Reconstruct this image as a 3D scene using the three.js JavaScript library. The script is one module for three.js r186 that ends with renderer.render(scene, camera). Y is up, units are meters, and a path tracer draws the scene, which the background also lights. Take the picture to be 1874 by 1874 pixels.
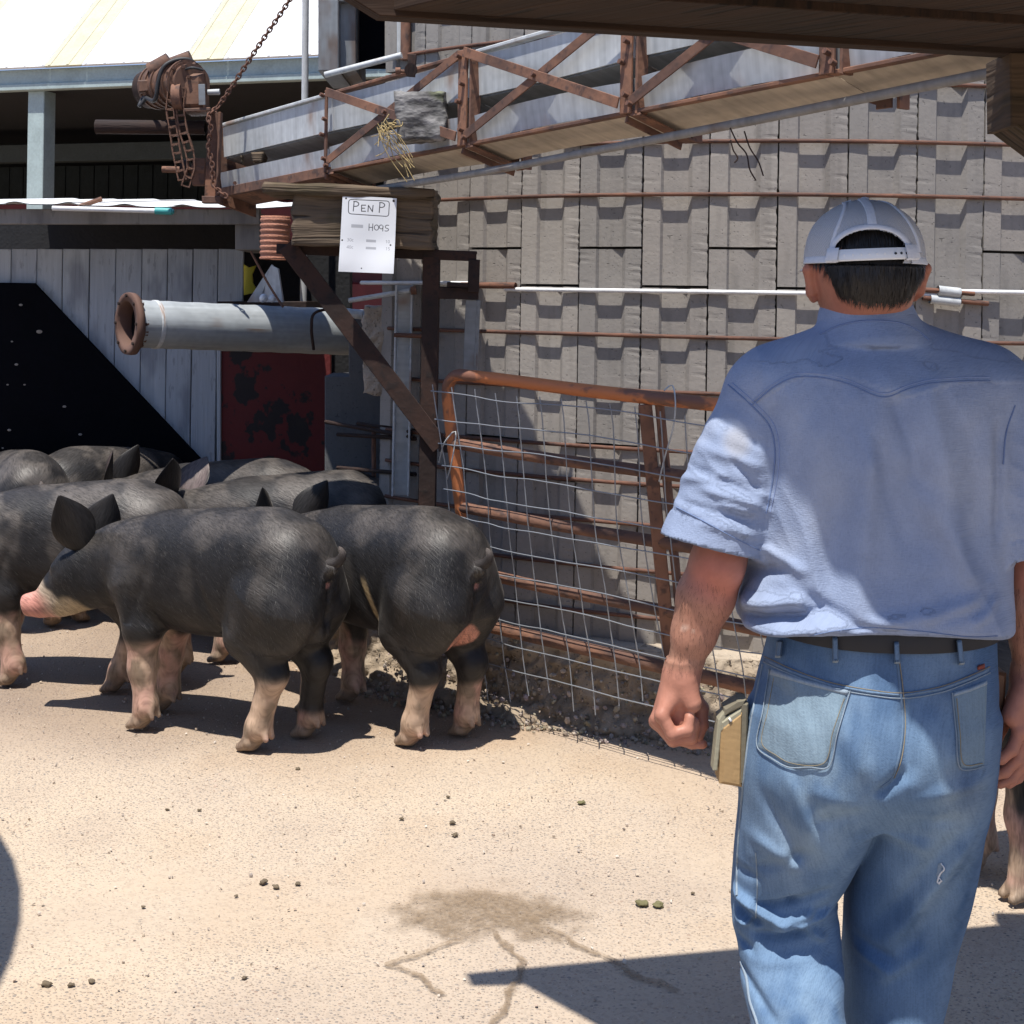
import * as THREE from 'three';
import { mergeGeometries, mergeVertices } from 'three/addons/utils/BufferGeometryUtils.js';

// ---------- camera, sky, sun, exposure ----------
const F = 2500, CX = 937, CY = 548, EYE = 1.6, ROLL = 0.0157;      // photograph: focal length and horizon point in its own pixels
const scene = new THREE.Scene();
const camera = new THREE.PerspectiveCamera(2 * Math.atan(1326 / F) * 180 / Math.PI, 1, 0.05, 400);
camera.setViewOffset(2652, 2652, 389, 778, 1874, 1874);
camera.position.set(0, EYE, 0);
camera.rotation.z = ROLL;
scene.add(camera);
const SUN = new THREE.Vector3(-0.13, 1, 0.30).normalize();
{
  const W = 512, H = 256, d = new Float32Array(W * H * 4);
  for (let j = 0; j < H; j++) for (let i = 0; i < W; i++) {
    const el = ((j + 0.5) / H - 0.5) * Math.PI, az = ((i + 0.5) / W - 0.5) * 2 * Math.PI;
    const y = Math.sin(el), x = Math.cos(el) * Math.cos(az), z = Math.cos(el) * Math.sin(az);
    const t = Math.pow(Math.max(0, y), 0.42), hz = Math.exp(-Math.max(0, y) * 7);
    let r = 0.62 * (1 - t) + 0.17 * t, g = 0.74 * (1 - t) + 0.34 * t, b = 0.92 * (1 - t) + 0.78 * t;
    r += 0.16 * hz; g += 0.15 * hz; b += 0.12 * hz;
    const c = Math.max(0, x * SUN.x + y * SUN.y + z * SUN.z), gl = 0.9 * Math.pow(c, 60) + 0.25 * Math.pow(c, 8);
    r += gl; g += gl * 0.97; b += gl * 0.92;
    if (y < 0) { const k = Math.min(1, -y * 8); r = r * (1 - k) + 0.20 * k; g = g * (1 - k) + 0.17 * k; b = b * (1 - k) + 0.14 * k; }
    const o = (j * W + i) * 4, K = 0.58; d[o] = r * K * 0.94; d[o + 1] = g * K; d[o + 2] = b * K * 1.06; d[o + 3] = 1;
  }
  const sky = new THREE.DataTexture(d, W, H, THREE.RGBAFormat, THREE.FloatType);
  sky.mapping = THREE.EquirectangularReflectionMapping; sky.magFilter = THREE.LinearFilter; sky.needsUpdate = true;
  scene.background = sky; scene.environment = sky;
}
const sun = new THREE.DirectionalLight(new THREE.Color(1, 0.945, 0.86), 4.6);
sun.position.copy(SUN).multiplyScalar(20).add(new THREE.Vector3(0, 0, -5)); sun.target.position.set(0, 0, -5);
sun.castShadow = true; sun.shadow.mapSize.set(4096, 4096);
Object.assign(sun.shadow.camera, { left: -14, right: 14, top: 14, bottom: -14, near: 0.5, far: 60 });
scene.add(sun, sun.target);
const EXPOSURE = 1.5;

// ---------- helpers ----------
let seed_ = 12345;
const rnd = () => { seed_ = (seed_ + 0x6d2b79f5) | 0; let t = Math.imul(seed_ ^ (seed_ >>> 15), 1 | seed_); t = (t + Math.imul(t ^ (t >>> 7), 61 | t)) ^ t; return ((t ^ (t >>> 14)) >>> 0) / 4294967296; };
const rr = (a, b) => a + (b - a) * rnd();
const V = (x, y, z) => new THREE.Vector3(x, y, z);
const clamp = (x, a = 0, b = 1) => (x < a ? a : x > b ? b : x);
const lerp = (a, b, t) => a + (b - a) * t;
const sst = (a, b, x) => { const t = clamp((x - a) / (b - a)); return t * t * (3 - 2 * t); };
// a point of the photograph at a distance in metres, and the point of the ground that it shows
function P(px, py, d) {
  const dx = px - CX, dy = py - CY, u = dx * Math.cos(ROLL) + dy * Math.sin(ROLL), v = -dx * Math.sin(ROLL) + dy * Math.cos(ROLL);
  return V(u * d / F, EYE - v * d / F, -d);
}
function onGround(px, py) { const dx = px - CX, dy = py - CY, v = -dx * Math.sin(ROLL) + dy * Math.cos(ROLL); return P(px, py, EYE * F / v); }

const hsh = (x, y, z) => { let h = Math.imul(x, 374761393) ^ Math.imul(y, 668265263) ^ Math.imul(z, 2147483647 ^ 1274126177); h = Math.imul(h ^ (h >>> 13), 1274126177); return ((h ^ (h >>> 16)) >>> 0) / 4294967296; };
const mod = (a, n) => ((a % n) + n) % n;
function vn2(x, y, px, py, s) {
  const xi = Math.floor(x), yi = Math.floor(y), fx = x - xi, fy = y - yi, u = fx * fx * (3 - 2 * fx), v = fy * fy * (3 - 2 * fy);
  const x0 = mod(xi, px), x1 = mod(xi + 1, px), y0 = mod(yi, py), y1 = mod(yi + 1, py);
  return lerp(lerp(hsh(x0, y0, s), hsh(x1, y0, s), u), lerp(hsh(x0, y1, s), hsh(x1, y1, s), u), v);
}
function fbm2(u, v, fx, fy, oct, s) { let a = 0, w = 0.5, t = 0; for (let o = 0; o < oct; o++) { a += w * vn2(u * fx, v * fy, fx, fy, s + o); t += w; fx *= 2; fy *= 2; w *= 0.55; } return a / t; }
function vn3(x, y, z, s = 0) {
  const xi = Math.floor(x), yi = Math.floor(y), zi = Math.floor(z), fx = x - xi, fy = y - yi, fz = z - zi;
  const u = fx * fx * (3 - 2 * fx), v = fy * fy * (3 - 2 * fy), w = fz * fz * (3 - 2 * fz), zs = zi * 57 + s * 911;
  const q = (k) => lerp(lerp(hsh(xi, yi, k), hsh(xi + 1, yi, k), u), lerp(hsh(xi, yi + 1, k), hsh(xi + 1, yi + 1, k), u), v);
  return lerp(q(zs), q(zs + 57), w);
}
const fbm3 = (x, y, z, o = 3, s = 0) => { let a = 0, w = 0.5, t = 0; for (let i = 0; i < o; i++) { a += w * vn3(x, y, z, s + i); t += w; x *= 2.03; y *= 2.03; z *= 2.03; w *= 0.5; } return a / t; };

// fn(u, v) returns [r, g, b, height], colours linear; gives { map, bump }
function tex(size, fn, bumpToo = true) {
  const [W, H] = Array.isArray(size) ? size : [size, size], c = new Uint8Array(W * H * 4), h = bumpToo ? new Uint8Array(W * H * 4) : null;
  const s8 = (x) => { x = clamp(x); return Math.round(255 * (x <= 0.0031308 ? 12.92 * x : 1.055 * Math.pow(x, 1 / 2.4) - 0.055)); };
  for (let j = 0; j < H; j++) for (let i = 0; i < W; i++) {
    const r = fn((i + 0.5) / W, (j + 0.5) / H), o = (j * W + i) * 4;
    c[o] = s8(r[0]); c[o + 1] = s8(r[1]); c[o + 2] = s8(r[2]); c[o + 3] = 255;
    if (h) { h[o] = h[o + 1] = h[o + 2] = Math.round(255 * clamp(r[3])); h[o + 3] = 255; }
  }
  const mk = (data, srgb) => { const t = new THREE.DataTexture(data, W, H); t.wrapS = t.wrapT = THREE.RepeatWrapping; t.magFilter = THREE.LinearFilter; t.minFilter = THREE.LinearMipmapLinearFilter; t.generateMipmaps = true; if (srgb) t.colorSpace = THREE.SRGBColorSpace; t.needsUpdate = true; return t; };
  return { map: mk(c, true), bump: h ? mk(h, false) : null };
}
const mixc = (a, b, t) => [lerp(a[0], b[0], t), lerp(a[1], b[1], t), lerp(a[2], b[2], t)];
function mat(t, { color = [1, 1, 1], rough = 0.8, metal = 0, bump = 0.002, phys, ...rest } = {}) {
  const o = { roughness: rough, metalness: metal, ...rest };
  if (t?.map) o.map = t.map;
  if (t?.bump && bump) { o.bumpMap = t.bump; o.bumpScale = bump; }
  const m = phys ? new THREE.MeshPhysicalMaterial({ ...o, ...phys }) : new THREE.MeshStandardMaterial(o);
  m.color.setRGB(...color); m.side = THREE.DoubleSide;
  return m;
}

// ---------- geometry ----------
function boxUV(g, s = 1, off) {          // uv in metres by the dominant axis of each face; u runs along x
  g = g.index ? g.toNonIndexed() : g; g.deleteAttribute('uv');
  const p = g.attributes.position, n = p.count, uv = new Float32Array(n * 2), a = V(), b = V(), c = V(), ox = off ?? rnd() * 7, oy = off ?? rnd() * 7;
  for (let i = 0; i < n; i += 3) {
    a.fromBufferAttribute(p, i); b.fromBufferAttribute(p, i + 1); c.fromBufferAttribute(p, i + 2);
    const nn = b.clone().sub(a).cross(c.clone().sub(a)), ax = Math.abs(nn.x), ay = Math.abs(nn.y), az = Math.abs(nn.z);
    [a, b, c].forEach((q, k) => {
      const [u, v] = ay >= ax && ay >= az ? [q.x, q.z] : az >= ax ? [q.x, q.y] : [q.z, q.y];
      uv[(i + k) * 2] = (u + ox) * s; uv[(i + k) * 2 + 1] = (v + oy) * s;
    });
  }
  g.setAttribute('uv', new THREE.BufferAttribute(uv, 2));
  return g;
}
function chamfer(l, h, w, c = 0.004) {   // box along x with bevelled edges
  c = Math.min(c, h * 0.3, w * 0.3, l * 0.3);
  const s = new THREE.Shape(); const a = l / 2 - c, b = h / 2 - c;
  s.moveTo(-a, -b); s.lineTo(a, -b); s.lineTo(a, b); s.lineTo(-a, b); s.closePath();
  const g = new THREE.ExtrudeGeometry(s, { depth: w - 2 * c, bevelEnabled: true, bevelThickness: c, bevelSize: c, bevelSegments: 1 });
  g.translate(0, 0, -(w - 2 * c) / 2);
  return boxUV(g);
}
function orient(g, a, b, up = V(0, 1, 0)) {   // turns local x onto a->b, local y near up, centre to the middle
  const x = b.clone().sub(a).normalize(), z = x.clone().cross(up).normalize(), y = z.clone().cross(x);
  const m = new THREE.Matrix4().makeBasis(x, y, z).setPosition(a.clone().add(b).multiplyScalar(0.5));
  return g.applyMatrix4(m);
}
const beam = (a, b, h, w, c = 0.003, up) => orient(chamfer(a.distanceTo(b), h, w, c), a, b, up);
function rod(a, b, r, n = 10, r2 = r) { const l = a.distanceTo(b), g = new THREE.CylinderGeometry(r2, r, l, n, 1); g.rotateZ(-Math.PI / 2); const uv = g.attributes.uv; for (let i = 0; i < uv.count; i++) uv.setXY(i, uv.getY(i) * l, uv.getX(i) * 0.25); return orient(g.toNonIndexed(), a, b, Math.abs(b.y - a.y) > 0.95 * l ? V(0, 0, 1) : V(0, 1, 0)); }
function tube(pts, r, seg = 24, n = 8, closed = false) {
  const cv = new THREE.CatmullRomCurve3(pts, closed, 'centripetal'), l = cv.getLength(), g = new THREE.TubeGeometry(cv, seg, r, n, closed);
  const uv = g.attributes.uv; for (let i = 0; i < uv.count; i++) uv.setXY(i, uv.getX(i) * l, uv.getY(i) * 0.2);
  return g.toNonIndexed();
}
function prism(pts, a, depth, bevel = 0) {   // polygon of world points (coplanar, seen from the front), pushed back along vector
  const o = pts[0], x = pts[1].clone().sub(o).normalize(), nrm = depth.clone().normalize(), y = nrm.clone().cross(x).normalize();
  const s = new THREE.Shape(pts.map((p) => { const q = p.clone().sub(o); return new THREE.Vector2(q.dot(x), q.dot(y)); }));
  const g = new THREE.ExtrudeGeometry(s, { depth: depth.length(), bevelEnabled: bevel > 0, bevelSize: bevel, bevelThickness: bevel, bevelSegments: 1 });
  return boxUV(g).applyMatrix4(new THREE.Matrix4().makeBasis(x, y, x.clone().cross(y)).setPosition(o));
}
function lumpy(g, amp, freq, s = 0) {    // roughens a geometry along its normals
  g = mergeVertices(g.deleteAttribute('uv') && g.deleteAttribute('normal') ? g : g, 1e-4); g.computeVertexNormals();
  const p = g.attributes.position, n = g.attributes.normal;
  for (let i = 0; i < p.count; i++) { const k = amp * (fbm3(p.getX(i) * freq + 9, p.getY(i) * freq + 5, p.getZ(i) * freq, 3, s) * 2 - 1); p.setXYZ(i, p.getX(i) + n.getX(i) * k, p.getY(i) + n.getY(i) * k, p.getZ(i) + n.getZ(i) * k); }
  g.computeVertexNormals();
  return g;
}
const merge = (l) => mergeGeometries(l.map((g) => { g = g.index ? g.toNonIndexed() : g; for (const k of Object.keys(g.attributes)) if (!['position', 'normal', 'uv'].includes(k)) g.deleteAttribute(k); if (!g.attributes.uv) boxUV(g, 1, 0); return g; }));

// ---------- objects ----------
const used = new Map();
const numbered = (n) => { const k = used.get(n) || 0; used.set(n, k + 1); return k ? `${n}_${String(k).padStart(3, '0')}` : n; };
function tag(o, label, category, group) { o.userData.label = label; o.userData.category = category; if (group) o.userData.group = group; return o; }
function thing(name, label, category, at = V(0, 0, 0), group) { const o = new THREE.Group(); o.name = numbered(name); o.position.copy(at); scene.add(o); o.userData.base = undefined; delete o.userData.base; return tag(o, label, category, group); }
function rootPos(o) { const w = V(0, 0, 0); while (o) { w.add(o.position); o = o.parent; } return w; }
function part(name, g, m, parent, label) {   // g in world axes and world place
  const w = rootPos(parent); g.translate(-w.x, -w.y, -w.z);
  const o = new THREE.Mesh(g, m); o.name = name; o.castShadow = o.receiveShadow = true; parent.add(o);
  if (label) o.userData.label = label;
  return o;
}
function single(name, g, m, label, category, group) { g.computeBoundingBox(); const b = g.boundingBox, at = V((b.min.x + b.max.x) / 2, b.min.y, (b.min.z + b.max.z) / 2); g.translate(-at.x, -at.y, -at.z); const o = new THREE.Mesh(g, m); o.name = numbered(name); o.position.copy(at); o.castShadow = o.receiveShadow = true; scene.add(o); return tag(o, label, category, group); }
function struct(name, g, m) { const o = new THREE.Mesh(g, m); o.name = numbered(name); o.castShadow = o.receiveShadow = true; o.userData.kind = 'structure'; scene.add(o); return o; }

// ---------- solids from distance fields ----------
function nets(f, mn, mx, h, newton = true) {
  const nx = Math.ceil((mx.x - mn.x) / h) + 1, ny = Math.ceil((mx.y - mn.y) / h) + 1, nz = Math.ceil((mx.z - mn.z) / h) + 1, sx = 1, sy = nx, sz = nx * ny;
  const val = new Float32Array(nx * ny * nz);
  for (let k = 0, o = 0; k < nz; k++) for (let j = 0; j < ny; j++) for (let i = 0; i < nx; i++, o++) val[o] = f(mn.x + i * h, mn.y + j * h, mn.z + k * h);
  const id = new Int32Array(nx * ny * nz).fill(-1), pos = [], idx = [];
  const C = [0, sx, sy, sx + sy, sz, sx + sz, sy + sz, sx + sy + sz], E = [[0, 1], [0, 2], [0, 4], [1, 3], [1, 5], [2, 3], [2, 6], [3, 7], [4, 5], [4, 6], [5, 7], [6, 7]];
  for (let k = 0; k < nz - 1; k++) for (let j = 0; j < ny - 1; j++) for (let i = 0; i < nx - 1; i++) {
    const o = i + j * sy + k * sz; let m = 0;
    for (let c = 0; c < 8; c++) if (val[o + C[c]] < 0) m |= 1 << c;
    if (m === 0 || m === 255) continue;
    let x = 0, y = 0, z = 0, n = 0;
    for (const [a, b] of E) {
      if (((m >> a) & 1) === ((m >> b) & 1)) continue;
      const va = val[o + C[a]], vb = val[o + C[b]], t = va / (va - vb);
      x += lerp(a & 1, b & 1, t); y += lerp((a >> 1) & 1, (b >> 1) & 1, t); z += lerp(a >> 2, b >> 2, t); n++;
    }
    id[o] = pos.length / 3; pos.push(mn.x + (i + x / n) * h, mn.y + (j + y / n) * h, mn.z + (k + z / n) * h);
  }
  const quad = (a, b, c, d, flip) => { if (a < 0 || b < 0 || c < 0 || d < 0) return; if (flip) idx.push(a, c, b, a, d, c); else idx.push(a, b, c, a, c, d); };
  for (let k = 1; k < nz - 1; k++) for (let j = 1; j < ny - 1; j++) for (let i = 1; i < nx - 1; i++) {
    const o = i + j * sy + k * sz, s = val[o] < 0;
    if (s !== val[o + sx] < 0) quad(id[o - sy - sz], id[o - sz], id[o], id[o - sy], !s);
    if (s !== val[o + sy] < 0) quad(id[o - sx - sz], id[o - sx], id[o], id[o - sz], !s);
    if (s !== val[o + sz] < 0) quad(id[o - sx - sy], id[o - sy], id[o], id[o - sx], !s);
  }
  const nor = new Float32Array(pos.length), e = h * 0.5;
  for (let i = 0; i < pos.length; i += 3) {
    let x = pos[i], y = pos[i + 1], z = pos[i + 2], gx, gy, gz, l;
    gx = f(x + e, y, z) - f(x - e, y, z); gy = f(x, y + e, z) - f(x, y - e, z); gz = f(x, y, z + e) - f(x, y, z - e); l = Math.hypot(gx, gy, gz) || 1;
    if (newton) { const k = clamp(f(x, y, z) / (l / (2 * e)), -h * 0.5, h * 0.5); x -= gx / l * k; y -= gy / l * k; z -= gz / l * k; pos[i] = x; pos[i + 1] = y; pos[i + 2] = z; }
    nor[i] = gx / l; nor[i + 1] = gy / l; nor[i + 2] = gz / l;
  }
  const g = new THREE.BufferGeometry();
  g.setAttribute('position', new THREE.BufferAttribute(new Float32Array(pos), 3)); g.setAttribute('normal', new THREE.BufferAttribute(nor, 3)); g.setIndex(idx);
  return g;
}
// fn(p, n) -> { c: [r,g,b], uv: [u,v] }
function paint(g, fn) {
  const p = g.attributes.position, n = g.attributes.normal, c = new Float32Array(p.count * 3), uv = new Float32Array(p.count * 2), a = V(), b = V();
  for (let i = 0; i < p.count; i++) { a.fromBufferAttribute(p, i); b.fromBufferAttribute(n, i); const r = fn(a, b); c.set(r.c, i * 3); uv.set(r.uv, i * 2); }
  g.setAttribute('color', new THREE.BufferAttribute(c, 3)); g.setAttribute('uv', new THREE.BufferAttribute(uv, 2));
  return g;
}
const smin = (a, b, k) => { const h = Math.max(k - Math.abs(a - b), 0) / k; return Math.min(a, b) - h * h * k * 0.25; };
const smax = (a, b, k) => -smin(-a, -b, k);
// tapered capsule between two points: [ax,ay,az, bx,by,bz, ra, rb]
function cap(a, b, ra, rb) {
  const ax = a.x, ay = a.y, az = a.z, dx = b.x - ax, dy = b.y - ay, dz = b.z - az, l2 = dx * dx + dy * dy + dz * dz || 1e-9;
  return (x, y, z) => { const px = x - ax, py = y - ay, pz = z - az; let t = (px * dx + py * dy + pz * dz) / l2; t = t < 0 ? 0 : t > 1 ? 1 : t; const qx = px - dx * t, qy = py - dy * t, qz = pz - dz * t; return Math.sqrt(qx * qx + qy * qy + qz * qz) - (ra + (rb - ra) * t); };
}
function ell(c, rx, ry, rz) { const m = Math.min(rx, ry, rz); return (x, y, z) => { const a = (x - c.x) / rx, b = (y - c.y) / ry, d = (z - c.z) / rz, k = Math.sqrt(a * a + b * b + d * d), k2 = Math.sqrt(a * a / (rx * rx) + b * b / (ry * ry) + d * d / (rz * rz)) || 1e-6; return k * (k - 1) / k2; }; }
// stack of superellipse sections along an axis; rows [s, c1, c2, r1, r2] -> field(s, a, b)
function stack(rows, e = 2, N = 300) {
  const s0 = rows[0][0], s1 = rows[rows.length - 1][0], T = new Float32Array((N + 1) * 4);
  for (let i = 0; i <= N; i++) {
    const s = lerp(s0, s1, i / N); let k = 0; while (k < rows.length - 2 && rows[k + 1][0] < s) k++;
    const r0 = rows[Math.max(0, k - 1)], r1 = rows[k], r2 = rows[k + 1], r3 = rows[Math.min(rows.length - 1, k + 2)], h = r2[0] - r1[0], t = (s - r1[0]) / h;
    for (let q = 0; q < 4; q++) {
      const m1 = r0 === r1 ? (r2[q + 1] - r1[q + 1]) : (r2[q + 1] - r0[q + 1]) / (r2[0] - r0[0]) * h, m2 = r3 === r2 ? (r2[q + 1] - r1[q + 1]) : (r3[q + 1] - r1[q + 1]) / (r3[0] - r1[0]) * h;
      T[i * 4 + q] = (2 * t ** 3 - 3 * t * t + 1) * r1[q + 1] + (t ** 3 - 2 * t * t + t) * m1 + (-2 * t ** 3 + 3 * t * t) * r2[q + 1] + (t ** 3 - t * t) * m2;
    }
  }
  const at = (s) => { const x = clamp((s - s0) / (s1 - s0)) * N, i = Math.min(N - 1, Math.floor(x)), t = x - i, o = i * 4; return [lerp(T[o], T[o + 4], t), lerp(T[o + 1], T[o + 5], t), lerp(T[o + 2], T[o + 6], t), lerp(T[o + 3], T[o + 7], t)]; };
  const f = (s, a, b) => {
    const x = clamp((s - s0) / (s1 - s0)) * N, i = Math.min(N - 1, Math.floor(x)), t = x - i, o = i * 4;
    const r1 = Math.max(0.004, lerp(T[o + 2], T[o + 6], t)), r2 = Math.max(0.004, lerp(T[o + 3], T[o + 7], t)), A = Math.abs(a - lerp(T[o], T[o + 4], t)) / r1, B = Math.abs(b - lerp(T[o + 1], T[o + 5], t)) / r2;
    const k = e === 2 ? Math.sqrt(A * A + B * B) : Math.pow(Math.pow(A, e) + Math.pow(B, e), 1 / e);
    const d = (k - 1) * Math.min(r1, r2);
    const over = s < s0 ? s0 - s : s > s1 ? s - s1 : 0;
    return over > 0 ? (d > 0 ? Math.hypot(d, over) : over) : Math.max(d, -Math.min(s - s0, s1 - s));
  };
  f.at = at;
  return f;
}

// ---------- materials ----------
const T = {};
T.concrete = tex(1024, (u, v) => {
  const a = fbm2(u, v, 6, 6, 5, 1), b = fbm2(u, v, 90, 90, 3, 9), c = fbm2(u, v, 3, 9, 4, 21), pit = vn2(u * 140, v * 140, 140, 140, 5), st = sst(0.55, 0.8, fbm2(u, v, 24, 3, 3, 33));
  const p = pit > 0.93 ? 1 : 0, k = 0.78 + 0.28 * a + 0.14 * (b - 0.5) + 0.1 * (c - 0.5) - 0.14 * st - 0.35 * p;
  return [k, k * (0.985 - 0.02 * a), k * (0.96 - 0.05 * a), 0.5 + 0.5 * (b - 0.5) + 0.2 * (a - 0.5) - 0.4 * p];
});
T.rust = tex(512, (u, v) => {
  const a = fbm2(u, v, 5, 5, 5, 41), b = fbm2(u, v, 40, 40, 3, 47), t = sst(0.35, 0.7, a);
  let c = mixc([0.115, 0.06, 0.042], [0.24, 0.115, 0.068], t); c = mixc(c, [0.05, 0.033, 0.03], sst(0.55, 0.8, b) * 0.7);
  return [...c, b];
});
T.orange = tex(512, (u, v) => {
  const a = fbm2(u, v, 3, 6, 4, 51), b = fbm2(u, v, 30, 40, 3, 57), t = sst(0.42, 0.58, a + 0.35 * (b - 0.5));
  return [...mixc([0.48, 0.16, 0.055], [0.17, 0.075, 0.045], t), b];
});
T.galv = tex(512, (u, v) => {
  const a = fbm2(u, v, 4, 4, 4, 61), b = vn2(u * 60, v * 60, 60, 60, 63), s = fbm2(u, v, 60, 4, 3, 66), r = sst(0.58, 0.78, fbm2(u, v, 8, 3, 4, 69));
  const k = 0.8 + 0.3 * (a - 0.5) + 0.12 * (b - 0.5) + 0.34 * (s - 0.5);
  return [...mixc([k * 0.95, k * 0.98, k], [0.42, 0.23, 0.13], r * 0.7), 0.5 + 0.4 * (s - 0.5)];
});
T.wood = tex(1024, (u, v) => {
  const w = fbm2(u, v, 3, 6, 4, 71) * 0.05, g = fbm2(u, v + w, 4, 70, 4, 74), l = fbm2(u, v + w, 6, 180, 2, 79), m = sst(0.56, 0.75, fbm2(u, v, 5, 7, 4, 82)), cr = sst(0.66, 0.76, fbm2(u, v + w, 3, 40, 3, 85));
  const k = 0.55 + 0.7 * (g - 0.3) + 0.3 * (l - 0.5);
  let c = [k * 0.95, k * 0.9, k * 0.82]; c = mixc(c, [0.42 * k, 0.46 * k, 0.24 * k], m * 0.6); c = mixc(c, [0.08, 0.07, 0.06], cr * 0.8);
  return [...c, clamp(g * 0.8 + l * 0.3 - cr * 0.5)];
});
T.crag = tex(512, (u, v) => {
  const a = fbm2(u, v, 12, 26, 5, 171), b = fbm2(u, v, 30, 60, 4, 176), ms = sst(0.55, 0.7, fbm2(u, v, 9, 8, 4, 181)), k = 0.05 + 0.26 * sst(0.25, 0.8, 0.6 * a + 0.4 * b);
  return [...mixc([k, k * 0.97, k * 0.95], [k * 0.8, k * 0.92, k * 0.45], ms * 0.7), clamp(0.6 * a + 0.5 * b)];
});
T.paint = tex(1024, (u, v) => {
  const g = fbm2(u, v, 90, 4, 4, 91), d = fbm2(u, v, 8, 3, 4, 95), p = sst(0.66, 0.8, fbm2(u, v, 60, 14, 4, 98) + 0.3 * (g - 0.5));
  const k = 0.9 + 0.25 * (g - 0.5), di = sst(0.5, 0.8, d);
  let c = mixc([k, k, k], [k * 0.5, k * 0.5, k * 0.53], di * 0.8); c = mixc(c, [0.42, 0.41, 0.4], p * 0.45);
  return [...c, clamp(0.5 + (g - 0.5) - 0.3 * p)];
});
T.red = tex(512, (u, v) => {
  const a = fbm2(u, v, 9, 7, 5, 101), b = fbm2(u, v, 30, 30, 3, 105), t = sst(0.57, 0.63, a + 0.12 * (b - 0.5));
  return [...mixc([0.10 + 0.025 * b, 0.009, 0.009], [0.014, 0.008, 0.009], t), b];
});
T.denim = tex(512, (u, v) => {
  const tw = Math.sin((u * 150 + v * 150) * 2 * Math.PI), n = fbm2(u, v, 220, 220, 2, 111), s = fbm2(u, v, 180, 12, 3, 113), k = 0.92 + 0.07 * tw + 0.3 * (n - 0.5) + 0.28 * (s - 0.5);
  return [k * 0.97, k, k * 1.02, clamp(0.5 + 0.2 * tw + 0.4 * (n - 0.5) + 0.3 * (s - 0.5))];
});
T.weave = tex(512, (u, v) => {
  const a = fbm2(u, v, 240, 60, 2, 121), b = fbm2(u, v, 60, 240, 2, 124), n = fbm2(u, v, 6, 6, 3, 127), k = 0.97 + 0.13 * (a - 0.5) + 0.13 * (b - 0.5) + 0.06 * (n - 0.5);
  return [k, k, k * 1.0, clamp(0.5 + 0.5 * (a - 0.5) + 0.5 * (b - 0.5))];
});
T.hair = tex(1024, (u, v) => {
  const w = 0.03 * fbm2(u, v, 5, 5, 3, 131), a = fbm2(u, v + w, 18, 200, 3, 133), b = fbm2(u, v, 5, 9, 4, 137), k = clamp(0.45 + 1.5 * (a - 0.42)) * (0.7 + 0.6 * b);
  return [k, k * 0.985, k * 0.97, a];
});
T.coat = tex(1024, (u, v) => {
  const w = 0.03 * fbm2(u, v, 5, 5, 3, 231), a = fbm2(u, v + w, 40, 190, 3, 233), b = fbm2(u, v, 5, 9, 4, 237), k = 0.85 + 0.9 * (a - 0.45) + 0.5 * (b - 0.5);
  return [k, k * 0.99, k * 0.975, a];
});
T.skin = tex(512, (u, v) => {
  const a = fbm2(u, v, 5, 5, 4, 141), b = fbm2(u, v, 70, 70, 3, 145), k = 0.95 + 0.1 * (a - 0.5) + 0.12 * (b - 0.5);
  return [k, k * (1 - 0.16 * (a - 0.5)), k * (1 - 0.2 * (a - 0.5)), b];
});
T.mesh = tex(256, (u, v) => { const a = Math.abs(((u * 40) % 1) - 0.5), b = Math.abs((((v * 40) + (Math.floor(u * 40) % 2) * 0.5) % 1) - 0.5), h = Math.hypot(a, b) < 0.27 ? 0 : 1, k = 0.6 + 0.4 * h; return [k, k, k, h]; });
T.fine = tex(256, (u, v) => { const a = fbm2(u, v, 8, 8, 5, 151), b = fbm2(u, v, 64, 64, 2, 155), k = 0.85 + 0.3 * (a - 0.5) + 0.2 * (b - 0.5); return [k, k, k, b]; });
// exposed-aggregate yard concrete: stones of a few millimetres to two centimetres set in sandy dust
{
  const N = 300, S = 2048, jx = new Float32Array(N * N), jy = new Float32Array(N * N), kd = new Float32Array(N * N), sz = new Float32Array(N * N);
  for (let i = 0; i < N * N; i++) { jx[i] = rnd(); jy[i] = rnd(); kd[i] = rnd(); sz[i] = 0.14 + 0.42 * rnd() * rnd(); }
  const pal = [[0.50, 0.41, 0.33], [0.34, 0.31, 0.29], [0.56, 0.48, 0.40], [0.46, 0.34, 0.27], [0.62, 0.55, 0.48], [0.26, 0.24, 0.235], [0.42, 0.37, 0.34]];
  T.ground = tex(S, (u, v) => {
    const x = u * N, y = v * N * 1.0, xi = Math.floor(x), yi = Math.floor(y); let best = 9, bi = 0;
    for (let b = -1; b <= 1; b++) for (let a = -1; a <= 1; a++) {
      const cx = mod(xi + a, N), cy = mod(yi + b, N), o = cy * N + cx, dx = xi + a + jx[o] - x, dy = (yi + b + jy[o] - y) * 1.25, d = Math.sqrt(dx * dx + dy * dy) / sz[o];
      if (d < best) { best = d; bi = o; }
    }
    const dust = fbm2(u, v, 5, 5, 5, 161), f = fbm2(u, v, 240, 240, 2, 166), st = (1 - sst(0.7, 1.0, best)) * sst(0.95, 0.5, dust * 0.8 + 0.25 * kd[bi]);
    let c = mixc([0.50, 0.415, 0.325], [0.55, 0.47, 0.385], f); c = mixc(c, [0.39, 0.32, 0.25], sst(0.5, 0.75, f) * 0.45);
    c = mixc(c, pal[Math.floor(kd[bi] * 6.99)].map((q) => q * 0.88), st);
    return [...c, clamp(0.3 + 0.3 * (f - 0.5) + st * 0.5 * Math.sqrt(Math.max(0, 1 - best * best)))];
  });
}
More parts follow.
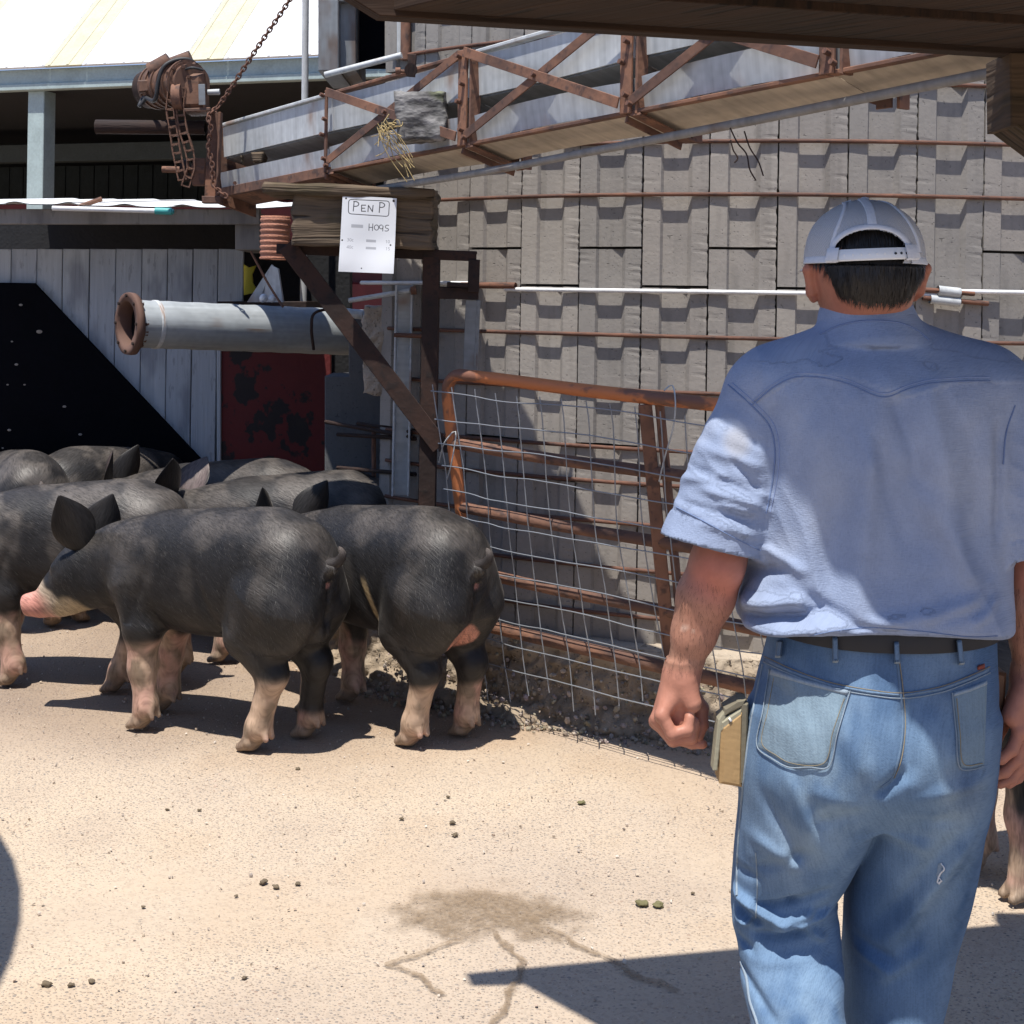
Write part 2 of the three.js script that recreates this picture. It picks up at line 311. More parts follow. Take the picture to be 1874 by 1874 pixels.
const M = {
  concrete: mat(T.concrete, { color: [0.285, 0.269, 0.256], rough: 0.95, bump: 0.0015 }),
  concreteB: mat(T.concrete, { color: [0.255, 0.245, 0.236], rough: 0.95, bump: 0.0015 }),
  concreteC: mat(T.concrete, { color: [0.31, 0.293, 0.277], rough: 0.95, bump: 0.0015 }),
  concreteShaded: mat(T.concrete, { color: [0.11, 0.115, 0.125], rough: 0.95, bump: 0.0015 }),  // concrete darkened and blued to paint in the shade on the base wall
  joint: mat(T.concrete, { color: [0.06, 0.055, 0.05], rough: 1 }),
  footing: mat(T.concrete, { color: [0.42, 0.36, 0.30], rough: 1, bump: 0.012 }),
  rust: mat(T.rust, { rough: 0.85, bump: 0.002 }),
  rustDark: mat(T.rust, { color: [0.14, 0.115, 0.115], rough: 0.85, bump: 0.002 }),  // dark rust, deepened to carry the conveyor shade on the stand
  rustHoop: mat(T.rust, { color: [0.8, 0.72, 0.7], rough: 0.8, bump: 0.001 }),
  orange: mat(T.orange, { rough: 0.6, bump: 0.001 }),
  galv: mat(T.galv, { color: [0.62, 0.63, 0.63], rough: 0.65, metal: 0.06, bump: 0.001 }),
  galvDuct: mat(T.galv, { color: [0.40, 0.42, 0.43], rough: 0.6, metal: 0.1, bump: 0.001 }),
  galvBrown: mat(T.galv, { color: [0.60, 0.50, 0.39], rough: 0.75, metal: 0.05, bump: 0.001 }),
  galvDark: mat(T.galv, { color: [0.26, 0.27, 0.28], rough: 0.6, metal: 0.3, bump: 0.001 }),
  galvWire: mat(null, { color: [0.27, 0.29, 0.32], rough: 0.45, metal: 0.5 }),
  white: mat(T.fine, { color: [0.78, 0.79, 0.8], rough: 0.5, bump: 0.0005 }),
  barnTrim: mat(T.fine, { color: [0.42, 0.52, 0.52], rough: 0.6, bump: 0.0005 }),
  barnRoof: mat(T.fine, { color: [0.84, 0.85, 0.86], rough: 0.45, bump: 0.0005 }),
  barnPanel: mat(T.fine, { color: [0.60, 0.56, 0.40], rough: 0.5, bump: 0.0005 }),
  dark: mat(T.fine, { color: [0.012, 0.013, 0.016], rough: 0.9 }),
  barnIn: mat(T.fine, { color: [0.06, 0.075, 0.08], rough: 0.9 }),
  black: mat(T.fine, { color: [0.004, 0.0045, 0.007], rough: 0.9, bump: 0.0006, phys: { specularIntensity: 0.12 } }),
  timber: mat(T.wood, { color: [0.17, 0.13, 0.095], rough: 0.95, bump: 0.008 }),  // brown wood, darkened to carry the shade under the conveyor
  timberGrey: mat(T.crag, { rough: 0.97, bump: 0.012 }),
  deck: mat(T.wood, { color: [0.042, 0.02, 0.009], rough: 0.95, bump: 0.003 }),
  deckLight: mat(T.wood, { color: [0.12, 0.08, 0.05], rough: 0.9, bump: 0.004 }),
  paint: mat(T.paint, { color: [0.47, 0.51, 0.55], rough: 0.75, bump: 0.002 }),
  paintB: mat(T.paint, { color: [0.42, 0.46, 0.51], rough: 0.75, bump: 0.002 }),
  fascia: mat(T.paint, { color: [0.26, 0.245, 0.23], rough: 0.8, bump: 0.002 }),
  red: mat(T.red, { rough: 0.7, bump: 0.002 }),
  terra: mat(T.fine, { color: [0.42, 0.19, 0.125], rough: 0.85 }),
  yellow: mat(T.fine, { color: [0.55, 0.46, 0.03], rough: 0.6 }),
  straw: mat(T.fine, { color: [0.55, 0.42, 0.2], rough: 0.9 }),
  motor: mat(T.rust, { color: [0.72, 0.74, 0.74], rough: 0.75, bump: 0.002 }),
  cable: mat(null, { color: [0.02, 0.02, 0.022], rough: 0.6 }),
  teal: mat(null, { color: [0.05, 0.33, 0.33], rough: 0.5 }),
  dung: mat(T.fine, { color: [0.15, 0.115, 0.075], rough: 0.95 }),
  dungGreen: mat(T.fine, { color: [0.17, 0.155, 0.075], rough: 0.95 }),
};

// ---------- ground ----------
{
  const xs = [-60, -30, -16, -10, -7], zs = [-90, -50, -30, -20, -14, -11];
  for (let x = -5; x <= 4.001; x += 0.075) xs.push(x); xs.push(6, 9, 15, 30, 60);
  for (let z = -9; z <= -1.5; z += 0.075) zs.push(z); zs.push(0, 2, 5, 12, 30);
  const nx = xs.length, nz = zs.length, p = [], uv = [], c = [], id = [];
  for (let j = 0; j < nz; j++) for (let i = 0; i < nx; i++) {
    const x = xs[i], z = zs[j], near = x > -5 && x < 4 && z > -9 && z < -1.5;
    p.push(x, near ? 0.012 * (fbm3(x * 1.3, 3, z * 1.3, 3) - 0.5) - 0.004 : -0.004, z); uv.push(x / 3, z / 3);
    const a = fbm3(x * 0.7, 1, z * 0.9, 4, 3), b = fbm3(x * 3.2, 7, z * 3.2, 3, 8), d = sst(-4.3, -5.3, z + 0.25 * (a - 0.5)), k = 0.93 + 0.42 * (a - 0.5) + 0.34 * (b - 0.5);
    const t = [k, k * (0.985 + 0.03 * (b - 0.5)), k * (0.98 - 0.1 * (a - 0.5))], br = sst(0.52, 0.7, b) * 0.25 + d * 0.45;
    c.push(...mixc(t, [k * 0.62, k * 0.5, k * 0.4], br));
  }
  for (let j = 0; j < nz - 1; j++) for (let i = 0; i < nx - 1; i++) { const o = j * nx + i; id.push(o, o + nx, o + 1, o + 1, o + nx, o + nx + 1); }
  const g = new THREE.BufferGeometry(); g.setAttribute('position', new THREE.Float32BufferAttribute(p, 3)); g.setAttribute('uv', new THREE.Float32BufferAttribute(uv, 2)); g.setAttribute('color', new THREE.Float32BufferAttribute(c, 3)); g.setIndex(id); g.computeVertexNormals();
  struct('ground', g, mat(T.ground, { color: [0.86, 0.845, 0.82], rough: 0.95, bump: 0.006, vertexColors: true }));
  // loose stone chips and dust clods too many to count
  const chip = new THREE.IcosahedronGeometry(1, 0), cp = chip.attributes.position; for (let i = 0; i < cp.count; i++) { const k = 0.75 + 0.5 * hsh(Math.round(cp.getX(i) * 99), Math.round(cp.getY(i) * 99), Math.round(cp.getZ(i) * 99)); cp.setXYZ(i, cp.getX(i) * k, cp.getY(i) * k, cp.getZ(i) * k); } chip.computeVertexNormals();
  const N = 7000, im = new THREE.InstancedMesh(chip, mat(null, { rough: 0.95 }), N), o = new THREE.Object3D(), col = new THREE.Color();
  const pal = [[0.48, 0.40, 0.32], [0.40, 0.34, 0.28], [0.54, 0.46, 0.38], [0.44, 0.34, 0.27], [0.56, 0.5, 0.43], [0.34, 0.29, 0.25], [0.46, 0.38, 0.29]];
  for (let i = 0; i < N; i++) {
    const z = -2.6 - 4.2 * Math.pow(rnd(), 0.8), x = rr(-0.42, 0.42) * -z * 1.05, s = 0.0014 + 0.0035 * Math.pow(rnd(), 5);
    o.position.set(x, s * 0.25, z); o.rotation.set(rr(0, 6), rr(0, 6), rr(0, 6)); o.scale.set(s * rr(0.8, 1.5), s * 0.6, s * rr(0.8, 1.5)); o.updateMatrix(); im.setMatrixAt(i, o.matrix);
    const q = pal[Math.floor(rnd() * 7)]; im.setColorAt(i, col.setRGB(q[0], q[1], q[2]));
  }
  im.name = 'gravel'; im.castShadow = im.receiveShadow = true; im.userData.kind = 'stuff'; scene.add(im); tag(im, 'loose stone chips and crumbs of dirt strewn over the yard', 'gravel'); im.userData.kind = 'stuff';
}
// wet patch with its runs
{
  const W = 1024, Hh = 640, d = new Uint8Array(W * Hh * 4);
  const a0 = onGround(640, 1560), a1 = onGround(1340, 1560), b0 = onGround(640, 1960), x0 = Math.min(a0.x, b0.x), x1 = a1.x, z0 = a0.z, z1 = b0.z + 0.05;
  const runs = [[[880, 1700], [800, 1738], [712, 1766], [770, 1785], [800, 1822]], [[905, 1700], [960, 1760], [930, 1810], [900, 1880], [880, 1960]], [[1000, 1700], [1060, 1730], [1110, 1752], [1180, 1790], [1240, 1815]]].map((l) => l.map(([x, y]) => onGround(x, y)));
  const c0 = onGround(905, 1668);
  for (let j = 0; j < Hh; j++) for (let i = 0; i < W; i++) {
    const x = lerp(x0, x1, i / (W - 1)), z = lerp(z0, z1, 1 - j / (Hh - 1)), n = fbm3(x * 14, 2, z * 14, 4, 6) - 0.5, n2 = fbm3(x * 55, 2, z * 55, 3, 9) - 0.5;
    const e = Math.hypot((x - c0.x) / 0.25, (z - c0.z) / 0.15) + 1.5 * n + 0.4 * n2, sp = 0.75 + 0.5 * (fbm3(x * 110, 4, z * 110, 2, 3) - 0.5) * 2; let al = sst(1.25, 0.3, e) * 0.72 * sp;
    const wx = x + 0.05 * n + 0.014 * n2, wz = z + 0.04 * (fbm3(x * 16, 8, z * 16, 3, 14) - 0.5);
    for (const l of runs) for (let k = 0; k < l.length - 1; k++) {
      const p = l[k], q = l[k + 1], dx = q.x - p.x, dz = q.z - p.z, t = clamp(((wx - p.x) * dx + (wz - p.z) * dz) / (dx * dx + dz * dz)), r = Math.hypot(wx - p.x - dx * t, wz - p.z - dz * t);
      al = Math.max(al, sst(0.013 + 0.008 * n2, 0.006, r) * 0.66 * sp);
    }
    const o = (j * W + i) * 4; d[o] = d[o + 1] = d[o + 2] = 255 * clamp(al); d[o + 3] = 255;
  }
  const am = new THREE.DataTexture(d, W, Hh); am.magFilter = THREE.LinearFilter; am.needsUpdate = true;
  const g = new THREE.PlaneGeometry(x1 - x0, z1 - z0); g.rotateX(-Math.PI / 2); g.translate((x0 + x1) / 2, 0.0035, (z0 + z1) / 2);
  const m = mat(null, { color: [0.22, 0.155, 0.095], rough: 0.8, bump: 0 }); m.alphaMap = am; m.transparent = true;
  struct('puddle', g, m);
}
// ---------- silo of concrete staves ----------
const SC = V(1.43, 0, -7.8), SR = 2.75, SW = 0.254, DPHI = SW / SR, PHI0 = -0.717;
const onSilo = (phi, y, out = 0) => V(SC.x + (SR + out) * Math.sin(phi), y, SC.z + (SR + out) * Math.cos(phi));
function phiAt(px, py) { let lo = -1.2, hi = 1.0; for (let i = 0; i < 40; i++) { const m = (lo + hi) / 2, w = onSilo(m, 1.6), u = w.x / -w.z * F, t = (px - CX) * Math.cos(ROLL) + (py - CY) * Math.sin(ROLL); if (u < t) lo = m; else hi = m; } return (lo + hi) / 2; }
const silo = thing('stave_silo', 'tall round silo of grey concrete staves banded with rusty steel hoops', 'silo', SC);
{
  const core = new THREE.CylinderGeometry(SR - 0.05, SR - 0.05, 8, 72, 1, true, -0.80, 4.6); core.translate(SC.x, 4.0, SC.z);
  part('core_wall', core, M.joint, silo);
  // one stave: two raised strips beside a shallow recess, its right edge chipped
  const stave = (h, seed) => {
    const prof = [[-0.1243, -0.05], [-0.1243, 0], [-0.058, 0], [-0.050, -0.016], [0.044, -0.016], [0.062, 0], [0.1243, 0], [0.1243, -0.05]], rows = 64, pos = [], idx = [], uv = [];
    for (let j = 0; j <= rows; j++) {
      const y = h * j / rows, bite = (hsh(j, seed, 3) > 0.68 ? 0.001 + hsh(j, seed, 5) * 0.003 : hsh(j, seed, 4) * 0.0008), bl = (hsh(j, seed, 8) > 0.9 ? hsh(j, seed, 9) * 0.003 : 0);
      const ye = j === 0 ? 0.003 : j === rows ? h - 0.003 : y;
      prof.forEach(([x, z], i) => { const xx = i >= 6 ? x - bite : i <= 1 ? x + bl : x; pos.push(xx, ye, z - (i === 6 ? bite * 0.5 : 0) - (i === 1 ? bl * 0.5 : 0)); uv.push(x + (i === 0 ? -0.05 : i === 7 ? 0.05 : 0) + seed * 0.37, y + seed * 0.61); });
    }
    for (let j = 0; j < rows; j++) for (let i = 0; i < 7; i++) { const o = j * 8 + i; idx.push(o, o + 1, o + 8, o + 1, o + 9, o + 8); }
    for (const [r, f] of [[0, 1], [rows, 0]]) for (let i = 1; i < 7; i++) { const o = r * 8; f ? idx.push(o, o + i + 1, o + i) : idx.push(o, o + i, o + i + 1); }
    const g = new THREE.BufferGeometry(); g.setAttribute('position', new THREE.Float32BufferAttribute(pos, 3)); g.setAttribute('uv', new THREE.Float32BufferAttribute(uv, 2)); g.setIndex(idx);
    const n = g.toNonIndexed(); n.computeVertexNormals(); return n;
  };
  const FULL = 0.76, vars = [1, 2, 3, 4, 5].map((s) => stave(FULL - 0.004, s)), cms = [M.concrete, M.concreteB, M.concreteC, M.concrete];
  const short = { odd: stave(1.047 - 0.29 - 0.004, 8), even: stave(0.90 - 0.29 - 0.004, 9) };
  for (let k = -1; k < 19; k++) {
    const phi = PHI0 + (k + 0.5) * DPHI, odd = Math.abs(k % 2) === 1, y0 = odd ? 1.047 : 0.90;
    for (let r = -1; r < 4; r++) {
      const y = r < 0 ? 0.29 : y0 + r * FULL, o = new THREE.Mesh(r < 0 ? short[odd ? 'odd' : 'even'] : vars[Math.floor(rnd() * 5)], cms[Math.floor(rnd() * 4)]);
      o.name = 'stave'; const w = onSilo(phi, y, rr(-0.003, 0.002)); o.position.copy(w.sub(SC)); o.rotation.y = phi + rr(-0.006, 0.006); o.castShadow = o.receiveShadow = true; silo.add(o);
    }
  }
  const upper = new THREE.CylinderGeometry(SR, SR, 4.2, 72, 1, true, -0.80, 2.6); upper.translate(SC.x, 3.94 + 2.1, SC.z); part('upper_wall', upper, M.concrete, silo);
  const arc = (p0, p1, y, r, out = 0.009, sag = 0) => { const l = []; for (let i = 0; i <= 40; i++) { const t = i / 40; l.push(onSilo(lerp(p0, p1, t), y + sag * Math.sin(t * 9) * 0.5, out)); } return tube(l, r, 90, 8); };
  const hoops = [3.05, 2.83, 2.63, 2.42, 2.205, 2.006, 1.468, 1.257, 1.035, 0.903, 0.749, 0.574, 0.397];
  hoops.forEach((y) => part('hoop', arc(-0.79, 1.0, y, 0.0078, 0.0085, 0.004), M.rustHoop, silo));
  // the galvanised hoop with its couplings
  const p870 = phiAt(868, 527), p925 = phiAt(926, 527), p1705 = phiAt(1712, 540), p1755 = phiAt(1752, 540);
  part('galvanised_hoop', arc(-0.86, p870, 1.663, 0.0085, 0.011), M.white, silo, 'galvanised bright hoop rod');
  part('hoop', arc(p870 - 0.02, p925 + 0.02, 1.655, 0.013, 0.016), M.rustHoop, silo);
  part('galvanised_hoop', arc(p925, p1705, 1.64, 0.0085, 0.011), M.white, silo, 'galvanised bright hoop rod');
  part('galvanised_hoop', arc(p1755 - 0.03, 1.0, 1.655, 0.009, 0.018), M.white, silo, 'galvanised bright hoop rod');
  const lug = [];
  lug.push(tube([onSilo(p1705, 1.658, 0.022), onSilo(p1755, 1.65, 0.022)], 0.019, 4, 10), tube([onSilo(p1705 - 0.01, 1.625, 0.02), onSilo(p1755, 1.615, 0.02)], 0.017, 4, 10));
  part('hoop_lug', merge(lug), M.galv, silo);
  part('hoop', tube([onSilo(p1705 - 0.035, 1.662, 0.02), onSilo(p1755 + 0.02, 1.648, 0.022)], 0.0095, 4, 8), M.rustHoop, silo);
  part('hoop', tube([onSilo(p1705 - 0.02, 1.63, 0.02), onSilo(p1755 + 0.04, 1.612, 0.02)], 0.009, 4, 8), M.rustHoop, silo);
  // footing ring: a ledge whose rough face runs down to the yard
  {
    const key = [[-0.1, 0.30], [0.05, 0.297], [0.085, 0.285], [0.10, 0.21], [0.115, 0.135], [0.14, 0.065], [0.20, 0.008], [0.24, -0.03]], pr = [], n = 620, pos = [], uv = [], id = [];
    for (let i = 0; i < 7; i++) for (let q = 0; q < (i < 1 ? 1 : 4); q++) { const k = q / 4; pr.push([lerp(key[i][0], key[i + 1][0], k), lerp(key[i][1], key[i + 1][1], k)]); } pr.push(key[7]);
    const J = pr.length, col = [];
    for (let i = 0; i <= n; i++) pr.forEach(([o, y], j) => { const phi = lerp(-0.95, 1.05, i / n), am = sst(1, 6, j) * sst(J - 1, J - 4, j), k = 0.6 * fbm3(phi * 30, j * 0.4, 3, 3) + 0.4 * fbm3(phi * 110, j * 1.1, 5, 2) - 0.5, w = onSilo(phi, Math.max(-0.03, y + 0.03 * k * am), o + 0.12 * k * am); pos.push(w.x, w.y, w.z); uv.push(phi * SR, j * 0.022); const q = fbm3(phi * 40, j * 0.5, 8, 3), dirt = sst(2, 10, j) * (0.55 + 0.6 * (q - 0.5)); col.push(...mixc([1, 0.98, 0.95], [0.5, 0.42, 0.33], clamp(dirt))); });
    for (let i = 0; i < n; i++) for (let j = 0; j < J - 1; j++) { const o = i * J + j; id.push(o, o + 1, o + J, o + 1, o + J + 1, o + J); }
    const g = new THREE.BufferGeometry(); g.setAttribute('position', new THREE.Float32BufferAttribute(pos, 3)); g.setAttribute('uv', new THREE.Float32BufferAttribute(uv, 2)); g.setAttribute('color', new THREE.Float32BufferAttribute(col, 3)); g.setIndex(id); g.computeVertexNormals();
    { const ch = new THREE.IcosahedronGeometry(1, 0), NB = 3600, im = new THREE.InstancedMesh(ch, mat(null, { rough: 0.95 }), NB), o = new THREE.Object3D(), cc = new THREE.Color(), w0 = rootPos(silo);
      for (let i = 0; i < NB; i++) { const phi = rr(-0.75, 0.6), v = Math.pow(rnd(), 0.6), k = Math.min(J - 2, Math.floor(lerp(5, J - 1, v))), sz = 0.003 + 0.010 * Math.pow(rnd(), 3), w = onSilo(phi, Math.max(0.002, pr[k][1]), pr[k][0] + rr(-0.02, 0.09 * v)); if (v > 0.9) w.y = 0.002; o.position.copy(w.sub(w0)); o.rotation.set(rr(0, 6), rr(0, 6), rr(0, 6)); o.scale.set(sz * rr(0.8, 1.6), sz * rr(0.5, 1), sz); o.updateMatrix(); im.setMatrixAt(i, o.matrix); const g1 = rr(0.16, 0.42); im.setColorAt(i, cc.setRGB(g1, g1 * rr(0.78, 0.9), g1 * rr(0.58, 0.78))); }
      im.name = 'rubble'; im.userData.kind = 'stuff'; im.castShadow = im.receiveShadow = true; silo.add(im); }
    part('footing', g, mat(T.concrete, { color: [0.42, 0.37, 0.31], rough: 1, bump: 0.008, vertexColors: true }), silo, 'lumpy concrete footing with a pale ledge');
  }
  // galvanised edge channel where the hoops end, with nuts
  const ca = P(733, 905, 5.74), cb = P(740, 522, 5.74);
  part('edge_channel', merge([beam(ca, cb, 0.012, 0.075, 0.002, V(0, 0, 1)), beam(ca.clone().add(V(-0.03, 0, 0.03)), cb.clone().add(V(-0.03, 0, 0.03)), 0.05, 0.008, 0.002, V(0, 0, 1)), beam(ca.clone().add(V(0.034, 0, 0.02)), cb.clone().add(V(0.034, 0, 0.02)), 0.05, 0.008, 0.002, V(0, 0, 1))]), M.galv, silo);
  part('hoop', rod(P(640, 550, 5.85), P(752, 532, 5.68), 0.011), M.galv, silo);
  part('nut', rod(P(752, 532, 5.68), P(762, 531, 5.68), 0.02, 6), M.rust, silo);
  part('hoop', rod(P(722, 613, 5.69), P(800, 616, 5.66), 0.010), M.rustHoop, silo);
  for (const [x0, y0, x1, y1] of [[596, 772, 755, 800], [618, 795, 760, 803], [618, 856, 760, 868], [655, 775, 752, 790]]) part('hoop', rod(P(x0, y0, 6.1), P(x1, y1, 5.72), 0.009), M.rustDark, silo);
  part('rod', rod(P(684, 780, 6.0), P(684, 915, 6.0), 0.010), M.rust, silo);
  // flat wall and mortar left of the last stave
  const fw = (x0, y0, x1, y1, d, dep, m, n) => part(n, prism([P(x0, y1, d), P(x1, y1, d), P(x1, y0, d), P(x0, y0, d)], 0, V(0, 0, -dep), 0.004), m, silo);
  fw(596, 690, 712, 960, 6.2, 0.3, M.concreteShaded, 'base_wall'); fw(640, 585, 700, 690, 6.2, 0.25, M.concreteShaded, 'base_wall');
  const mo = chamfer(0.12, 0.36, 0.1, 0.01); const mg = lumpy(new THREE.BoxGeometry(0.12, 0.38, 0.12, 8, 22, 8), 0.03, 16, 4); const mp = P(692, 640, 5.96); mg.translate(mp.x, mp.y, mp.z); boxUV(mg); part('mortar', boxUV(mg), M.footing, silo);
  void mo;
  // sheet-metal shaft on the side of the silo, above
  fw(584, 0, 618, 128, 5.95, 0.5, M.galvDark, 'shaft_sheet'); fw(616, 0, 650, 128, 6.02, 0.4, M.galvDark, 'shaft_sheet'); fw(648, -250, 708, 118, 6.15, 0.1, M.black, 'shaft_opening'); fw(584, -400, 650, 1, 5.97, 0.4, M.galvDark, 'shaft_sheet');
  fw(706, -300, 722, 112, 6.0, 0.2, M.concreteC, 'shaft_jamb');
  part('shaft_post', rod(P(742, 110, 5.8), P(745, -120, 5.8), 0.022), M.rust, silo); fw(728, -200, 736, 104, 5.82, 0.05, M.galv, 'shaft_jamb'); fw(750, -200, 764, 100, 5.86, 0.06, M.galvDark, 'shaft_jamb');
  part('shaft_rail', rod(P(595, 137, 5.8), P(735, 101, 5.72), 0.013), M.galv, silo);
  part('shaft_cap', prism([P(560, -60, 6.0), P(730, -60, 6.0), P(730, -300, 6.0), P(560, -300, 6.0)], 0, V(0, 0, -0.8)), M.galvDark, silo);
}
// ---------- barn far left ----------
{
  const O = V(-4.87, 0, -13), E = V(0.955, 0, 0.302), N = V(0.302, 0, -0.955), B = (t, y, n) => O.clone().addScaledVector(E, t).addScaledVector(N, n).add(V(0, y, 0));
  const barn = thing('barn', 'white metal roofed open barn with a pale green eave far behind the pens', 'barn', B(0, 0, 0));
  const box = (t0, t1, y0, y1, n0, n1, c = 0.006) => { const g = chamfer(t1 - t0, y1 - y0, n1 - n0, c); const m = new THREE.Matrix4().makeBasis(E, V(0, 1, 0), N.clone().negate()).setPosition(B((t0 + t1) / 2, (y0 + y1) / 2, (n0 + n1) / 2)); return g.applyMatrix4(m); };
  part('eave_board', box(-8, 8, 3.56, 3.70, -0.02, 0.06), M.barnTrim, barn);
  part('gutter', box(-8, 8, 3.50, 3.56, -0.05, 0.05), M.barnTrim, barn);
  part('post', box(0.26, 0.44, 0, 3.5, 0.02, 0.2), M.barnTrim, barn); part('post', box(5.3, 5.48, 0, 3.5, 0.02, 0.2), M.barnTrim, barn); part('post', box(-4.8, -4.62, 0, 3.5, 0.02, 0.2), M.barnTrim, barn);
  const sl = (t0, t1, off, w) => { const a = B((t0 + t1) / 2, 3.70 + off, -0.1), b = B((t0 + t1) / 2, 3.70 + off + 4.3, 4.2); return beam(a, b, 0.02, t1 - t0, 0.004); };
  for (let i = -4; i < 5; i++) {
    const t = 0.53 + i * 1.47, mk = (a, b, m, l) => { const g = [sl(a + 0.001, b - 0.001, 0, 0)]; for (let q = a + 0.05; q < b; q += 0.2) g.push(sl(q - 0.015, q + 0.015, 0.009, 0)); part('roof_panel', merge(g), m, barn, l); };
    mk(t, t + 0.4, M.barnPanel, 'cream translucent roof strip'); mk(t + 0.4, t + 1.47, M.barnRoof);
  }
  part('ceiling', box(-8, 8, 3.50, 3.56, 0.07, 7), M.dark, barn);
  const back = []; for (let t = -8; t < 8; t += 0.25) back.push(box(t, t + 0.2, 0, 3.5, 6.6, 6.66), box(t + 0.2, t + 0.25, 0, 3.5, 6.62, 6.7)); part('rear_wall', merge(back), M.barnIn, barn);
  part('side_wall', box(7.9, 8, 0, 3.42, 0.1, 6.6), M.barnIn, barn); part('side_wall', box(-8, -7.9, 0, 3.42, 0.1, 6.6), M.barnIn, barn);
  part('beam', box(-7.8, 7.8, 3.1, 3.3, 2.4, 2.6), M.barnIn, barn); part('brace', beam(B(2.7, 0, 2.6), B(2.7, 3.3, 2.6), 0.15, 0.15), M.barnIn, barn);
  const rg = new THREE.Group(); void rg;
  single('feed_wagon', merge([box(-2.5, 3.2, 1.72, 2.62, 2.2, 2.3, 0.02), box(-2.5, 3.2, 0.6, 1.75, 2.0, 3.4, 0.02), box(-1.8, -1.4, 0, 0.6, 2.0, 2.2), box(2.2, 2.6, 0, 0.6, 2.0, 2.2), box(-1.8, -1.4, 0, 0.6, 3.0, 3.2), box(2.2, 2.6, 0, 0.6, 3.0, 3.2)]), mat(T.fine, { color: [0.16, 0.02, 0.025], rough: 0.6 }), 'dark red wagon side standing in the shade inside the barn', 'wagon');
}
// pole in front of the barn
single('pipe_pole', merge([rod(P(560, 520, 7.6).setY(0), P(560.5, -160, 7.6), 0.019, 14)]), mat(T.fine, { color: [0.5, 0.51, 0.52], rough: 0.5, bump: 0 }), 'thin light grey pipe pole rising beside the silo shaft', 'pole');

// ---------- white plank shed ----------
{
  const D = 7.3, shed = thing('plank_shed', 'low shed of weathered white vertical planks under a tin roof', 'shed', P(150, 900, D).setY(0));
  const fl = (x0, y0, x1, y1, d, dep, m, n, l, c = 0.004) => part(n, prism([P(x0, y1, d), P(x1, y1, d), P(x1, y0, d), P(x0, y0, d)], 0, V(0, 0, -dep), c), m, shed, l);
  const edges = [-170, -122, -75, -27, 20, 67, 114, 163, 211, 259, 306, 352, 398, 445];
  for (let i = 0; i < edges.length - 1; i++) {
    const a = edges[i], b = edges[i + 1], w = (b - a) * D / F - 0.004, top = P((a + b) / 2, 456, D).y, last = i === edges.length - 2, bot = last ? 1.3 : 0.02, g = chamfer(w, top - bot, 0.022, 0.003);
    const c = P((a + b) / 2, 600, D); g.translate(c.x, (top + bot) / 2, -D + rr(-0.003, 0.003)); part('plank', g, rnd() < 0.5 ? M.paint : M.paintB, shed);
  }
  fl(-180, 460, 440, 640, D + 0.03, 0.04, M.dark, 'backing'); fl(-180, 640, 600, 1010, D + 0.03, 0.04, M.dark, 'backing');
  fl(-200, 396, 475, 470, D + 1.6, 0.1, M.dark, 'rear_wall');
  // black panel with a sloping edge
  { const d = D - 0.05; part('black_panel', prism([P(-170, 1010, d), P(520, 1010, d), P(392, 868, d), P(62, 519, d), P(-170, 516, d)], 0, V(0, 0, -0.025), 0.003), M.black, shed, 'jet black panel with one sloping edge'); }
  { const l = []; for (const [x, y, q] of [[72, 607, 6], [30, 667, 4], [118, 744, 4], [14, 704, 3], [45, 704, 3], [17, 787, 4], [147, 795, 4], [38, 558, 4], [22, 625, 3], [5, 820, 3]]) { const k = new THREE.IcosahedronGeometry(q * 0.0022, 1); k.scale(1.3, 0.8, 0.25); const w = P(x, y, D - 0.052); k.translate(w.x, w.y, w.z); l.push(k); } part('droppings', merge(l), M.concreteC, shed).userData.kind = 'stuff'; }
  const door = fl(403, 600, 604, 1000, D + 0.005, 0.03, M.red, 'door', 'dark red door with black rust blotches');
  void door;
  fl(398, 640, 403, 1000, D - 0.01, 0.05, M.paint, 'corner_strip');
  // fascia, end board, corrugated roof sheets
  fl(-200, 384, 474, 409, 6.75, 0.03, M.fascia, 'fascia'); fl(432, 392, 474, 456, 6.8, 0.5, M.fascia, 'end_board');
  for (let s = 0; s < 4; s++) {
    const x0 = P(-200 + s * 170, 380, 6.7).x, x1 = P(-200 + s * 170 + 172, 380, 6.7).x, y = P(100, 381, 6.7).y + 0.012 + (s % 2) * 0.004, n = 40, pos = [], id = [], uv = [];
    for (let i = 0; i <= n; i++) { const x = lerp(x0, x1, i / n), dz = 0.03 * Math.sin(x * 3 + s); for (const [zz, yy] of [[-6.66 + dz, 0], [-9.2, 0.2]]) { pos.push(x, y + yy + 0.012 * Math.pow(Math.abs(Math.cos(x * Math.PI / 0.27)), 6), zz); uv.push(x, zz); } }
    for (let i = 0; i < n; i++) { const o = i * 2; id.push(o, o + 2, o + 1, o + 1, o + 2, o + 3); }
    const g = new THREE.BufferGeometry(); g.setAttribute('position', new THREE.Float32BufferAttribute(pos, 3)); g.setAttribute('uv', new THREE.Float32BufferAttribute(uv, 2)); g.setIndex(id);
    const q = g.clone(); q.translate(0, -0.004, 0); const m2 = merge([g.toNonIndexed(), q.toNonIndexed()].map((k) => { k.computeVertexNormals(); return k; })); part('roof_sheet', m2, M.white, shed);
  }
  // dark corner between shed and silo
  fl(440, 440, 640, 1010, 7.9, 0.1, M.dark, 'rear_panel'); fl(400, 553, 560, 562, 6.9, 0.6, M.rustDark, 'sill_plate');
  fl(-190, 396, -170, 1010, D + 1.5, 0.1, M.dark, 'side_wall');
}
single('plastic_pipe', merge([rod(P(96, 381, 6.62), P(288, 386, 6.62), 0.012, 12)]), M.white, 'white plastic pipe lying along the tin roof edge', 'pipe');
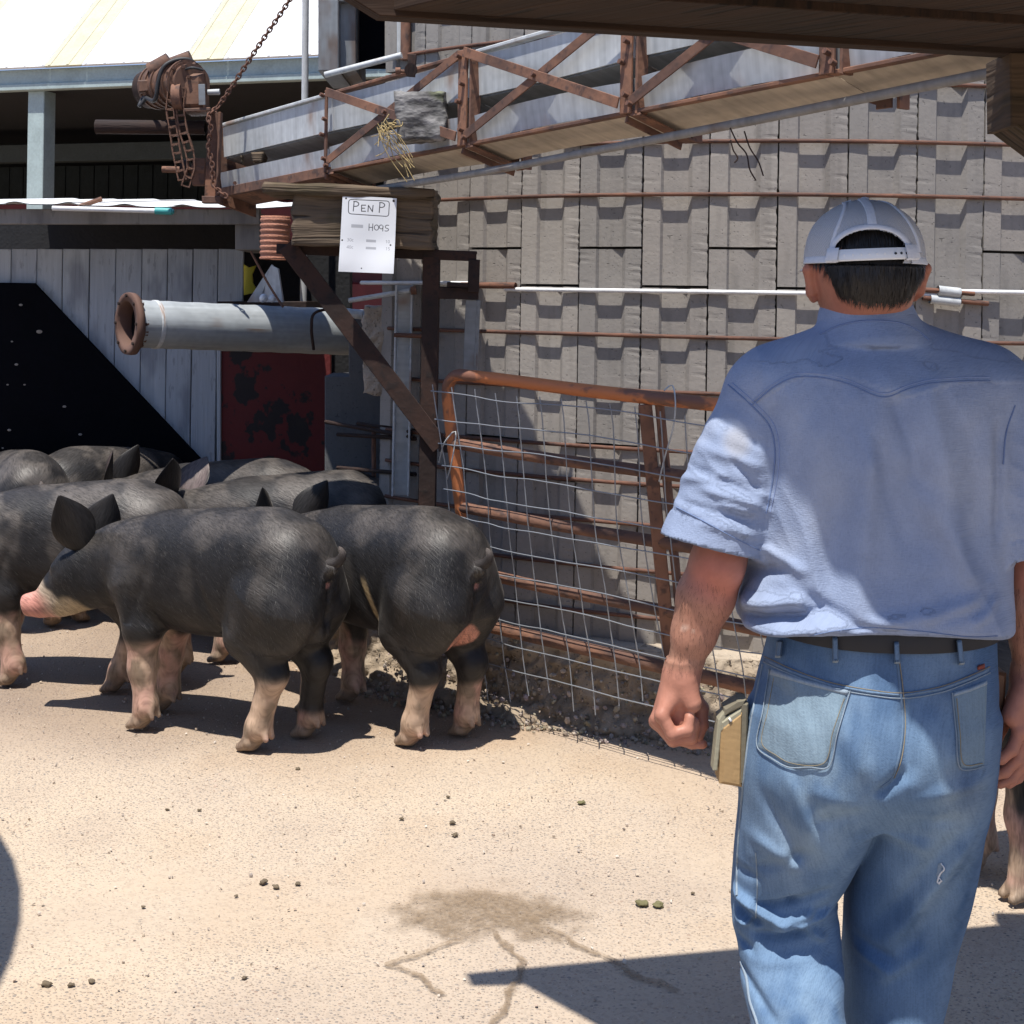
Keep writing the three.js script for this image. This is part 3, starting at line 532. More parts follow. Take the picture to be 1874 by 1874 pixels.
single('hose_end', merge([rod(P(284, 386, 6.62), P(315, 387, 6.62), 0.017, 12), rod(P(315, 387, 6.62), P(318, 387, 6.62), 0.012, 12)]), M.teal, 'teal coupling pushed over the end of the white roof pipe', 'coupling');
single('rusty_bar', rod(P(142, 379, 6.64), P(186, 364, 6.7), 0.012, 8), M.rust, 'short rusty bar lying on the shed roof', 'bar');
// things in the dark corner
single('yellow_scrap', lumpy(prism([P(446, 540, 7.2), P(472, 534, 7.2), P(462, 518, 7.2), P(461, 502, 7.2), P(468, 486, 7.2), P(455, 490, 7.2), P(446, 484, 7.2)], 0, V(0, 0, -0.02)), 0.004, 30), M.yellow, 'torn yellow plastic scrap in the dark corner by the planks', 'plastic scrap');
single('steel_bracket', merge([prism([P(452, 553, 6.5), P(473, 553, 6.5), P(500, 486, 6.5), P(497, 484, 6.5)], 0, V(0, 0, -0.01)), prism([P(474, 553, 6.52), P(518, 553, 6.45), P(504, 492, 6.45), P(500, 486, 6.5)], 0, V(0.002, 0, -0.01))]), M.galv, 'grey triangular steel bracket standing on the ledge above the pipe', 'bracket');
single('reinforcing_bar', tube([P(459, 460, 6.4), P(474, 488, 6.4), P(490, 518, 6.38), P(518, 562, 6.35)], 0.006, 20, 6), M.rust, 'thin rusty bar leaning across the triangular bracket', 'bar');
for (const [x, y, s] of [[482, 546, 0.022], [498, 547, 0.018]]) { const g = lumpy(new THREE.IcosahedronGeometry(s, 2), 0.006, 40, x); const p = P(x, y, 6.42); g.translate(p.x, p.y, p.z); single('chalky_stone', boxUV(g), M.white, (x < 490 ? 'left' : 'right') + ' one of two white lumps at the foot of the triangular bracket', 'stone', 'white lumps on the ledge'); }
{
  const a = P(503, 475, 5.75), b = P(506, 396, 5.75), n = 26, l = []; const len = a.distanceTo(b);
  for (let i = 0; i <= n; i++) { const t = i / n, r = 0.062 + 0.0035 * Math.sin(t * Math.PI * 2 * 8); l.push(new THREE.Vector2(r, t * len)); }
  l.push(new THREE.Vector2(0.05, len), new THREE.Vector2(0.05, 0)); const g = new THREE.LatheGeometry(l, 30); g.translate(a.x, a.y, a.z); single('clay_pipe', g, M.terra, 'ribbed terracotta clay pipe standing behind the left end of the timber', 'clay pipe');
}
// big galvanised duct with a rusted flange
{
  const a = P(236, 592, 6.0), b = P(668, 609, 6.72), ax = b.clone().sub(a).normalize(), L = a.distanceTo(b), duct = thing('duct', 'large galvanised duct with a rusted flange on its open left end', 'duct', a.clone().setY(a.y));
  const sideways = (g) => { g.rotateZ(-Math.PI / 2); const m = new THREE.Matrix4().makeBasis(ax, V(0, 1, 0), ax.clone().cross(V(0, 1, 0))).setPosition(a); return g.applyMatrix4(m); };
  const prof = []; for (let i = 0; i <= 40; i++) prof.push(new THREE.Vector2(0.105 + 0.008 * i / 40 + 0.0012 * Math.sin(i * 1.3), L * i / 40)); prof.push(new THREE.Vector2(0.106, L));
  const wall = new THREE.LatheGeometry(prof, 48); const uv = wall.attributes.uv; for (let i = 0; i < uv.count; i++) uv.setXY(i, uv.getX(i) * 0.66, uv.getY(i) * 1.1);
  part('duct_wall', sideways(wall), M.galvDuct, duct); part('duct_inner_shade', sideways(new THREE.LatheGeometry([[0.1035, 0], [0.106, L * 0.5], [0.106, L - 0.01]].map((q) => new THREE.Vector2(...q)), 40)), M.dark, duct);  // near-black inner sheet paints the shade inside the open duct
  part('flange', sideways(lumpy(new THREE.LatheGeometry([[0.10, -0.012], [0.137, -0.012], [0.139, 0.004], [0.137, 0.022], [0.106, 0.024], [0.106, 0.05], [0.1, 0.05], [0.1, -0.012]].map((q) => new THREE.Vector2(...q)), 40), 0.004, 30)), M.rust, duct, 'rusted flange ring');
  part('band', sideways(new THREE.LatheGeometry([[0.106, 0.11], [0.109, 0.112], [0.109, 0.128], [0.106, 0.13]].map((q) => new THREE.Vector2(...q)), 40)), M.galv, duct);
  for (let i = 0; i < 8; i++) { const t = i / 8 * 6.283, g = new THREE.CylinderGeometry(0.008, 0.008, 0.05, 6); g.translate(0, 0.006, 0); g.translate(0.122 * Math.cos(t), 0, 0.122 * Math.sin(t)); part('bolt', sideways(g), M.rustDark, duct); }
  const e = P(600, 560, 6.22); part('clamp', tube([P(574, 640, 6.05), P(570, 600, 6.02), P(574, 575, 6.04), P(600, 566, 6.08), P(640, 570, 6.1)], 0.007, 24, 6), M.rustDark, duct); void e;
  part('stub', rod(P(625, 572, 6.1), P(664, 576, 6.1), 0.022, 14), M.galv, duct);
  part('end_cap', rod(b, b.clone().addScaledVector(ax, 0.02), 0.1, 30), M.galvDark, duct);
}
// ---------- steel stand and timber under the conveyor ----------
{
  const D = 5.33, st = thing('steel_stand', 'rusty angle iron stand with a long diagonal brace under the conveyor', 'stand', P(780, 960, D).setY(0));
  const ang = (a, b, h, w, n, m = M.rustDark) => part(n, merge([beam(a, b, h, 0.008, 0.002), beam(a.clone().add(V(0, h / 2, -w / 2)), b.clone().add(V(0, h / 2, -w / 2)), 0.008, w, 0.002)]), m, st);
  ang(P(506, 456, D), P(872, 470, D), 0.036, 0.1, 'top_rail');
  part('brace', merge([beam(P(524, 448, D - 0.02), P(806, 818, D - 0.02), 0.072, 0.008, 0.002), beam(P(540, 448, D + 0.02), P(822, 818, D + 0.02), 0.008, 0.06, 0.002)]), M.rustDark, st);
  { const f = P(779, 960, D).setY(0), t = P(789, 470, D); f.x = P(776, 1200, D).x; part('post', merge([beam(f, t, 0.064, 0.01, 0.002, V(1, 0, 0)), beam(f.clone().add(V(0.03, 0, -0.03)), t.clone().add(V(0.03, 0, -0.03)), 0.008, 0.06, 0.002, V(1, 0, 0))]), M.rustDark, st); }
  ang(P(798, 536, D), P(876, 538, D), 0.045, 0.06, 'arm');
  part('drop_bar', beam(P(868, 475, D - 0.01), P(866, 535, D - 0.01), 0.045, 0.008, 0.002, V(1, 0, 0)), M.rustDark, st);
  part('hanger', merge([beam(P(866, 548, D + 0.01), P(860, 690, D + 0.04), 0.058, 0.008, 0.002, V(1, 0, 0)), beam(P(874, 548, D + 0.03), P(868, 690, D + 0.06), 0.008, 0.05, 0.002, V(1, 0, 0))]), M.galvDark, st, 'grey galvanised hanger');
  part('clip', beam(P(818, 520, D - 0.03), P(856, 522, D - 0.03), 0.018, 0.03), M.rustDark, st);
}
{
  const mk = (pts, d, dep, m, nm, lb, sd) => { const q = pts.map(([x, y]) => P(x, y, d)); const a = q[0], l = q[0].distanceTo(q[1]), h = q[0].distanceTo(q[3]); let g = new THREE.BoxGeometry(l, h, dep, Math.ceil(l / 0.02), Math.ceil(h / 0.015), Math.ceil(dep / 0.03)); g = lumpy(g, sd === 7 ? 0.016 : 0.009, sd === 7 ? 16 : 9, sd); const p = g.attributes.position; for (let i = 0; i < p.count; i++) { const x = p.getX(i), y = p.getY(i), z = p.getZ(i), e = sst(l / 2 - 0.05, l / 2, Math.abs(x)); p.setX(i, x - Math.sign(x) * e * 0.03 * fbm3(y * (sd === 7 ? 14 : 34), z * 22, sd, 2)); p.setY(i, y + (sd === 7 ? 0 : 0.0018) * (fbm3(x * 12, y * 40, z * 12, 2, sd) - 0.5)); } g.computeVertexNormals(); g = boxUV(g); const c = q.reduce((s, k) => s.add(k), V()).multiplyScalar(0.25); const x = q[1].clone().sub(a).normalize(); g.applyMatrix4(new THREE.Matrix4().makeBasis(x, V(0, 1, 0).addScaledVector(x, -x.y).normalize(), V(0, 0, 1)).setPosition(c.x, c.y, c.z - dep / 2)); return single(nm, g, m, lb, 'timber'); };
  mk([[527, 447], [800, 457], [800, 362], [527, 350]], 5.24, 0.26, M.timber, 'timber_block', 'thick mossy timber block carrying the paper pen sign', 2);
  mk([[474, 352], [803, 364], [803, 346], [474, 333]], 5.21, 0.32, M.timber, 'timber_board', 'mossy flat board lying on the timber block below the conveyor', 5);
  mk([[716, 258], [828, 254], [824, 166], [712, 170]], 4.86, 0.12, M.timberGrey, 'weathered_block', 'weathered grey wood block clamped on the side of the conveyor', 7);
  mk([[452, 297], [489, 296], [489, 277], [452, 278]], 6.06, 0.06, M.timber, 'wood_wedge', 'small squared wood wedge lying in the conveyor trough', 9);
  mk([[434, 300], [449, 300], [449, 282], [434, 284]], 6.1, 0.05, M.timber, 'wood_chip', 'tiny wood chip left of the wedge in the conveyor trough', 11);
}
// paper sign
{
  const c = document.createElement('canvas'); c.width = 512; c.height = 700; const x = c.getContext('2d');
  x.fillStyle = '#dfe0e2'; x.fillRect(0, 0, 512, 700);
  x.strokeStyle = '#26262c'; x.lineWidth = 7; x.lineCap = 'round'; x.lineJoin = 'round';
  x.beginPath(); x.moveTo(85, 36); x.lineTo(415, 30); x.quadraticCurveTo(445, 30, 444, 60); x.lineTo(442, 150); x.quadraticCurveTo(440, 172, 412, 172); x.lineTo(92, 168); x.quadraticCurveTo(62, 166, 62, 138); x.lineTo(60, 66); x.quadraticCurveTo(60, 38, 85, 36); x.stroke();
  const st = (pts) => { x.beginPath(); pts.forEach(([a, b], i) => (i ? x.lineTo(a, b) : x.moveTo(a, b))); x.stroke(); };
  x.lineWidth = 8;
  const Pp = (a, h) => { st([[a, 140], [a + 4, 140 - h]]); x.beginPath(); x.moveTo(a, 142 - h); x.bezierCurveTo(a + 62, 130 - h, a + 66, 190 - h, a + 4, 184 - h); x.stroke(); };
  Pp(108, 88); st([[222, 80], [184, 82], [186, 138], [224, 136]]); st([[186, 110], [214, 108]]); st([[246, 138], [248, 80], [288, 136], [292, 78]]); Pp(352, 92);
  x.lineWidth = 6.5; x.strokeStyle = '#3c3c44';
  st([[262, 250], [262, 310]]); st([[296, 248], [296, 310]]); st([[262, 282], [296, 280]]); x.beginPath(); x.ellipse(332, 280, 20, 24, 0, 0, 7); x.stroke(); x.beginPath(); x.arc(376, 272, 18, -0.6, 5.2); x.stroke(); st([[392, 262], [392, 310]]); x.beginPath(); x.moveTo(446, 254); x.bezierCurveTo(406, 246, 408, 282, 430, 282); x.bezierCurveTo(458, 286, 446, 316, 412, 306); x.stroke();
  x.globalAlpha = 0.6; x.fillStyle = '#50505a'; x.font = '40px sans-serif'; x.fillText('30c', 62, 420); x.fillText('40c', 62, 486); x.fillText('10', 420, 420); x.fillText('15', 424, 486); x.globalAlpha = 0.35; x.fillRect(240, 394, 92, 24); x.fillRect(240, 462, 96, 22); x.fillRect(96, 262, 110, 30);
  x.globalAlpha = 1; x.fillStyle = '#1b1b1e'; for (const [a, b, r] of [[34, 28, 9], [484, 26, 11], [18, 412, 8], [470, 436, 8], [210, 662, 6]]) { x.beginPath(); x.arc(a, b, r, 0, 7); x.fill(); }
  const t = new THREE.CanvasTexture(c); t.colorSpace = THREE.SRGBColorSpace;
  const D = 5.21, q = [P(627, 357, D), P(726, 363, D), P(721, 501, D), P(620, 497, D)], n = 16, pos = [], uv = [], id = [];
  for (let j = 0; j <= n; j++) for (let i = 0; i <= n; i++) { const u = i / n, v = j / n, w = q[0].clone().lerp(q[1], u).lerp(q[3].clone().lerp(q[2], u), v); w.z += 0.012 * sst(0.55, 1, v) + 0.006 * Math.sin(u * 5 + v * 3) * v; pos.push(w.x, w.y, w.z); uv.push(u, 1 - v); }
  for (let j = 0; j < n; j++) for (let i = 0; i < n; i++) { const o = j * (n + 1) + i; id.push(o, o + n + 1, o + 1, o + 1, o + n + 1, o + n + 2); }
  const g = new THREE.BufferGeometry(); g.setAttribute('position', new THREE.Float32BufferAttribute(pos, 3)); g.setAttribute('uv', new THREE.Float32BufferAttribute(uv, 2)); g.setIndex(id); g.computeVertexNormals();
  const m = new THREE.MeshStandardMaterial({ map: t, roughness: 0.85, side: THREE.DoubleSide }); m.color.setRGB(0.92, 0.94, 0.97);
  single('paper_sign', g, m, 'white paper sign with handwritten pen lettering nailed to the timber block', 'sign');
}

// unseen round tank shape, added left of view only to cast the curved shadow
{ const l = [[0, 2.2], [2.0, 2.2], [2.04, 2.15], [2.04, 1.5], [2.06, 1.48], [2.04, 1.46], [2.04, 0.8], [2.06, 0.78], [2.04, 0.76], [2.04, 0.0]].map((q) => new THREE.Vector2(...q)), g = new THREE.LatheGeometry(l, 64); g.translate(-3.46, 0, -2.25); single('shadow_caster', g, M.galv, 'unseen tank shape added beyond the left edge to throw the curved shadow at lower left', 'tank'); }

// ---------- conveyor ----------
const KO = V(-0.75, 2.118, -5.56), KA = V(0.6, 0.031, 0.8), KB = V(0.8, -0.28, -0.6), KW = 0.19;
const K = (s, h, w) => KO.clone().addScaledVector(KA, s).addScaledVector(KB, w).add(V(0, h, 0));
{
  const cv = thing('conveyor', 'long galvanised trough conveyor in a rusty trussed frame rising over the yard', 'conveyor', K(0, 0, 0));
  const sheet = (s0, s1, h0, h1, w0, w1, m, n, sag = 0) => {   // a bent sheet with thickness between (s, h, w) ranges
    const N = 8, a = [];
    for (let i = 0; i <= N; i++) { const t = i / N, s = lerp(s0, s1, t), y = -sag * 4 * t * (1 - t); a.push([K(s, h0 + y, w0), K(s, h1 + y, w1)]); }
    const nrm = a[0][1].clone().sub(a[0][0]).cross(KA).normalize().multiplyScalar(0.005), pos = [], uv = [], id = [];
    a.forEach(([p, q], i) => { for (const [r, k] of [[p, 1], [q, 1], [p, -1], [q, -1]]) { pos.push(r.x + nrm.x * k, r.y + nrm.y * k, r.z + nrm.z * k); } const L = i / N * (s1 - s0) * 1.0, ww = p.distanceTo(q); uv.push(L, 0, L, ww, L, 0, L, ww); });
    for (let i = 0; i < N; i++) { const o = i * 4; for (const [p, q] of [[0, 1], [1, 3], [3, 2], [2, 0]]) id.push(o + p, o + q, o + 4 + p, o + q, o + 4 + q, o + 4 + p); }
    id.push(0, 2, 1, 1, 2, 3); const e = N * 4; id.push(e, e + 1, e + 2, e + 1, e + 3, e + 2);
    const g = new THREE.BufferGeometry(); g.setAttribute('position', new THREE.Float32BufferAttribute(pos, 3)); g.setAttribute('uv', new THREE.Float32BufferAttribute(uv, 2)); g.setIndex(id); const q = g.toNonIndexed(); q.computeVertexNormals();
    return part(n, q, m, cv);
  };
  const bays = [-1.037, 0, 0.972, 1.83, 2.596, 3.3];
  for (let i = 0; i < bays.length - 1; i++) {
    const a = bays[i] + 0.002, b = bays[i + 1] - 0.002, sag = i ? 0.018 : 0;
    sheet(a, b, 0.0, 0.085 + 0.006 * (i % 2), 0.015, 0.0, M.galv, 'lower_side_sheet', -sag * 0.6); sheet(a, b, -0.004, -0.004, 0.02, KW - 0.02, i ? M.galvBrown : M.rust, 'lower_floor_sheet', -sag * 0.6); sheet(a, b, 0.0, 0.085, KW - 0.015, KW, M.galv, 'lower_side_sheet', -sag * 0.6);
    sheet(a, b, 0.165, 0.30, 0.02, 0.012, M.galv, 'upper_side_sheet', sag * 0.3); sheet(a, b, 0.165, 0.165, 0.026, KW - 0.026, M.galvDark, 'upper_floor_sheet', sag * 0.3); sheet(a, b, 0.165, 0.30, KW - 0.02, KW - 0.012, M.galv, 'upper_side_sheet', sag * 0.3);
    part('top_rim', beam(K(a, 0.312, 0.013), K(b, 0.312, 0.013), 0.014, 0.036, 0.003), i === 1 ? M.rust : M.galv, cv); part('top_rim', beam(K(a, 0.312, KW), K(b, 0.312, KW), 0.016, 0.035, 0.003), M.galv, cv);
    part('chord', beam(K(a, -0.012, -0.004), K(b, -0.012, -0.004), i ? 0.012 : 0.042, 0.03, 0.002), M.rust, cv);
  }
  bays.slice(1, -1).forEach((s, i) => {
    const th = i === 0 ? 0.016 : 0.05;
    for (const w of [-0.02, KW + 0.02]) {
      part('post', merge([beam(K(s, -0.02, w), K(s + (i === 0 ? 0 : 0), 0.315, w), th, 0.01, 0.002, KA), ...(i ? [beam(K(s + 0.045, -0.02, w + 0.02), K(s + 0.045, 0.315, w + 0.02), 0.01, 0.045, 0.002, KA)] : [])]), M.rust, cv);
    }
    for (const [h, o] of [[0.03, 0.01], [0.13, -0.008], [0.19, 0.012], [0.29, -0.01], [0.0, 0.03]]) { const p = K(s, h, -0.026).addScaledVector(KA, o); const g = rod(p, p.clone().addScaledVector(KB, -0.018), 0.0085, 6); part('bolt', g, M.rustHoop, cv); }
    if (i < 3) part('cross_angle', merge([beam(K(s + 0.04, -0.026, -0.02), K(s + 0.04, -0.026, KW + 0.02), 0.008, 0.045, 0.002, V(0, 1, 0)), beam(K(s, -0.036, -0.02), K(s, -0.036, KW + 0.02), 0.022, 0.008, 0.002)]), M.rust, cv);
  });
  for (let i = 0; i < 3; i++) {
    const o = i ? 0 : 0.012;
    part('cross_brace', beam(K(bays[i + 1] + 0.02, 0.30, -0.034), K(bays[i + 2] - 0.02, 0.01, -0.034), 0.034, 0.006, 0.001), M.rust, cv); part('cross_brace', beam(K(bays[i + 1] + 0.02, 0.01 + o, -0.026), K(bays[i + 2] - 0.02, 0.30, -0.026), 0.032, 0.006, 0.001), M.rust, cv);
    part('cross_brace', beam(K(bays[i + 1] + 0.02, 0.30, KW + 0.03), K(bays[i + 2] - 0.02, 0.01, KW + 0.03), 0.034, 0.006, 0.001), M.rust, cv); const c = K((bays[i + 1] + bays[i + 2]) / 2, 0.155, -0.03); part('bolt', rod(c, c.clone().addScaledVector(KB, -0.02), 0.009, 6), M.rustHoop, cv);
  }
  // end plate and shafts at the left end
  part('end_plate', prism([K(-1.045, -0.06, 0.0), K(-1.045, -0.06, KW), K(-1.045, 0.32, KW), K(-1.045, 0.32, 0)], 0, KA.clone().multiplyScalar(-0.012)), M.rust, cv);
  part('end_angle', merge([beam(P(384, 372, 6.21), P(392, 206, 6.21), 0.05, 0.01, 0.002, V(1, 0, 0)), beam(P(398, 372, 6.189), P(404, 206, 6.189), 0.01, 0.05, 0.002, V(1, 0, 0))]), M.rust, cv);
  part('foot_plate', beam(P(372, 366, 6.189), P(406, 366, 6.189), 0.032, 0.06), M.rust, cv);
  part('shaft', rod(P(297, 310, 6.242), P(384, 312, 6.242), 0.015, 12), M.rust, cv); part('bearing', merge([rod(P(352, 311, 6.242), P(376, 312, 6.242), 0.03, 12), beam(P(366, 340, 6.242), P(366, 290, 6.242), 0.06, 0.05)]), M.rust, cv);
  part('lower_sprocket', rod(P(333, 312, 6.242), P(347, 312, 6.242), 0.05, 16), M.rustDark, cv);
  part('plate_bolt', rod(P(430, 335, 6.039), P(430, 335, 5.997), 0.009, 6), M.rustHoop, cv); part('plate_bolt', rod(P(578, 318, 5.783), P(578, 318, 5.74), 0.009, 6), M.rustHoop, cv);
  for (const x of [724, 806]) part('clamp_bolt', merge([rod(P(x, 130, 4.98), P(x + 28, 131, 4.98), 0.006, 8), rod(P(x, 130, 4.98), P(x + 9, 130, 4.98), 0.014, 6)]), M.rust, cv);
  part('hanger_ear', merge([rod(P(752, 128, 4.98), P(752, 128, 4.94), 0.024, 14), beam(P(752, 140, 4.96), P(755, 100, 4.96), 0.03, 0.03, 0.002, V(1, 0, 0))]), M.rustDark, cv);
  part('leg', beam(K(2.75, 0, 0.1).setY(0), K(2.75, 0, 0.1), 0.06, 0.06), M.rust, cv);
  // motor and gearbox
  const D = 6.295, mt = thing('drive_motor', 'rusty electric motor and gearbox mounted above the left end of the conveyor', 'motor', P(320, 205, D));
  const cyl = (x0, y0, x1, y1, r, d0 = D, d1 = D, n = 24) => rod(P(x0, y0, d0), P(x1, y1, d1), r, n);
  part('motor_body', merge([cyl(286, 160, 346, 152, 0.098, D + 0.1, D - 0.12), cyl(346, 152, 352, 151, 0.085, D - 0.12, D - 0.15)]), M.motor, mt);
  for (let i = 0; i < 6; i++) { const a = V().lerpVectors(P(290, 159.5, D + 0.09), P(342, 152.5, D - 0.11), i / 5), n = P(346, 152, D - 0.12).sub(P(286, 160, D + 0.1)).normalize(); part('cooling_fin', rod(a, a.clone().addScaledVector(n, 0.012), 0.106, 26), M.motor, mt); }
  part('end_bell', merge([cyl(272, 164, 288, 160, 0.09, D + 0.14, D + 0.09)]), M.rustDark, mt);
  part('cooling_cover', cyl(276, 132, 312, 112, 0.042, D - 0.02, D - 0.02), M.motor, mt); part('cooling_cover', cyl(312, 120, 350, 106, 0.036, D + 0.06, D + 0.06), M.motor, mt);
  part('junction_box', beam(P(256, 160, D), P(280, 158, D), 0.056, 0.07, 0.006), M.motor, mt);
  const gb = []; gb.push(beam(P(358, 202, D - 0.1), P(356, 138, D - 0.1), 0.105, 0.14, 0.02, V(1, 0, 0)), beam(P(344, 206, D - 0.1), P(392, 204, D - 0.1), 0.016, 0.16), cyl(352, 134, 364, 128, 0.04, D - 0.1, D - 0.1));
  part('gearbox', merge(gb), M.motor, mt); part('name_plate', beam(P(370, 192, D - 0.185), P(369, 154, D - 0.185), 0.03, 0.004, 0.001, V(1, 0, 0)), M.galvDark, mt);
  part('output_shaft', cyl(380, 169, 402, 168, 0.013, D - 0.1, D - 0.1), M.galv, mt); part('upper_sprocket', rod(P(318, 178, D - 0.16), P(334, 177, D - 0.16), 0.06, 18), M.rust, mt);
  part('cable', tube([P(268, 178, D - 0.02), P(255, 195, D - 0.02), P(262, 180, D), P(284, 182, D - 0.12), P(290, 150, D - 0.14), P(300, 122, D - 0.14), P(322, 110, D - 0.12), P(348, 110, D - 0.1), P(362, 124, D - 0.08)], 0.010, 60, 8), M.cable, mt);
  part('cable', tube([P(330, 150, D - 0.15), P(334, 132, D - 0.16), P(350, 124, D - 0.18), P(372, 128, D - 0.16)], 0.006, 30, 6), M.cable, mt);
  for (const [x, y] of [[318, 124], [334, 122], [306, 134], [345, 140]]) part('bolt', rod(P(x, y, D - 0.16), P(x, y, D - 0.19), 0.008, 6), M.rust, mt);
  // drive chain: flat block links in two strands
  const ch = thing('drive_chain', 'rusty block chain looping down from the motor to the lower shaft', 'chain', P(330, 340, 6.189));
  const blk = new THREE.BoxGeometry(0.036, 0.006, 0.012), link = merge([new THREE.BoxGeometry(0.006, 0.05, 0.016).translate(-0.017, 0, 0), new THREE.BoxGeometry(0.006, 0.05, 0.016).translate(0.017, 0, 0), blk.clone().translate(0, 0.022, 0), blk.clone().translate(0, -0.022, 0)]);
  const w0 = rootPos(ch);
  for (const [pts, n] of [[[[314, 176], [312, 200], [318, 240], [324, 280], [332, 320]], 9], [[[332, 170], [330, 200], [336, 240], [346, 275], [350, 306], [342, 332]], 10]]) {
    const cv2 = new THREE.CatmullRomCurve3(pts.map(([x, y]) => P(x, y, 6.125)));
    for (let i = 0; i <= n; i++) { const o = new THREE.Mesh(link, M.rust), p = cv2.getPointAt(i / n), t = cv2.getTangentAt(i / n); o.name = 'link'; o.position.copy(p.sub(w0)); o.quaternion.setFromUnitVectors(V(0, -1, 0), t); o.rotateY(rr(-0.2, 0.2)); o.castShadow = true; ch.add(o); }
  }
  single('rusty_pipe', merge([(() => { const a = P(176, 232, 6.253), b = P(388, 234, 6.253), g = new THREE.LatheGeometry([[0.026, 0], [0.033, 0], [0.033, 0.5], [0.026, 0.5], [0.026, 0]].map((q) => new THREE.Vector2(...q)), 24); g.rotateZ(-Math.PI / 2); const x = b.clone().sub(a).normalize(); return g.toNonIndexed().applyMatrix4(new THREE.Matrix4().makeBasis(x, V(0, 1, 0), x.clone().cross(V(0, 1, 0))).setPosition(a)); })()]), M.rustDark, 'thick rusty pipe sticking out left from the conveyor end', 'pipe');
  // hanging chain
  const hc = thing('hoist_chain', 'slanting steel chain holding up the left end of the conveyor', 'chain', P(396, 200, 6.135));
  const tl = new THREE.TorusGeometry(0.010, 0.0036, 8, 14); tl.scale(1.45, 1, 1); const hw = rootPos(hc), cv3 = new THREE.CatmullRomCurve3([[585, -90, 6.135], [530, 0, 6.135], [464, 98, 6.135], [420, 165, 6.135], [398, 196, 6.125], [382, 214, 6.082], [386, 236, 6.082], [382, 268, 6.103], [388, 300, 6.103], [392, 340, 6.103], [412, 358, 6.082]].map((q) => P(...q))), cl = cv3.getLength(), cn = Math.round(cl / 0.021);
  for (let i = 0; i <= cn; i++) { const o = new THREE.Mesh(tl, M.rustHoop), p = cv3.getPointAt(i / cn), t = cv3.getTangentAt(i / cn); o.name = 'link'; o.position.copy(p.sub(hw)); o.quaternion.setFromUnitVectors(V(1, 0, 0), t); o.rotateX(i % 2 ? 1.57 : 0.1); o.castShadow = true; hc.add(o); }
  // straw caught on the block, wires and the long pipe behind
  const sg = []; for (let i = 0; i < 34; i++) { const a = P(700 + rr(-12, 20), 232 + rr(-10, 30), 4.85 + rr(-0.03, 0.03)), far = i > 24, b = far ? P(745 + rr(-10, 14), 300 + rr(-20, 34), 4.85) : a.clone().add(V(rr(-0.05, 0.07), rr(-0.07, 0.02), rr(-0.03, 0.03))), m = a.clone().lerp(b, 0.5).add(V(rr(-0.02, 0.02), rr(-0.01, 0.03), rr(-0.02, 0.02))); sg.push(tube([a, m, b], 0.0016, 6, 4)); }
  single('straw_wisp', merge(sg), M.straw, 'wisp of dry straw caught on the conveyor beside the weathered block', 'straw');
  single('long_pipe', tube([P(690, 346, 5.4), P(900, 312, 4.75), P(1120, 270, 4.25), P(1340, 228, 3.85), P(1560, 184, 3.52), P(1900, 116, 3.1)], 0.0135, 60, 12), mat(T.galv, { color: [0.34, 0.32, 0.30], rough: 0.7, metal: 0.1 }), 'long thin grey pipe slanting up behind the conveyor', 'pipe');
  const wg = [[[1336, 234], [1350, 262], [1366, 282], [1372, 310], [1383, 330]], [[1362, 240], [1372, 270], [1388, 296], [1397, 322]], [[1337, 256], [1342, 275], [1350, 290], [1344, 298]]].map((l) => tube(l.map(([x, y]) => P(x, y, 3.78)), 0.0022, 20, 5));
  single('loose_wire', merge(wg), M.rustDark, 'loose thin wires dangling below the conveyor in front of the silo', 'wire');
}
// ---------- overhead deck ----------
{
  const A = P(690, 36, 2.6), Bp = P(1810, 104, 2.88), y = A.y, dir = Bp.clone().sub(A).setY(0).normalize(), back = V(dir.z, 0, -dir.x); if (back.z < 0) back.negate();
  const dk = thing('timber_deck', 'dark brown plank deck overhead, seen from below at the top right', 'deck', A.clone());
  const W = 0.225, TH = 0.045, endX = (n) => n * 0.585, D_ = (n, x, up) => A.clone().addScaledVector(back, n).addScaledVector(dir, x).add(V(0, up, 0));   // planks run along the far edge; their left ends are sawn along a slanting line
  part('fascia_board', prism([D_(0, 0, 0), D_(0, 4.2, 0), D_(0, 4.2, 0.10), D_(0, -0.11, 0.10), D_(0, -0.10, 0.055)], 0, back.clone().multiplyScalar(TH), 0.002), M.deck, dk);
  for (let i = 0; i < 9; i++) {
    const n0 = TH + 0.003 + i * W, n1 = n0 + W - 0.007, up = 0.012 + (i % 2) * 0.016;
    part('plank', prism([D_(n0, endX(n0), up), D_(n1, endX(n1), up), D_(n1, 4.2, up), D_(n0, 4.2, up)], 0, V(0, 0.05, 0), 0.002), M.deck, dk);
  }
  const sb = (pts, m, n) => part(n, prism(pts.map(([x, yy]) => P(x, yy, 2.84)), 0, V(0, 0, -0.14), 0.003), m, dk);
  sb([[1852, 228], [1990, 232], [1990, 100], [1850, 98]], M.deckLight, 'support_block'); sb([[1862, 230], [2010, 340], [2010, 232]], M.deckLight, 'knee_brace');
  for (const x of [2.2, 4.0]) { const p = A.clone().addScaledVector(dir, x).addScaledVector(back, 0.12); part('post', beam(p.clone().setY(0), p, 0.14, 0.14), M.deck, dk); }
}
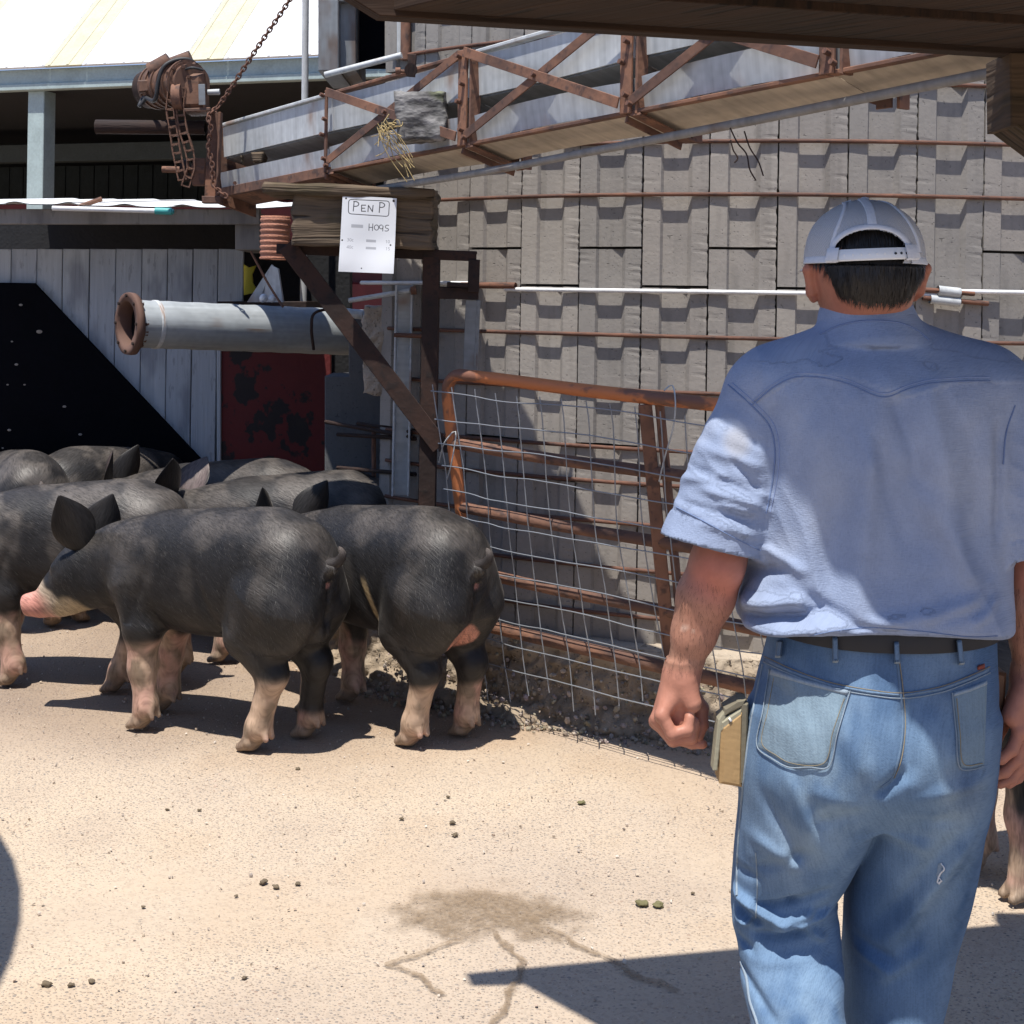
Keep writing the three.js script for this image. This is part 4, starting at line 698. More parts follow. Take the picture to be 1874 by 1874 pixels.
// ---------- gate ----------
{
  const c00 = P(814, 684, 5.2), c01 = P(868, 1140, 5.28), c10 = P(1400, 749, 4.3), c11 = P(1446, 1275, 4.38);
  const Gt = (u, v, o = 0) => { const p = c00.clone().lerp(c10, u).lerp(c01.clone().lerp(c11, u), v); return p.add(V(0.6 * -o, 0, 0.75 * o)); };
  const gt = thing('pipe_gate', 'rusty orange pipe gate covered with wire mesh beside the silo', 'gate', Gt(0, 1).setY(0));
  const U = 1.2, r = 0.0235;
  part('frame_tube', tube([Gt(0, 1), Gt(0, 0.7), Gt(0, 0.4), Gt(0, 0.12), Gt(0.008, 0.045), Gt(0.04, 0.004), Gt(0.1, -0.002), Gt(0.5, 0.004), Gt(U, 0)], r, 120, 14), M.orange, gt, 'orange painted rusty outer tube');
  for (const v of [0.275, 0.53, 0.785]) part('rail', tube([Gt(0, v), Gt(0.3, v + 0.006), Gt(0.68, v), Gt(U, v - 0.005)], r * 0.92, 40, 12), M.rust, gt);
  part('rail', rod(Gt(0, 1), Gt(U, 1), r, 14), M.rust, gt);
  part('upright', merge([beam(Gt(0.672, 0.03, 0.012), Gt(0.672, 1, 0.012), 0.045, 0.02, 0.003, V(1, 0, 0)), rod(Gt(0.70, 0.02, -0.02), Gt(0.70, 1, -0.02), 0.016, 10)]), M.rust, gt); part('upright', rod(Gt(U, 0), Gt(U, 1), r, 12), M.rust, gt);
  for (const v of [0.3, 0.95]) part('hinge', beam(Gt(-0.05, v), Gt(0.01, v), 0.03, 0.03), M.rustDark, gt);
  const wob = (u, v, k) => [u + 0.016 * (fbm3(u * 4, v * 4, k, 2) - 0.5) + 0.010 * Math.sin(v * 5 + u * 3), v + 0.022 * (fbm3(u * 5, v * 5, 9 + k, 2) - 0.5) + 0.018 * sst(0.5, 0, u) * (fbm3(u * 14, v * 14, 3, 2) - 0.5)];
  const wires = 17, rows = 12;
  for (let i = 0; i < wires; i++) {
    const u0 = -0.025 + i * 0.0745 + rr(-0.006, 0.006), l = []; const v1 = 1.24 + rr(-0.05, 0.06) - 0.14 * u0; for (let j = 0; j <= 16; j++) { const v = lerp(0.045, v1, j / 16), [a, b] = wob(u0 + 0.012 * v, v, 0); l.push(Gt(a, b, 0.036 + 0.022 * fbm3(a * 5, b * 4, 2, 2) + 0.03 * sst(0.9, 1.4, v))); }
    const o = part('wire', tube(l, 0.0025, 40, 6), M.galvWire, gt); void o;
  }
  for (let j = 0; j < rows; j++) {
    const v0 = 0.075 + j * 0.097 + rr(-0.008, 0.008), l = []; for (let i = 0; i <= 22; i++) { const u = lerp(-0.03, 1.16, i / 22), [a, b] = wob(u, v0 + 0.003 * Math.sin(u * 8 + j), 0); l.push(Gt(a, b, 0.042 + 0.022 * fbm3(a * 5, b * 4, 2, 2) + 0.03 * sst(0.9, 1.4, b))); }
    part('wire', tube(l, 0.0024, 60, 6), M.galvWire, gt);
  }
  part('tie_wire', tube([Gt(0.74, -0.03, 0.03), Gt(0.75, -0.05, 0), Gt(0.77, 0.0, 0.03), Gt(0.76, 0.1, 0.04), Gt(0.73, 0.2, 0.04), Gt(0.70, 0.3, 0.03)], 0.0028, 30, 5), M.galv, gt);
  part('tie_wire', tube([Gt(-0.05, 0.36, 0.02), Gt(0.0, 0.27, 0.05), Gt(0.04, 0.22, 0.04), Gt(0.02, 0.34, 0.05), Gt(-0.02, 0.42, 0.03)], 0.0028, 30, 5), M.galv, gt);
  const rock = lumpy(new THREE.IcosahedronGeometry(0.075, 4), 0.03, 11, 3); const rp = onGround(965, 1288); rock.scale(1, 0.8, 0.9); rock.translate(rp.x, 0.045, rp.z); single('stone', boxUV(rock), M.footing, 'fist sized grey stone on the ground behind the mesh of the gate', 'stone');
}
// dung clods
{
  const spots = [[85, 1802, 15, 0], [130, 1804, 11, 0], [168, 1797, 12, 0], [545, 1408, 7, 0], [820, 1459, 7, 0], [365, 1483, 7, 0], [306, 1482, 6, 0], [735, 1499, 7, 0], [828, 1507, 9, 0], [832, 1529, 10, 0], [482, 1616, 14, 0], [505, 1624, 11, 0], [545, 1618, 8, 0], [1175, 1655, 17, 1], [1205, 1658, 15, 1], [1063, 1470, 11, 1], [432, 1640, 6, 0], [448, 1790, 9, 0], [1268, 1635, 6, 0], [262, 1660, 6, 0]];
  const where = ['leftmost of three dark dung crumbs in a row at the bottom left corner', 'middle one of three dark dung crumbs in a row at the bottom left corner', 'rightmost of three dark dung crumbs in a row at the bottom left corner', 'small dung crumb just in front of the hind feet of the front pig', 'farthest of three dung crumbs lined up beyond the wet patch', 'right one of two tiny dung crumbs in the left middle of the yard', 'left one of two tiny dung crumbs in the left middle of the yard', 'lone dung crumb left of the line of three beyond the wet patch', 'middle one of three dung crumbs lined up beyond the wet patch', 'nearest of three dung crumbs lined up beyond the wet patch', 'leftmost and largest of the dung trio left of the wet patch', 'middle crumb of the dung trio left of the wet patch', 'rightmost crumb of the dung trio left of the wet patch', 'left lump of the greenish dung pair between wet patch and man', 'right lump of the greenish dung pair between wet patch and man', 'lone greenish dung lump on the yard beyond the wet patch, near the hand', 'tiny dung crumb just left of the trio beside the wet patch', 'lone dung crumb between the dung trio and the bottom edge of the picture', 'tiny dung crumb just right of the greenish pair', 'lone tiny dung crumb left of the trio, towards the curved shadow'];
  spots.forEach(([x, y, s, k], i) => {
    const p = onGround(x, y), r = 0.5 * s * -p.z / F; let g = lumpy(new THREE.IcosahedronGeometry(r, 3), r * 0.8, 1.4 / r, x); g.scale(1.15, 0.6, 1); g.translate(p.x, r * 0.3, p.z);
    single(k ? 'dung_clump' : 'dung_crumb', boxUV(g), k ? M.dungGreen : M.dung, where[i], 'dung', k ? 'greenish dung lumps' : 'dark dung crumbs scattered over the yard');
  });
}

// ---------- pigs ----------
const pigCoat = mat(T.coat, { rough: 0.48, bump: 0.0011, vertexColors: true, phys: { sheen: 0.35, sheenRoughness: 0.5, sheenColor: new THREE.Color(0.35, 0.33, 0.31), specularIntensity: 0.6 } });
const bristleMat = mat(null, { rough: 0.55 });
// x runs from tail to head, y up, z across; o: pose and markings
function makePig(label, at, turn, o = {}) {
  const sc = o.scale ?? 1, h = o.cell ?? 0.0095;
  const body = stack([[-0.485, 0.60, 0, 0.05, 0.05], [-0.455, 0.595, 0, 0.15, 0.125], [-0.38, 0.59, 0, 0.215, 0.175], [-0.25, 0.60, 0, 0.225, 0.19], [-0.08, 0.60, 0, 0.213, 0.183], [0.10, 0.59, 0, 0.205, 0.178], [0.25, 0.585, 0, 0.197, 0.172], [0.36, 0.585, 0, 0.178, 0.15], [0.46, 0.585, 0, 0.15, 0.118], [0.55, 0.58, 0, 0.11, 0.09]], 2.25);
  const yaw = o.headYaw ?? 0, pit = o.headPitch ?? -0.30, hy = V(0.47, 0.585, 0);
  const Hd = (x, y, z) => { const c = Math.cos(pit), s = Math.sin(pit), X = x * c - y * s, Y = x * s + y * c, cy = Math.cos(yaw), sy = Math.sin(yaw); return V(hy.x + X * cy + z * sy, hy.y + Y, hy.z - X * sy + z * cy); };
  const hd = [cap(Hd(0, 0, 0), Hd(0.15, 0.015, 0), 0.125, 0.105), cap(Hd(0.12, 0.025, 0), Hd(0.25, 0.0, 0), 0.098, 0.060), cap(Hd(0.22, -0.01, 0), Hd(0.36, -0.028, 0), 0.060, 0.040), cap(Hd(0.08, -0.06, 0.03), Hd(0.26, -0.055, 0.012), 0.085, 0.045), cap(Hd(0.08, -0.06, -0.03), Hd(0.26, -0.055, -0.012), 0.085, 0.045), cap(Hd(0.24, -0.065, 0), Hd(0.34, -0.055, 0), 0.04, 0.03)];
  const disc = cap(Hd(0.372, -0.022, 0), Hd(0.385, -0.020, 0), 0.043, 0.043), no1 = cap(Hd(0.44, -0.02, 0.017), Hd(0.395, -0.02, 0.015), 0.010, 0.010), no2 = cap(Hd(0.44, -0.02, -0.017), Hd(0.395, -0.02, -0.015), 0.010, 0.010), cut = (() => { const c = Hd(0.405, -0.02, 0), n = Hd(0.5, -0.005, 0).sub(c).normalize(); return (x, y, z) => (x - c.x) * n.x + (y - c.y) * n.y + (z - c.z) * n.z; })();
  const eyes = [1, -1].map((s) => cap(Hd(0.185, 0.062, s * 0.062), Hd(0.19, 0.062, s * 0.066), 0.013, 0.012)), brow = [1, -1].map((s) => cap(Hd(0.16, 0.085, s * 0.055), Hd(0.215, 0.07, s * 0.05), 0.02, 0.016));
  const legs = [];
  const ft = o.feet ?? [[0, 0], [0, 0], [0, 0], [0, 0]];     // front near(-z), front far, rear near, rear far: [forward, lift]
  [[0.27, -1, 0], [0.27, 1, 1], [-0.30, -1, 2], [-0.30, 1, 3]].forEach(([x0, s, i]) => {
    const [dx, up] = ft[i], z = s * 0.105;
    if (i < 2) {
      const a = V(x0 + 0.02, 0.52, s * 0.075), e = V(x0 - 0.01 + dx * 0.25, 0.38, z), k = V(x0 + 0.005 + dx * 0.6, 0.225, z), f = V(x0 - 0.005 + dx * 0.95, 0.09 + up, z), t = V(x0 + 0.022 + dx, 0.035 + up, z);
      legs.push([cap(a, e, 0.112, 0.074), cap(e, k, 0.068, 0.048), cap(k, f, 0.049, 0.041), cap(f, t, 0.042, 0.034), cap(V(t.x - 0.005, t.y, z - 0.020), V(t.x + 0.034, t.y - 0.02, z - 0.0215), 0.025, 0.014), cap(V(t.x - 0.005, t.y, z + 0.020), V(t.x + 0.034, t.y - 0.02, z + 0.0215), 0.025, 0.014), cap(V(f.x - 0.035, f.y - 0.015, z - 0.016), V(f.x - 0.045, f.y - 0.035, z - 0.018), 0.014, 0.009), cap(V(f.x - 0.035, f.y - 0.015, z + 0.016), V(f.x - 0.045, f.y - 0.035, z + 0.018), 0.014, 0.009)]);
    } else {
      const a = V(x0 + 0.0, 0.52, s * 0.085), st = V(x0 + 0.06 + dx * 0.2, 0.41, s * 0.10), k = V(x0 - 0.055 + dx * 0.55, 0.275, z), f = V(x0 - 0.025 + dx * 0.95, 0.09 + up, z), t = V(x0 + 0.0 + dx, 0.035 + up, z);
      legs.push([cap(a, st, 0.15, 0.100), cap(V(x0 - 0.06, 0.50, s * 0.085), V(x0 - 0.04, 0.415, s * 0.1), 0.13, 0.085), cap(V(x0 + 0.04 + dx * 0.2, 0.42, s * 0.1), V(x0 - 0.015 + dx * 0.4, 0.335, s * 0.105), 0.098, 0.068), cap(V(x0 - 0.015 + dx * 0.4, 0.335, s * 0.105), k, 0.068, 0.050), cap(V(k.x - 0.012, k.y + 0.01, z), k, 0.045, 0.045), cap(k, f, 0.049, 0.041), cap(f, t, 0.042, 0.034), cap(V(t.x - 0.005, t.y, z - 0.020), V(t.x + 0.034, t.y - 0.02, z - 0.0215), 0.025, 0.014), cap(V(t.x - 0.005, t.y, z + 0.020), V(t.x + 0.034, t.y - 0.02, z + 0.0215), 0.025, 0.014), cap(V(f.x - 0.035, f.y - 0.015, z - 0.016), V(f.x - 0.045, f.y - 0.035, z - 0.018), 0.014, 0.009), cap(V(f.x - 0.035, f.y - 0.015, z + 0.016), V(f.x - 0.045, f.y - 0.035, z + 0.018), 0.014, 0.009)]);
    }
  });
  const hams = [1, -1].map((s) => ell(V(-0.33, 0.515, s * 0.10), 0.155, 0.17, 0.10)), loin = cap(V(-0.25, 0.74, 0), V(0.2, 0.70, 0), 0.085, 0.08), belly = ell(V(0.02, 0.47, 0), 0.28, 0.10, 0.13), tb = cap(V(-0.46, 0.655, 0), V(-0.50, 0.65, 0), 0.03, 0.018), bag = o.male ? ell(V(-0.43, 0.43, 0), 0.055, 0.06, 0.05) : null;
  const crease = (x, y, z) => { const az = Math.abs(z); return x < -0.32 && y < 0.6 && y > 0.33 ? 0.013 * Math.exp(-((az / 0.016) ** 2)) * sst(-0.32, -0.42, x) : 0; };
  const f = (x, y, z) => {
    let d = 9;
    if (x < 0.72) { d = body(x, y, z); if (x < 0.1) { d = smin(d, hams[0](x, y, z), 0.05); d = smin(d, hams[1](x, y, z), 0.05); d = smin(d, tb(x, y, z), 0.03); if (bag) d = smin(d, bag(x, y, z), 0.03); } d = smin(d, loin(x, y, z), 0.06); d = smin(d, belly(x, y, z), 0.08); }
    if (x > 0.2) { for (const q of hd) d = smin(d, q(x, y, z), 0.045); if (x > 0.45) { d = smin(d, smax(disc(x, y, z), cut(x, y, z), 0.006), 0.012); for (const q of brow) d = smin(d, q(x, y, z), 0.02); for (const q of eyes) d = smin(d, q(x, y, z), 0.006); d = smax(d, -no1(x, y, z), 0.004); d = smax(d, -no2(x, y, z), 0.004); } }
    if (y < 0.72) for (let i = 0; i < 4; i++) { const front = i < 2; if (front ? x < 0.0 : x > 0.2) continue; const s = i % 2 ? 1 : -1; if (s * z < -0.1) continue; const L = legs[i]; let q = L[0](x, y, z); for (let k = 1; k < L.length; k++) q = smin(q, L[k](x, y, z), k >= L.length - 4 ? 0.008 : 0.03); d = smin(d, q, front ? 0.035 : 0.03); }
    d += crease(x, y, z) + 0.006 * (fbm3(x * 6, y * 6, z * 6, 2, 4) - 0.5);
    if (y < 0.66 && y > 0.4) { const g = x - 0.23 + (y - 0.5) * 0.35; d += 0.006 * Math.exp(-((g / 0.02) ** 2)) * sst(0.66, 0.5, y); const w = x + 0.08 - (y - 0.5) * 0.4; d += 0.007 * Math.exp(-((w / 0.022) ** 2)) * sst(0.70, 0.5, y); }
    return d;
  };
  const hx = Hd(0.42, 0, 0);
  let g = nets(f, V(-0.56, -0.02, Math.min(-0.27, hx.z - 0.1)), V(Math.max(0.75, hx.x + 0.06), 0.9, Math.max(0.27, hx.z + 0.1)), h);
  const snoutC = Hd(0.33, -0.03, 0), chin = Hd(0.2, -0.12, 0), ax = Hd(0.4, -0.03, 0).sub(Hd(0.1, -0.03, 0)).normalize(), wh = o.white ?? 1, tan = o.tan ?? [0.46, 0.33, 0.24];
  const colour = (p, n) => {
    const q = fbm3(p.x * 9, p.y * 9, p.z * 9, 3, 2), q2 = fbm3(p.x * 40, p.y * 40, p.z * 40, 2, 7), gr = o.grey ?? 1;
    const top = sst(0.55, 0.95, n.y), br = [0.078, 0.069, 0.063], dk = [0.0185, 0.018, 0.0195];  // coat greyed on upward faces to paint in the sun sheen
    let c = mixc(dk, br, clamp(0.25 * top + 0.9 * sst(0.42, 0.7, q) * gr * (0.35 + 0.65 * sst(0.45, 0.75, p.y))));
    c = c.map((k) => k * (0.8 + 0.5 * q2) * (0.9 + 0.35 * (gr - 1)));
    const cols = o.sock ?? [0.22, 0.20, 0.22, 0.2], li = p.x > 0.02 ? (p.z < 0 ? 0 : 1) : (p.z < 0 ? 2 : 3), sy = cols[li] + 0.05 * (q - 0.5) + (p.x > 0.02 ? 0.10 * sst(0, 0.8, n.x * 0.6 - n.z * (p.z < 0 ? -1 : 1) * 0.8) : 0.0);
    if (p.y < 0.5) { const w = sst(sy + 0.02, sy - 0.025, p.y) * wh; const tn = mixc(tan, [0.50, 0.30, 0.24], sst(0.4, 0.65, q)), dirty = sst(0.06, 0.045, p.y + 0.01 * (q - 0.5)) * 0.55; c = mixc(c, mixc(tn.map((k) => k * (0.6 + 0.65 * q2)), [0.18, 0.14, 0.10], Math.max(dirty, 0.75 * sst(0.52, 0.68, fbm3(p.x * 25, p.y * 14, p.z * 25, 3, 12)))), w); }
    if (p.x > 0.45) { const e = (p.x - snoutC.x) * ax.x + (p.y - snoutC.y) * ax.y + (p.z - snoutC.z) * ax.z + 0.05 * (q - 0.5) * 2 - 0.30 * (p.y - snoutC.y), w = sst(-0.095, -0.06, e - 0.35 * Math.max(0, -(p.y - snoutC.y) - 0.03)); const face = mixc([0.46, 0.37, 0.28], [0.58, 0.27, 0.22], sst(-0.05, 0.03, e)); c = mixc(c, face, w); const cw = sst(0.075, 0.05, Math.hypot(p.x - chin.x, p.y - chin.y)); c = mixc(c, [0.48, 0.38, 0.24], cw * 0.9); }
    if (o.pink && p.x < -0.3) { const w = sst(0.078, 0.064, Math.hypot((p.y - 0.395) * 1.25, p.z + 0.02) + 0.05 * (q - 0.5)); c = mixc(c, [0.55, 0.26, 0.2], w); }
    if (o.pink && p.z < -0.08 && p.y > 0.4 && p.y < 0.6) { const w = sst(0.020, 0.010, Math.abs(p.x + 0.125 - (p.y - 0.5) * 0.35 + 0.03 * (q - 0.5))) * sst(0.6, 0.55, p.y) * sst(0.4, 0.44, p.y); c = mixc(c, [0.40, 0.30, 0.17], w * 0.85); }
    if (p.x < -0.44) { const w = sst(0.016, 0.009, Math.hypot(p.y - 0.585, p.z)); c = mixc(c, [0.34, 0.17, 0.15], w); }
    return { c, uv: p.y < 0.36 ? [p.y * 1.1, p.x + p.z] : [p.x * 0.95 + (p.y - Math.abs(p.z) * 0.8) * 0.5, (p.y - Math.abs(p.z) * 0.8) * 0.95 - p.x * 0.5] };
  };
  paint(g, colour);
  // ears and tail are drawn into the same mesh
  const extra = [];
  const ear = (s, e) => {
    const q = new THREE.SphereGeometry(1, 22, 16), p = q.attributes.position, L = e.len ?? 0.105, W = e.wid ?? 0.078, col = new Float32Array(p.count * 3), uv = q.attributes.uv;
    const dir = V(...e.dir).normalize(), face = V(...e.face), side = dir.clone().cross(face).normalize(), fc = side.clone().cross(dir).normalize();
    for (let i = 0; i < p.count; i++) {
      const a = p.getX(i), b = p.getY(i), c = p.getZ(i), t = (a + 1) / 2, wd = W * (0.72 + 0.62 * t - 1.12 * t * t) * 1.25, bend = -0.035 * (b * b) * (1.25 - t) + (e.curl ?? 0.02) * t * t;
      const v = Hd(0.075, 0.105, s * 0.078).addScaledVector(dir, t * 2 * L - 0.02).addScaledVector(side, b * wd).addScaledVector(fc, c * 0.010 * (1.3 - t * 0.6) - bend);
      const inner = c > 0.1 ? 1 : 0, edge = sst(0.75, 0.95, Math.abs(b)); p.setXYZ(i, v.x, v.y, v.z);
      const n = fbm3(a * 4, b * 4, c * 4, 2); col.set(mixc(mixc([0.022, 0.02, 0.02], e.inside ?? [0.09, 0.06, 0.055], inner), [0.018, 0.016, 0.015], edge * 0.8).map((k) => k * (0.7 + 0.6 * n)), i * 3); uv.setXY(i, a * 0.1, b * 0.1);
    }
    q.computeVertexNormals(); q.setAttribute('color', new THREE.BufferAttribute(col, 3)); extra.push(q);
  };
  const E = o.ears ?? [{ dir: [-0.12, 1, -0.35], face: [0.9, 0.1, -0.5] }, { dir: [-0.12, 1, 0.35], face: [0.9, 0.1, 0.5] }];
  ear(-1, E[0]); ear(1, E[1]);
  {
    const tp = (o.tail ?? [[-0.475, 0.66, 0], [-0.515, 0.672, 0.004], [-0.535, 0.70, 0.004], [-0.522, 0.728, 0]]).map((q) => V(...q)), cv = new THREE.CatmullRomCurve3(tp), q = new THREE.TubeGeometry(cv, 16, 1, 10), p = q.attributes.position, col = new Float32Array(p.count * 3);
    for (let i = 0; i <= 16; i++) { const c = cv.getPointAt(i / 16), r = lerp(0.024, 0.012, i / 16) * Math.sqrt(1 - Math.pow(i / 16, 6) * 0.98); for (let k = 0; k <= 10; k++) { const m = i * 11 + k, v = V().fromBufferAttribute(p, m).sub(c).multiplyScalar(r).add(c); p.setXYZ(m, v.x, v.y, v.z); col.set(mixc([0.035, 0.03, 0.03], [0.16, 0.13, 0.115], sst(0.6, 1, i / 16) * (o.tailTip ?? 0.6)), m * 3); } }
    q.computeVertexNormals(); q.setAttribute('color', new THREE.BufferAttribute(col, 3)); extra.push(q);
  }
  const keep = (q) => { const c = q.clone(); for (const k of Object.keys(c.attributes)) if (!['position', 'normal', 'uv', 'color'].includes(k)) c.deleteAttribute(k); return c; };
  const bodyG = g; g = mergeGeometries([g, ...extra].map(keep));
  const root = new THREE.Group(); root.name = numbered('pig'); scene.add(root); root.position.copy(at); root.rotation.y = turn; root.scale.setScalar(sc);
  tag(root, label, 'pig', 'black pigs standing in the yard');
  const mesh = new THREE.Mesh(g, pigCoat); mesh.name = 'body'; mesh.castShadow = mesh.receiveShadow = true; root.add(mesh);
  [1, -1].forEach((s) => { const q = new THREE.SphereGeometry(0.0115, 12, 10), e = Hd(0.192, 0.062, s * 0.0695); q.translate(e.x, e.y, e.z); const m = new THREE.Mesh(q, M.eye); m.name = 'eye'; root.add(m); });
  // bristles lying back along the coat
  const P0 = bodyG.attributes.position, N0 = bodyG.attributes.normal, C0 = bodyG.attributes.color, cnt = o.hairs ?? 5000, blade = new THREE.BufferGeometry();
  blade.setAttribute('position', new THREE.Float32BufferAttribute([0, 0, -0.5, 0, 0, 0.5, 0.55, 0.10, 0.3, 0.55, 0.10, -0.3, 1, 0.32, 0], 3)); blade.setIndex([0, 1, 2, 0, 2, 3, 3, 2, 4]); blade.computeVertexNormals();
  const im = new THREE.InstancedMesh(blade, bristleMat, cnt), mt = new THREE.Matrix4(), col = new THREE.Color(), p = V(), n = V();
  let k = 0, guard = 0;
  while (k < cnt && guard++ < cnt * 6) {
    const i = Math.floor(rnd() * P0.count); p.fromBufferAttribute(P0, i); n.fromBufferAttribute(N0, i);
    if (p.y < 0.36 || p.x > 0.66) continue;
    const back = V(-1 + (p.x < -0.3 ? 0.7 : 0), -0.45 - 0.5 * Math.abs(n.z), 0).add(V(rr(-0.25, 0.25), rr(-0.25, 0.25), rr(-0.25, 0.25)));
    back.addScaledVector(n, -back.dot(n)).normalize(); const sd = n.clone().cross(back).normalize(), L = rr(0.012, 0.026), w = rr(0.0004, 0.0008);
    mt.makeBasis(back.multiplyScalar(L), n.clone().multiplyScalar(L * rr(0.4, 1.0)), sd.multiplyScalar(w)).setPosition(p.x + n.x * 0.001, p.y + n.y * 0.001, p.z + n.z * 0.001);
    im.setMatrixAt(k, mt); const b = rnd(), v = b < 0.62 ? rr(0.01, 0.025) : b < 0.93 ? rr(0.03, 0.065) : rr(0.08, 0.14); col.setRGB(v, v * 0.95, v * 0.9); im.setColorAt(k, col); k++;
  }
  im.count = k; im.name = 'bristles'; im.userData.kind = 'stuff'; root.add(im);
  return root;
}
M.eye = mat(null, { color: [0.01, 0.008, 0.007], rough: 0.15 });
const deg = (a) => a * Math.PI / 180;
makePig('black pig at the front with a pink snout, facing left', V(-1.06, 0, -5.0), deg(154), { headYaw: 0.42, headPitch: -0.43, feet: [[-0.03, 0], [0.05, 0.0], [0.06, 0], [-0.02, 0]], sock: [0.33, 0.30, 0.27, 0.10], male: true, hairs: 19000, cell: 0.0085, ears: [{ dir: [0.22, 1, -0.42], face: [0.72, 0.1, 0.62], len: 0.122, wid: 0.082 }, { dir: [-0.12, 1, 0.32], face: [0.75, 0.1, 0.65], len: 0.10 }] });
makePig('black pig with a pink patch under its rump, nearest to the gate', V(-0.47, 0, -5.13), deg(139), { headYaw: -0.1, headPitch: -0.12, feet: [[0, 0], [0, 0], [0.04, 0], [-0.02, 0]], sock: [0.2, 0.24, 0.235, 0.21], pink: true, hairs: 18000, cell: 0.0085, ears: [{ dir: [-0.1, 1, -0.55], face: [0.9, 0.1, -0.4] }, { dir: [-0.1, 1, 0.55], face: [0.9, 0.1, 0.4] }] });
makePig('large grey backed pig behind the front pig, cut by the left edge', V(-1.78, 0, -5.62), deg(172), { headPitch: -0.4, feet: [[-0.06, 0], [0.1, 0], [0.08, 0.0], [-0.1, 0.02]], grey: 1.7, hairs: 11000, cell: 0.011, sock: [0.3, 0.24, 0.22, 0.2] });
makePig('pale rumped pig at the far left edge of the herd', V(-2.42, 0, -6.75), deg(120), { grey: 1.6, hairs: 6000, cell: 0.012 });
makePig('pig standing furthest back in front of the black panel', V(-2.02, 0, -6.95), deg(60), { grey: 1.5, hairs: 6000, cell: 0.012, headPitch: -0.6 });
makePig('grey backed pig standing between the ears of its neighbours and the black panel', V(-1.34, 0, -6.44), deg(166), { headPitch: -0.1, headYaw: 0.1, grey: 1.2, hairs: 7000, cell: 0.012 });
makePig('pig with raised dark ears and a short upright tail, in front of the red door', V(-0.95, 0, -6.02), deg(173), { headPitch: 0.22, headYaw: -0.1, grey: 1.35, hairs: 9000, cell: 0.011, tailTip: 1, tail: [[-0.475, 0.68, 0], [-0.50, 0.70, 0], [-0.505, 0.735, 0], [-0.49, 0.765, 0]], ears: [{ dir: [-0.1, 1, -0.45], face: [0.8, 0.1, 0.5], len: 0.115 }, { dir: [-0.3, 1, 0.5], face: [0.1, 0.1, -1], len: 0.105, inside: [0.13, 0.10, 0.095] }] });
makePig('black pig half hidden behind the man at the right edge', V(1.64, 0, -3.87), deg(197), { headPitch: -0.35, hairs: 5000, cell: 0.011, sock: [0.235, 0.235, 0.22, 0.22] });

// ---------- man ----------
const MD = 2.3, MB = V(0.60, 0, -MD);
const Mp = (px, py, dd = 0) => P(px, py, MD + dd).sub(MB);          // a point of the photograph near the man, in his own axes; dd is metres farther away
const MY = (py) => Mp(1600, py).y, MYB = (py) => Mp(1600, py, -0.14).y, MX = (px, py) => Mp(px, py).x;
// rows of [py, left px, right px, centre z, half depth]
const mrow = ([py, xl, xr, zc, rz]) => { const a = Mp(xl, py, -zc), b = Mp(xr, py, -zc); return [(a.y + b.y) / 2, (a.x + b.x) / 2, zc, (b.x - a.x) / 2, rz]; };
const mstack = (rows, e) => { const s = stack(rows.map(mrow).sort((a, b) => a[0] - b[0]), e); const f = (x, y, z) => s(y, x, z); f.at = s.at; return f; };
const man = new THREE.Group(); man.name = 'person'; man.position.copy(MB); scene.add(man);
tag(man, 'person in blue work shirt, jeans and mesh cap walking away with a closed fist', 'person');
const mpart = (name, g, m, parent = man, label) => { const o = new THREE.Mesh(g, m); o.name = name; o.castShadow = o.receiveShadow = true; parent.add(o); if (label) o.userData.label = label; return o; };
// creases: soft ridges or furrows along lines of the photograph, felt on the side towards the camera
function folds(list, gain = 1) {
  const L = list.map(([x0, y0, x1, y1, w, a, s]) => { const p = Mp(x0, y0, -0.13), q = Mp(x1, y1, -0.13); return { x: p.x, y: p.y, dx: q.x - p.x, dy: q.y - p.y, l2: (q.x - p.x) ** 2 + (q.y - p.y) ** 2, w: w / 1150, a: a * gain, s: s ?? 0 }; });
  return (x, y) => { let d = 0; for (const k of L) { const ex = x - k.x, ey = y - k.y, t = (ex * k.dx + ey * k.dy) / k.l2; if (t < -0.25 || t > 1.25) continue; const r = (ex * k.dy - ey * k.dx) / Math.sqrt(k.l2) / k.w; if (r > 3 || r < -3) continue; const e = sst(-0.25, 0.15, t) * sst(1.25, 0.85, t); d += k.a * e * (k.s ? Math.exp(-r * r) * (1 - k.s * r) : Math.exp(-r * r)); } return d; };
}
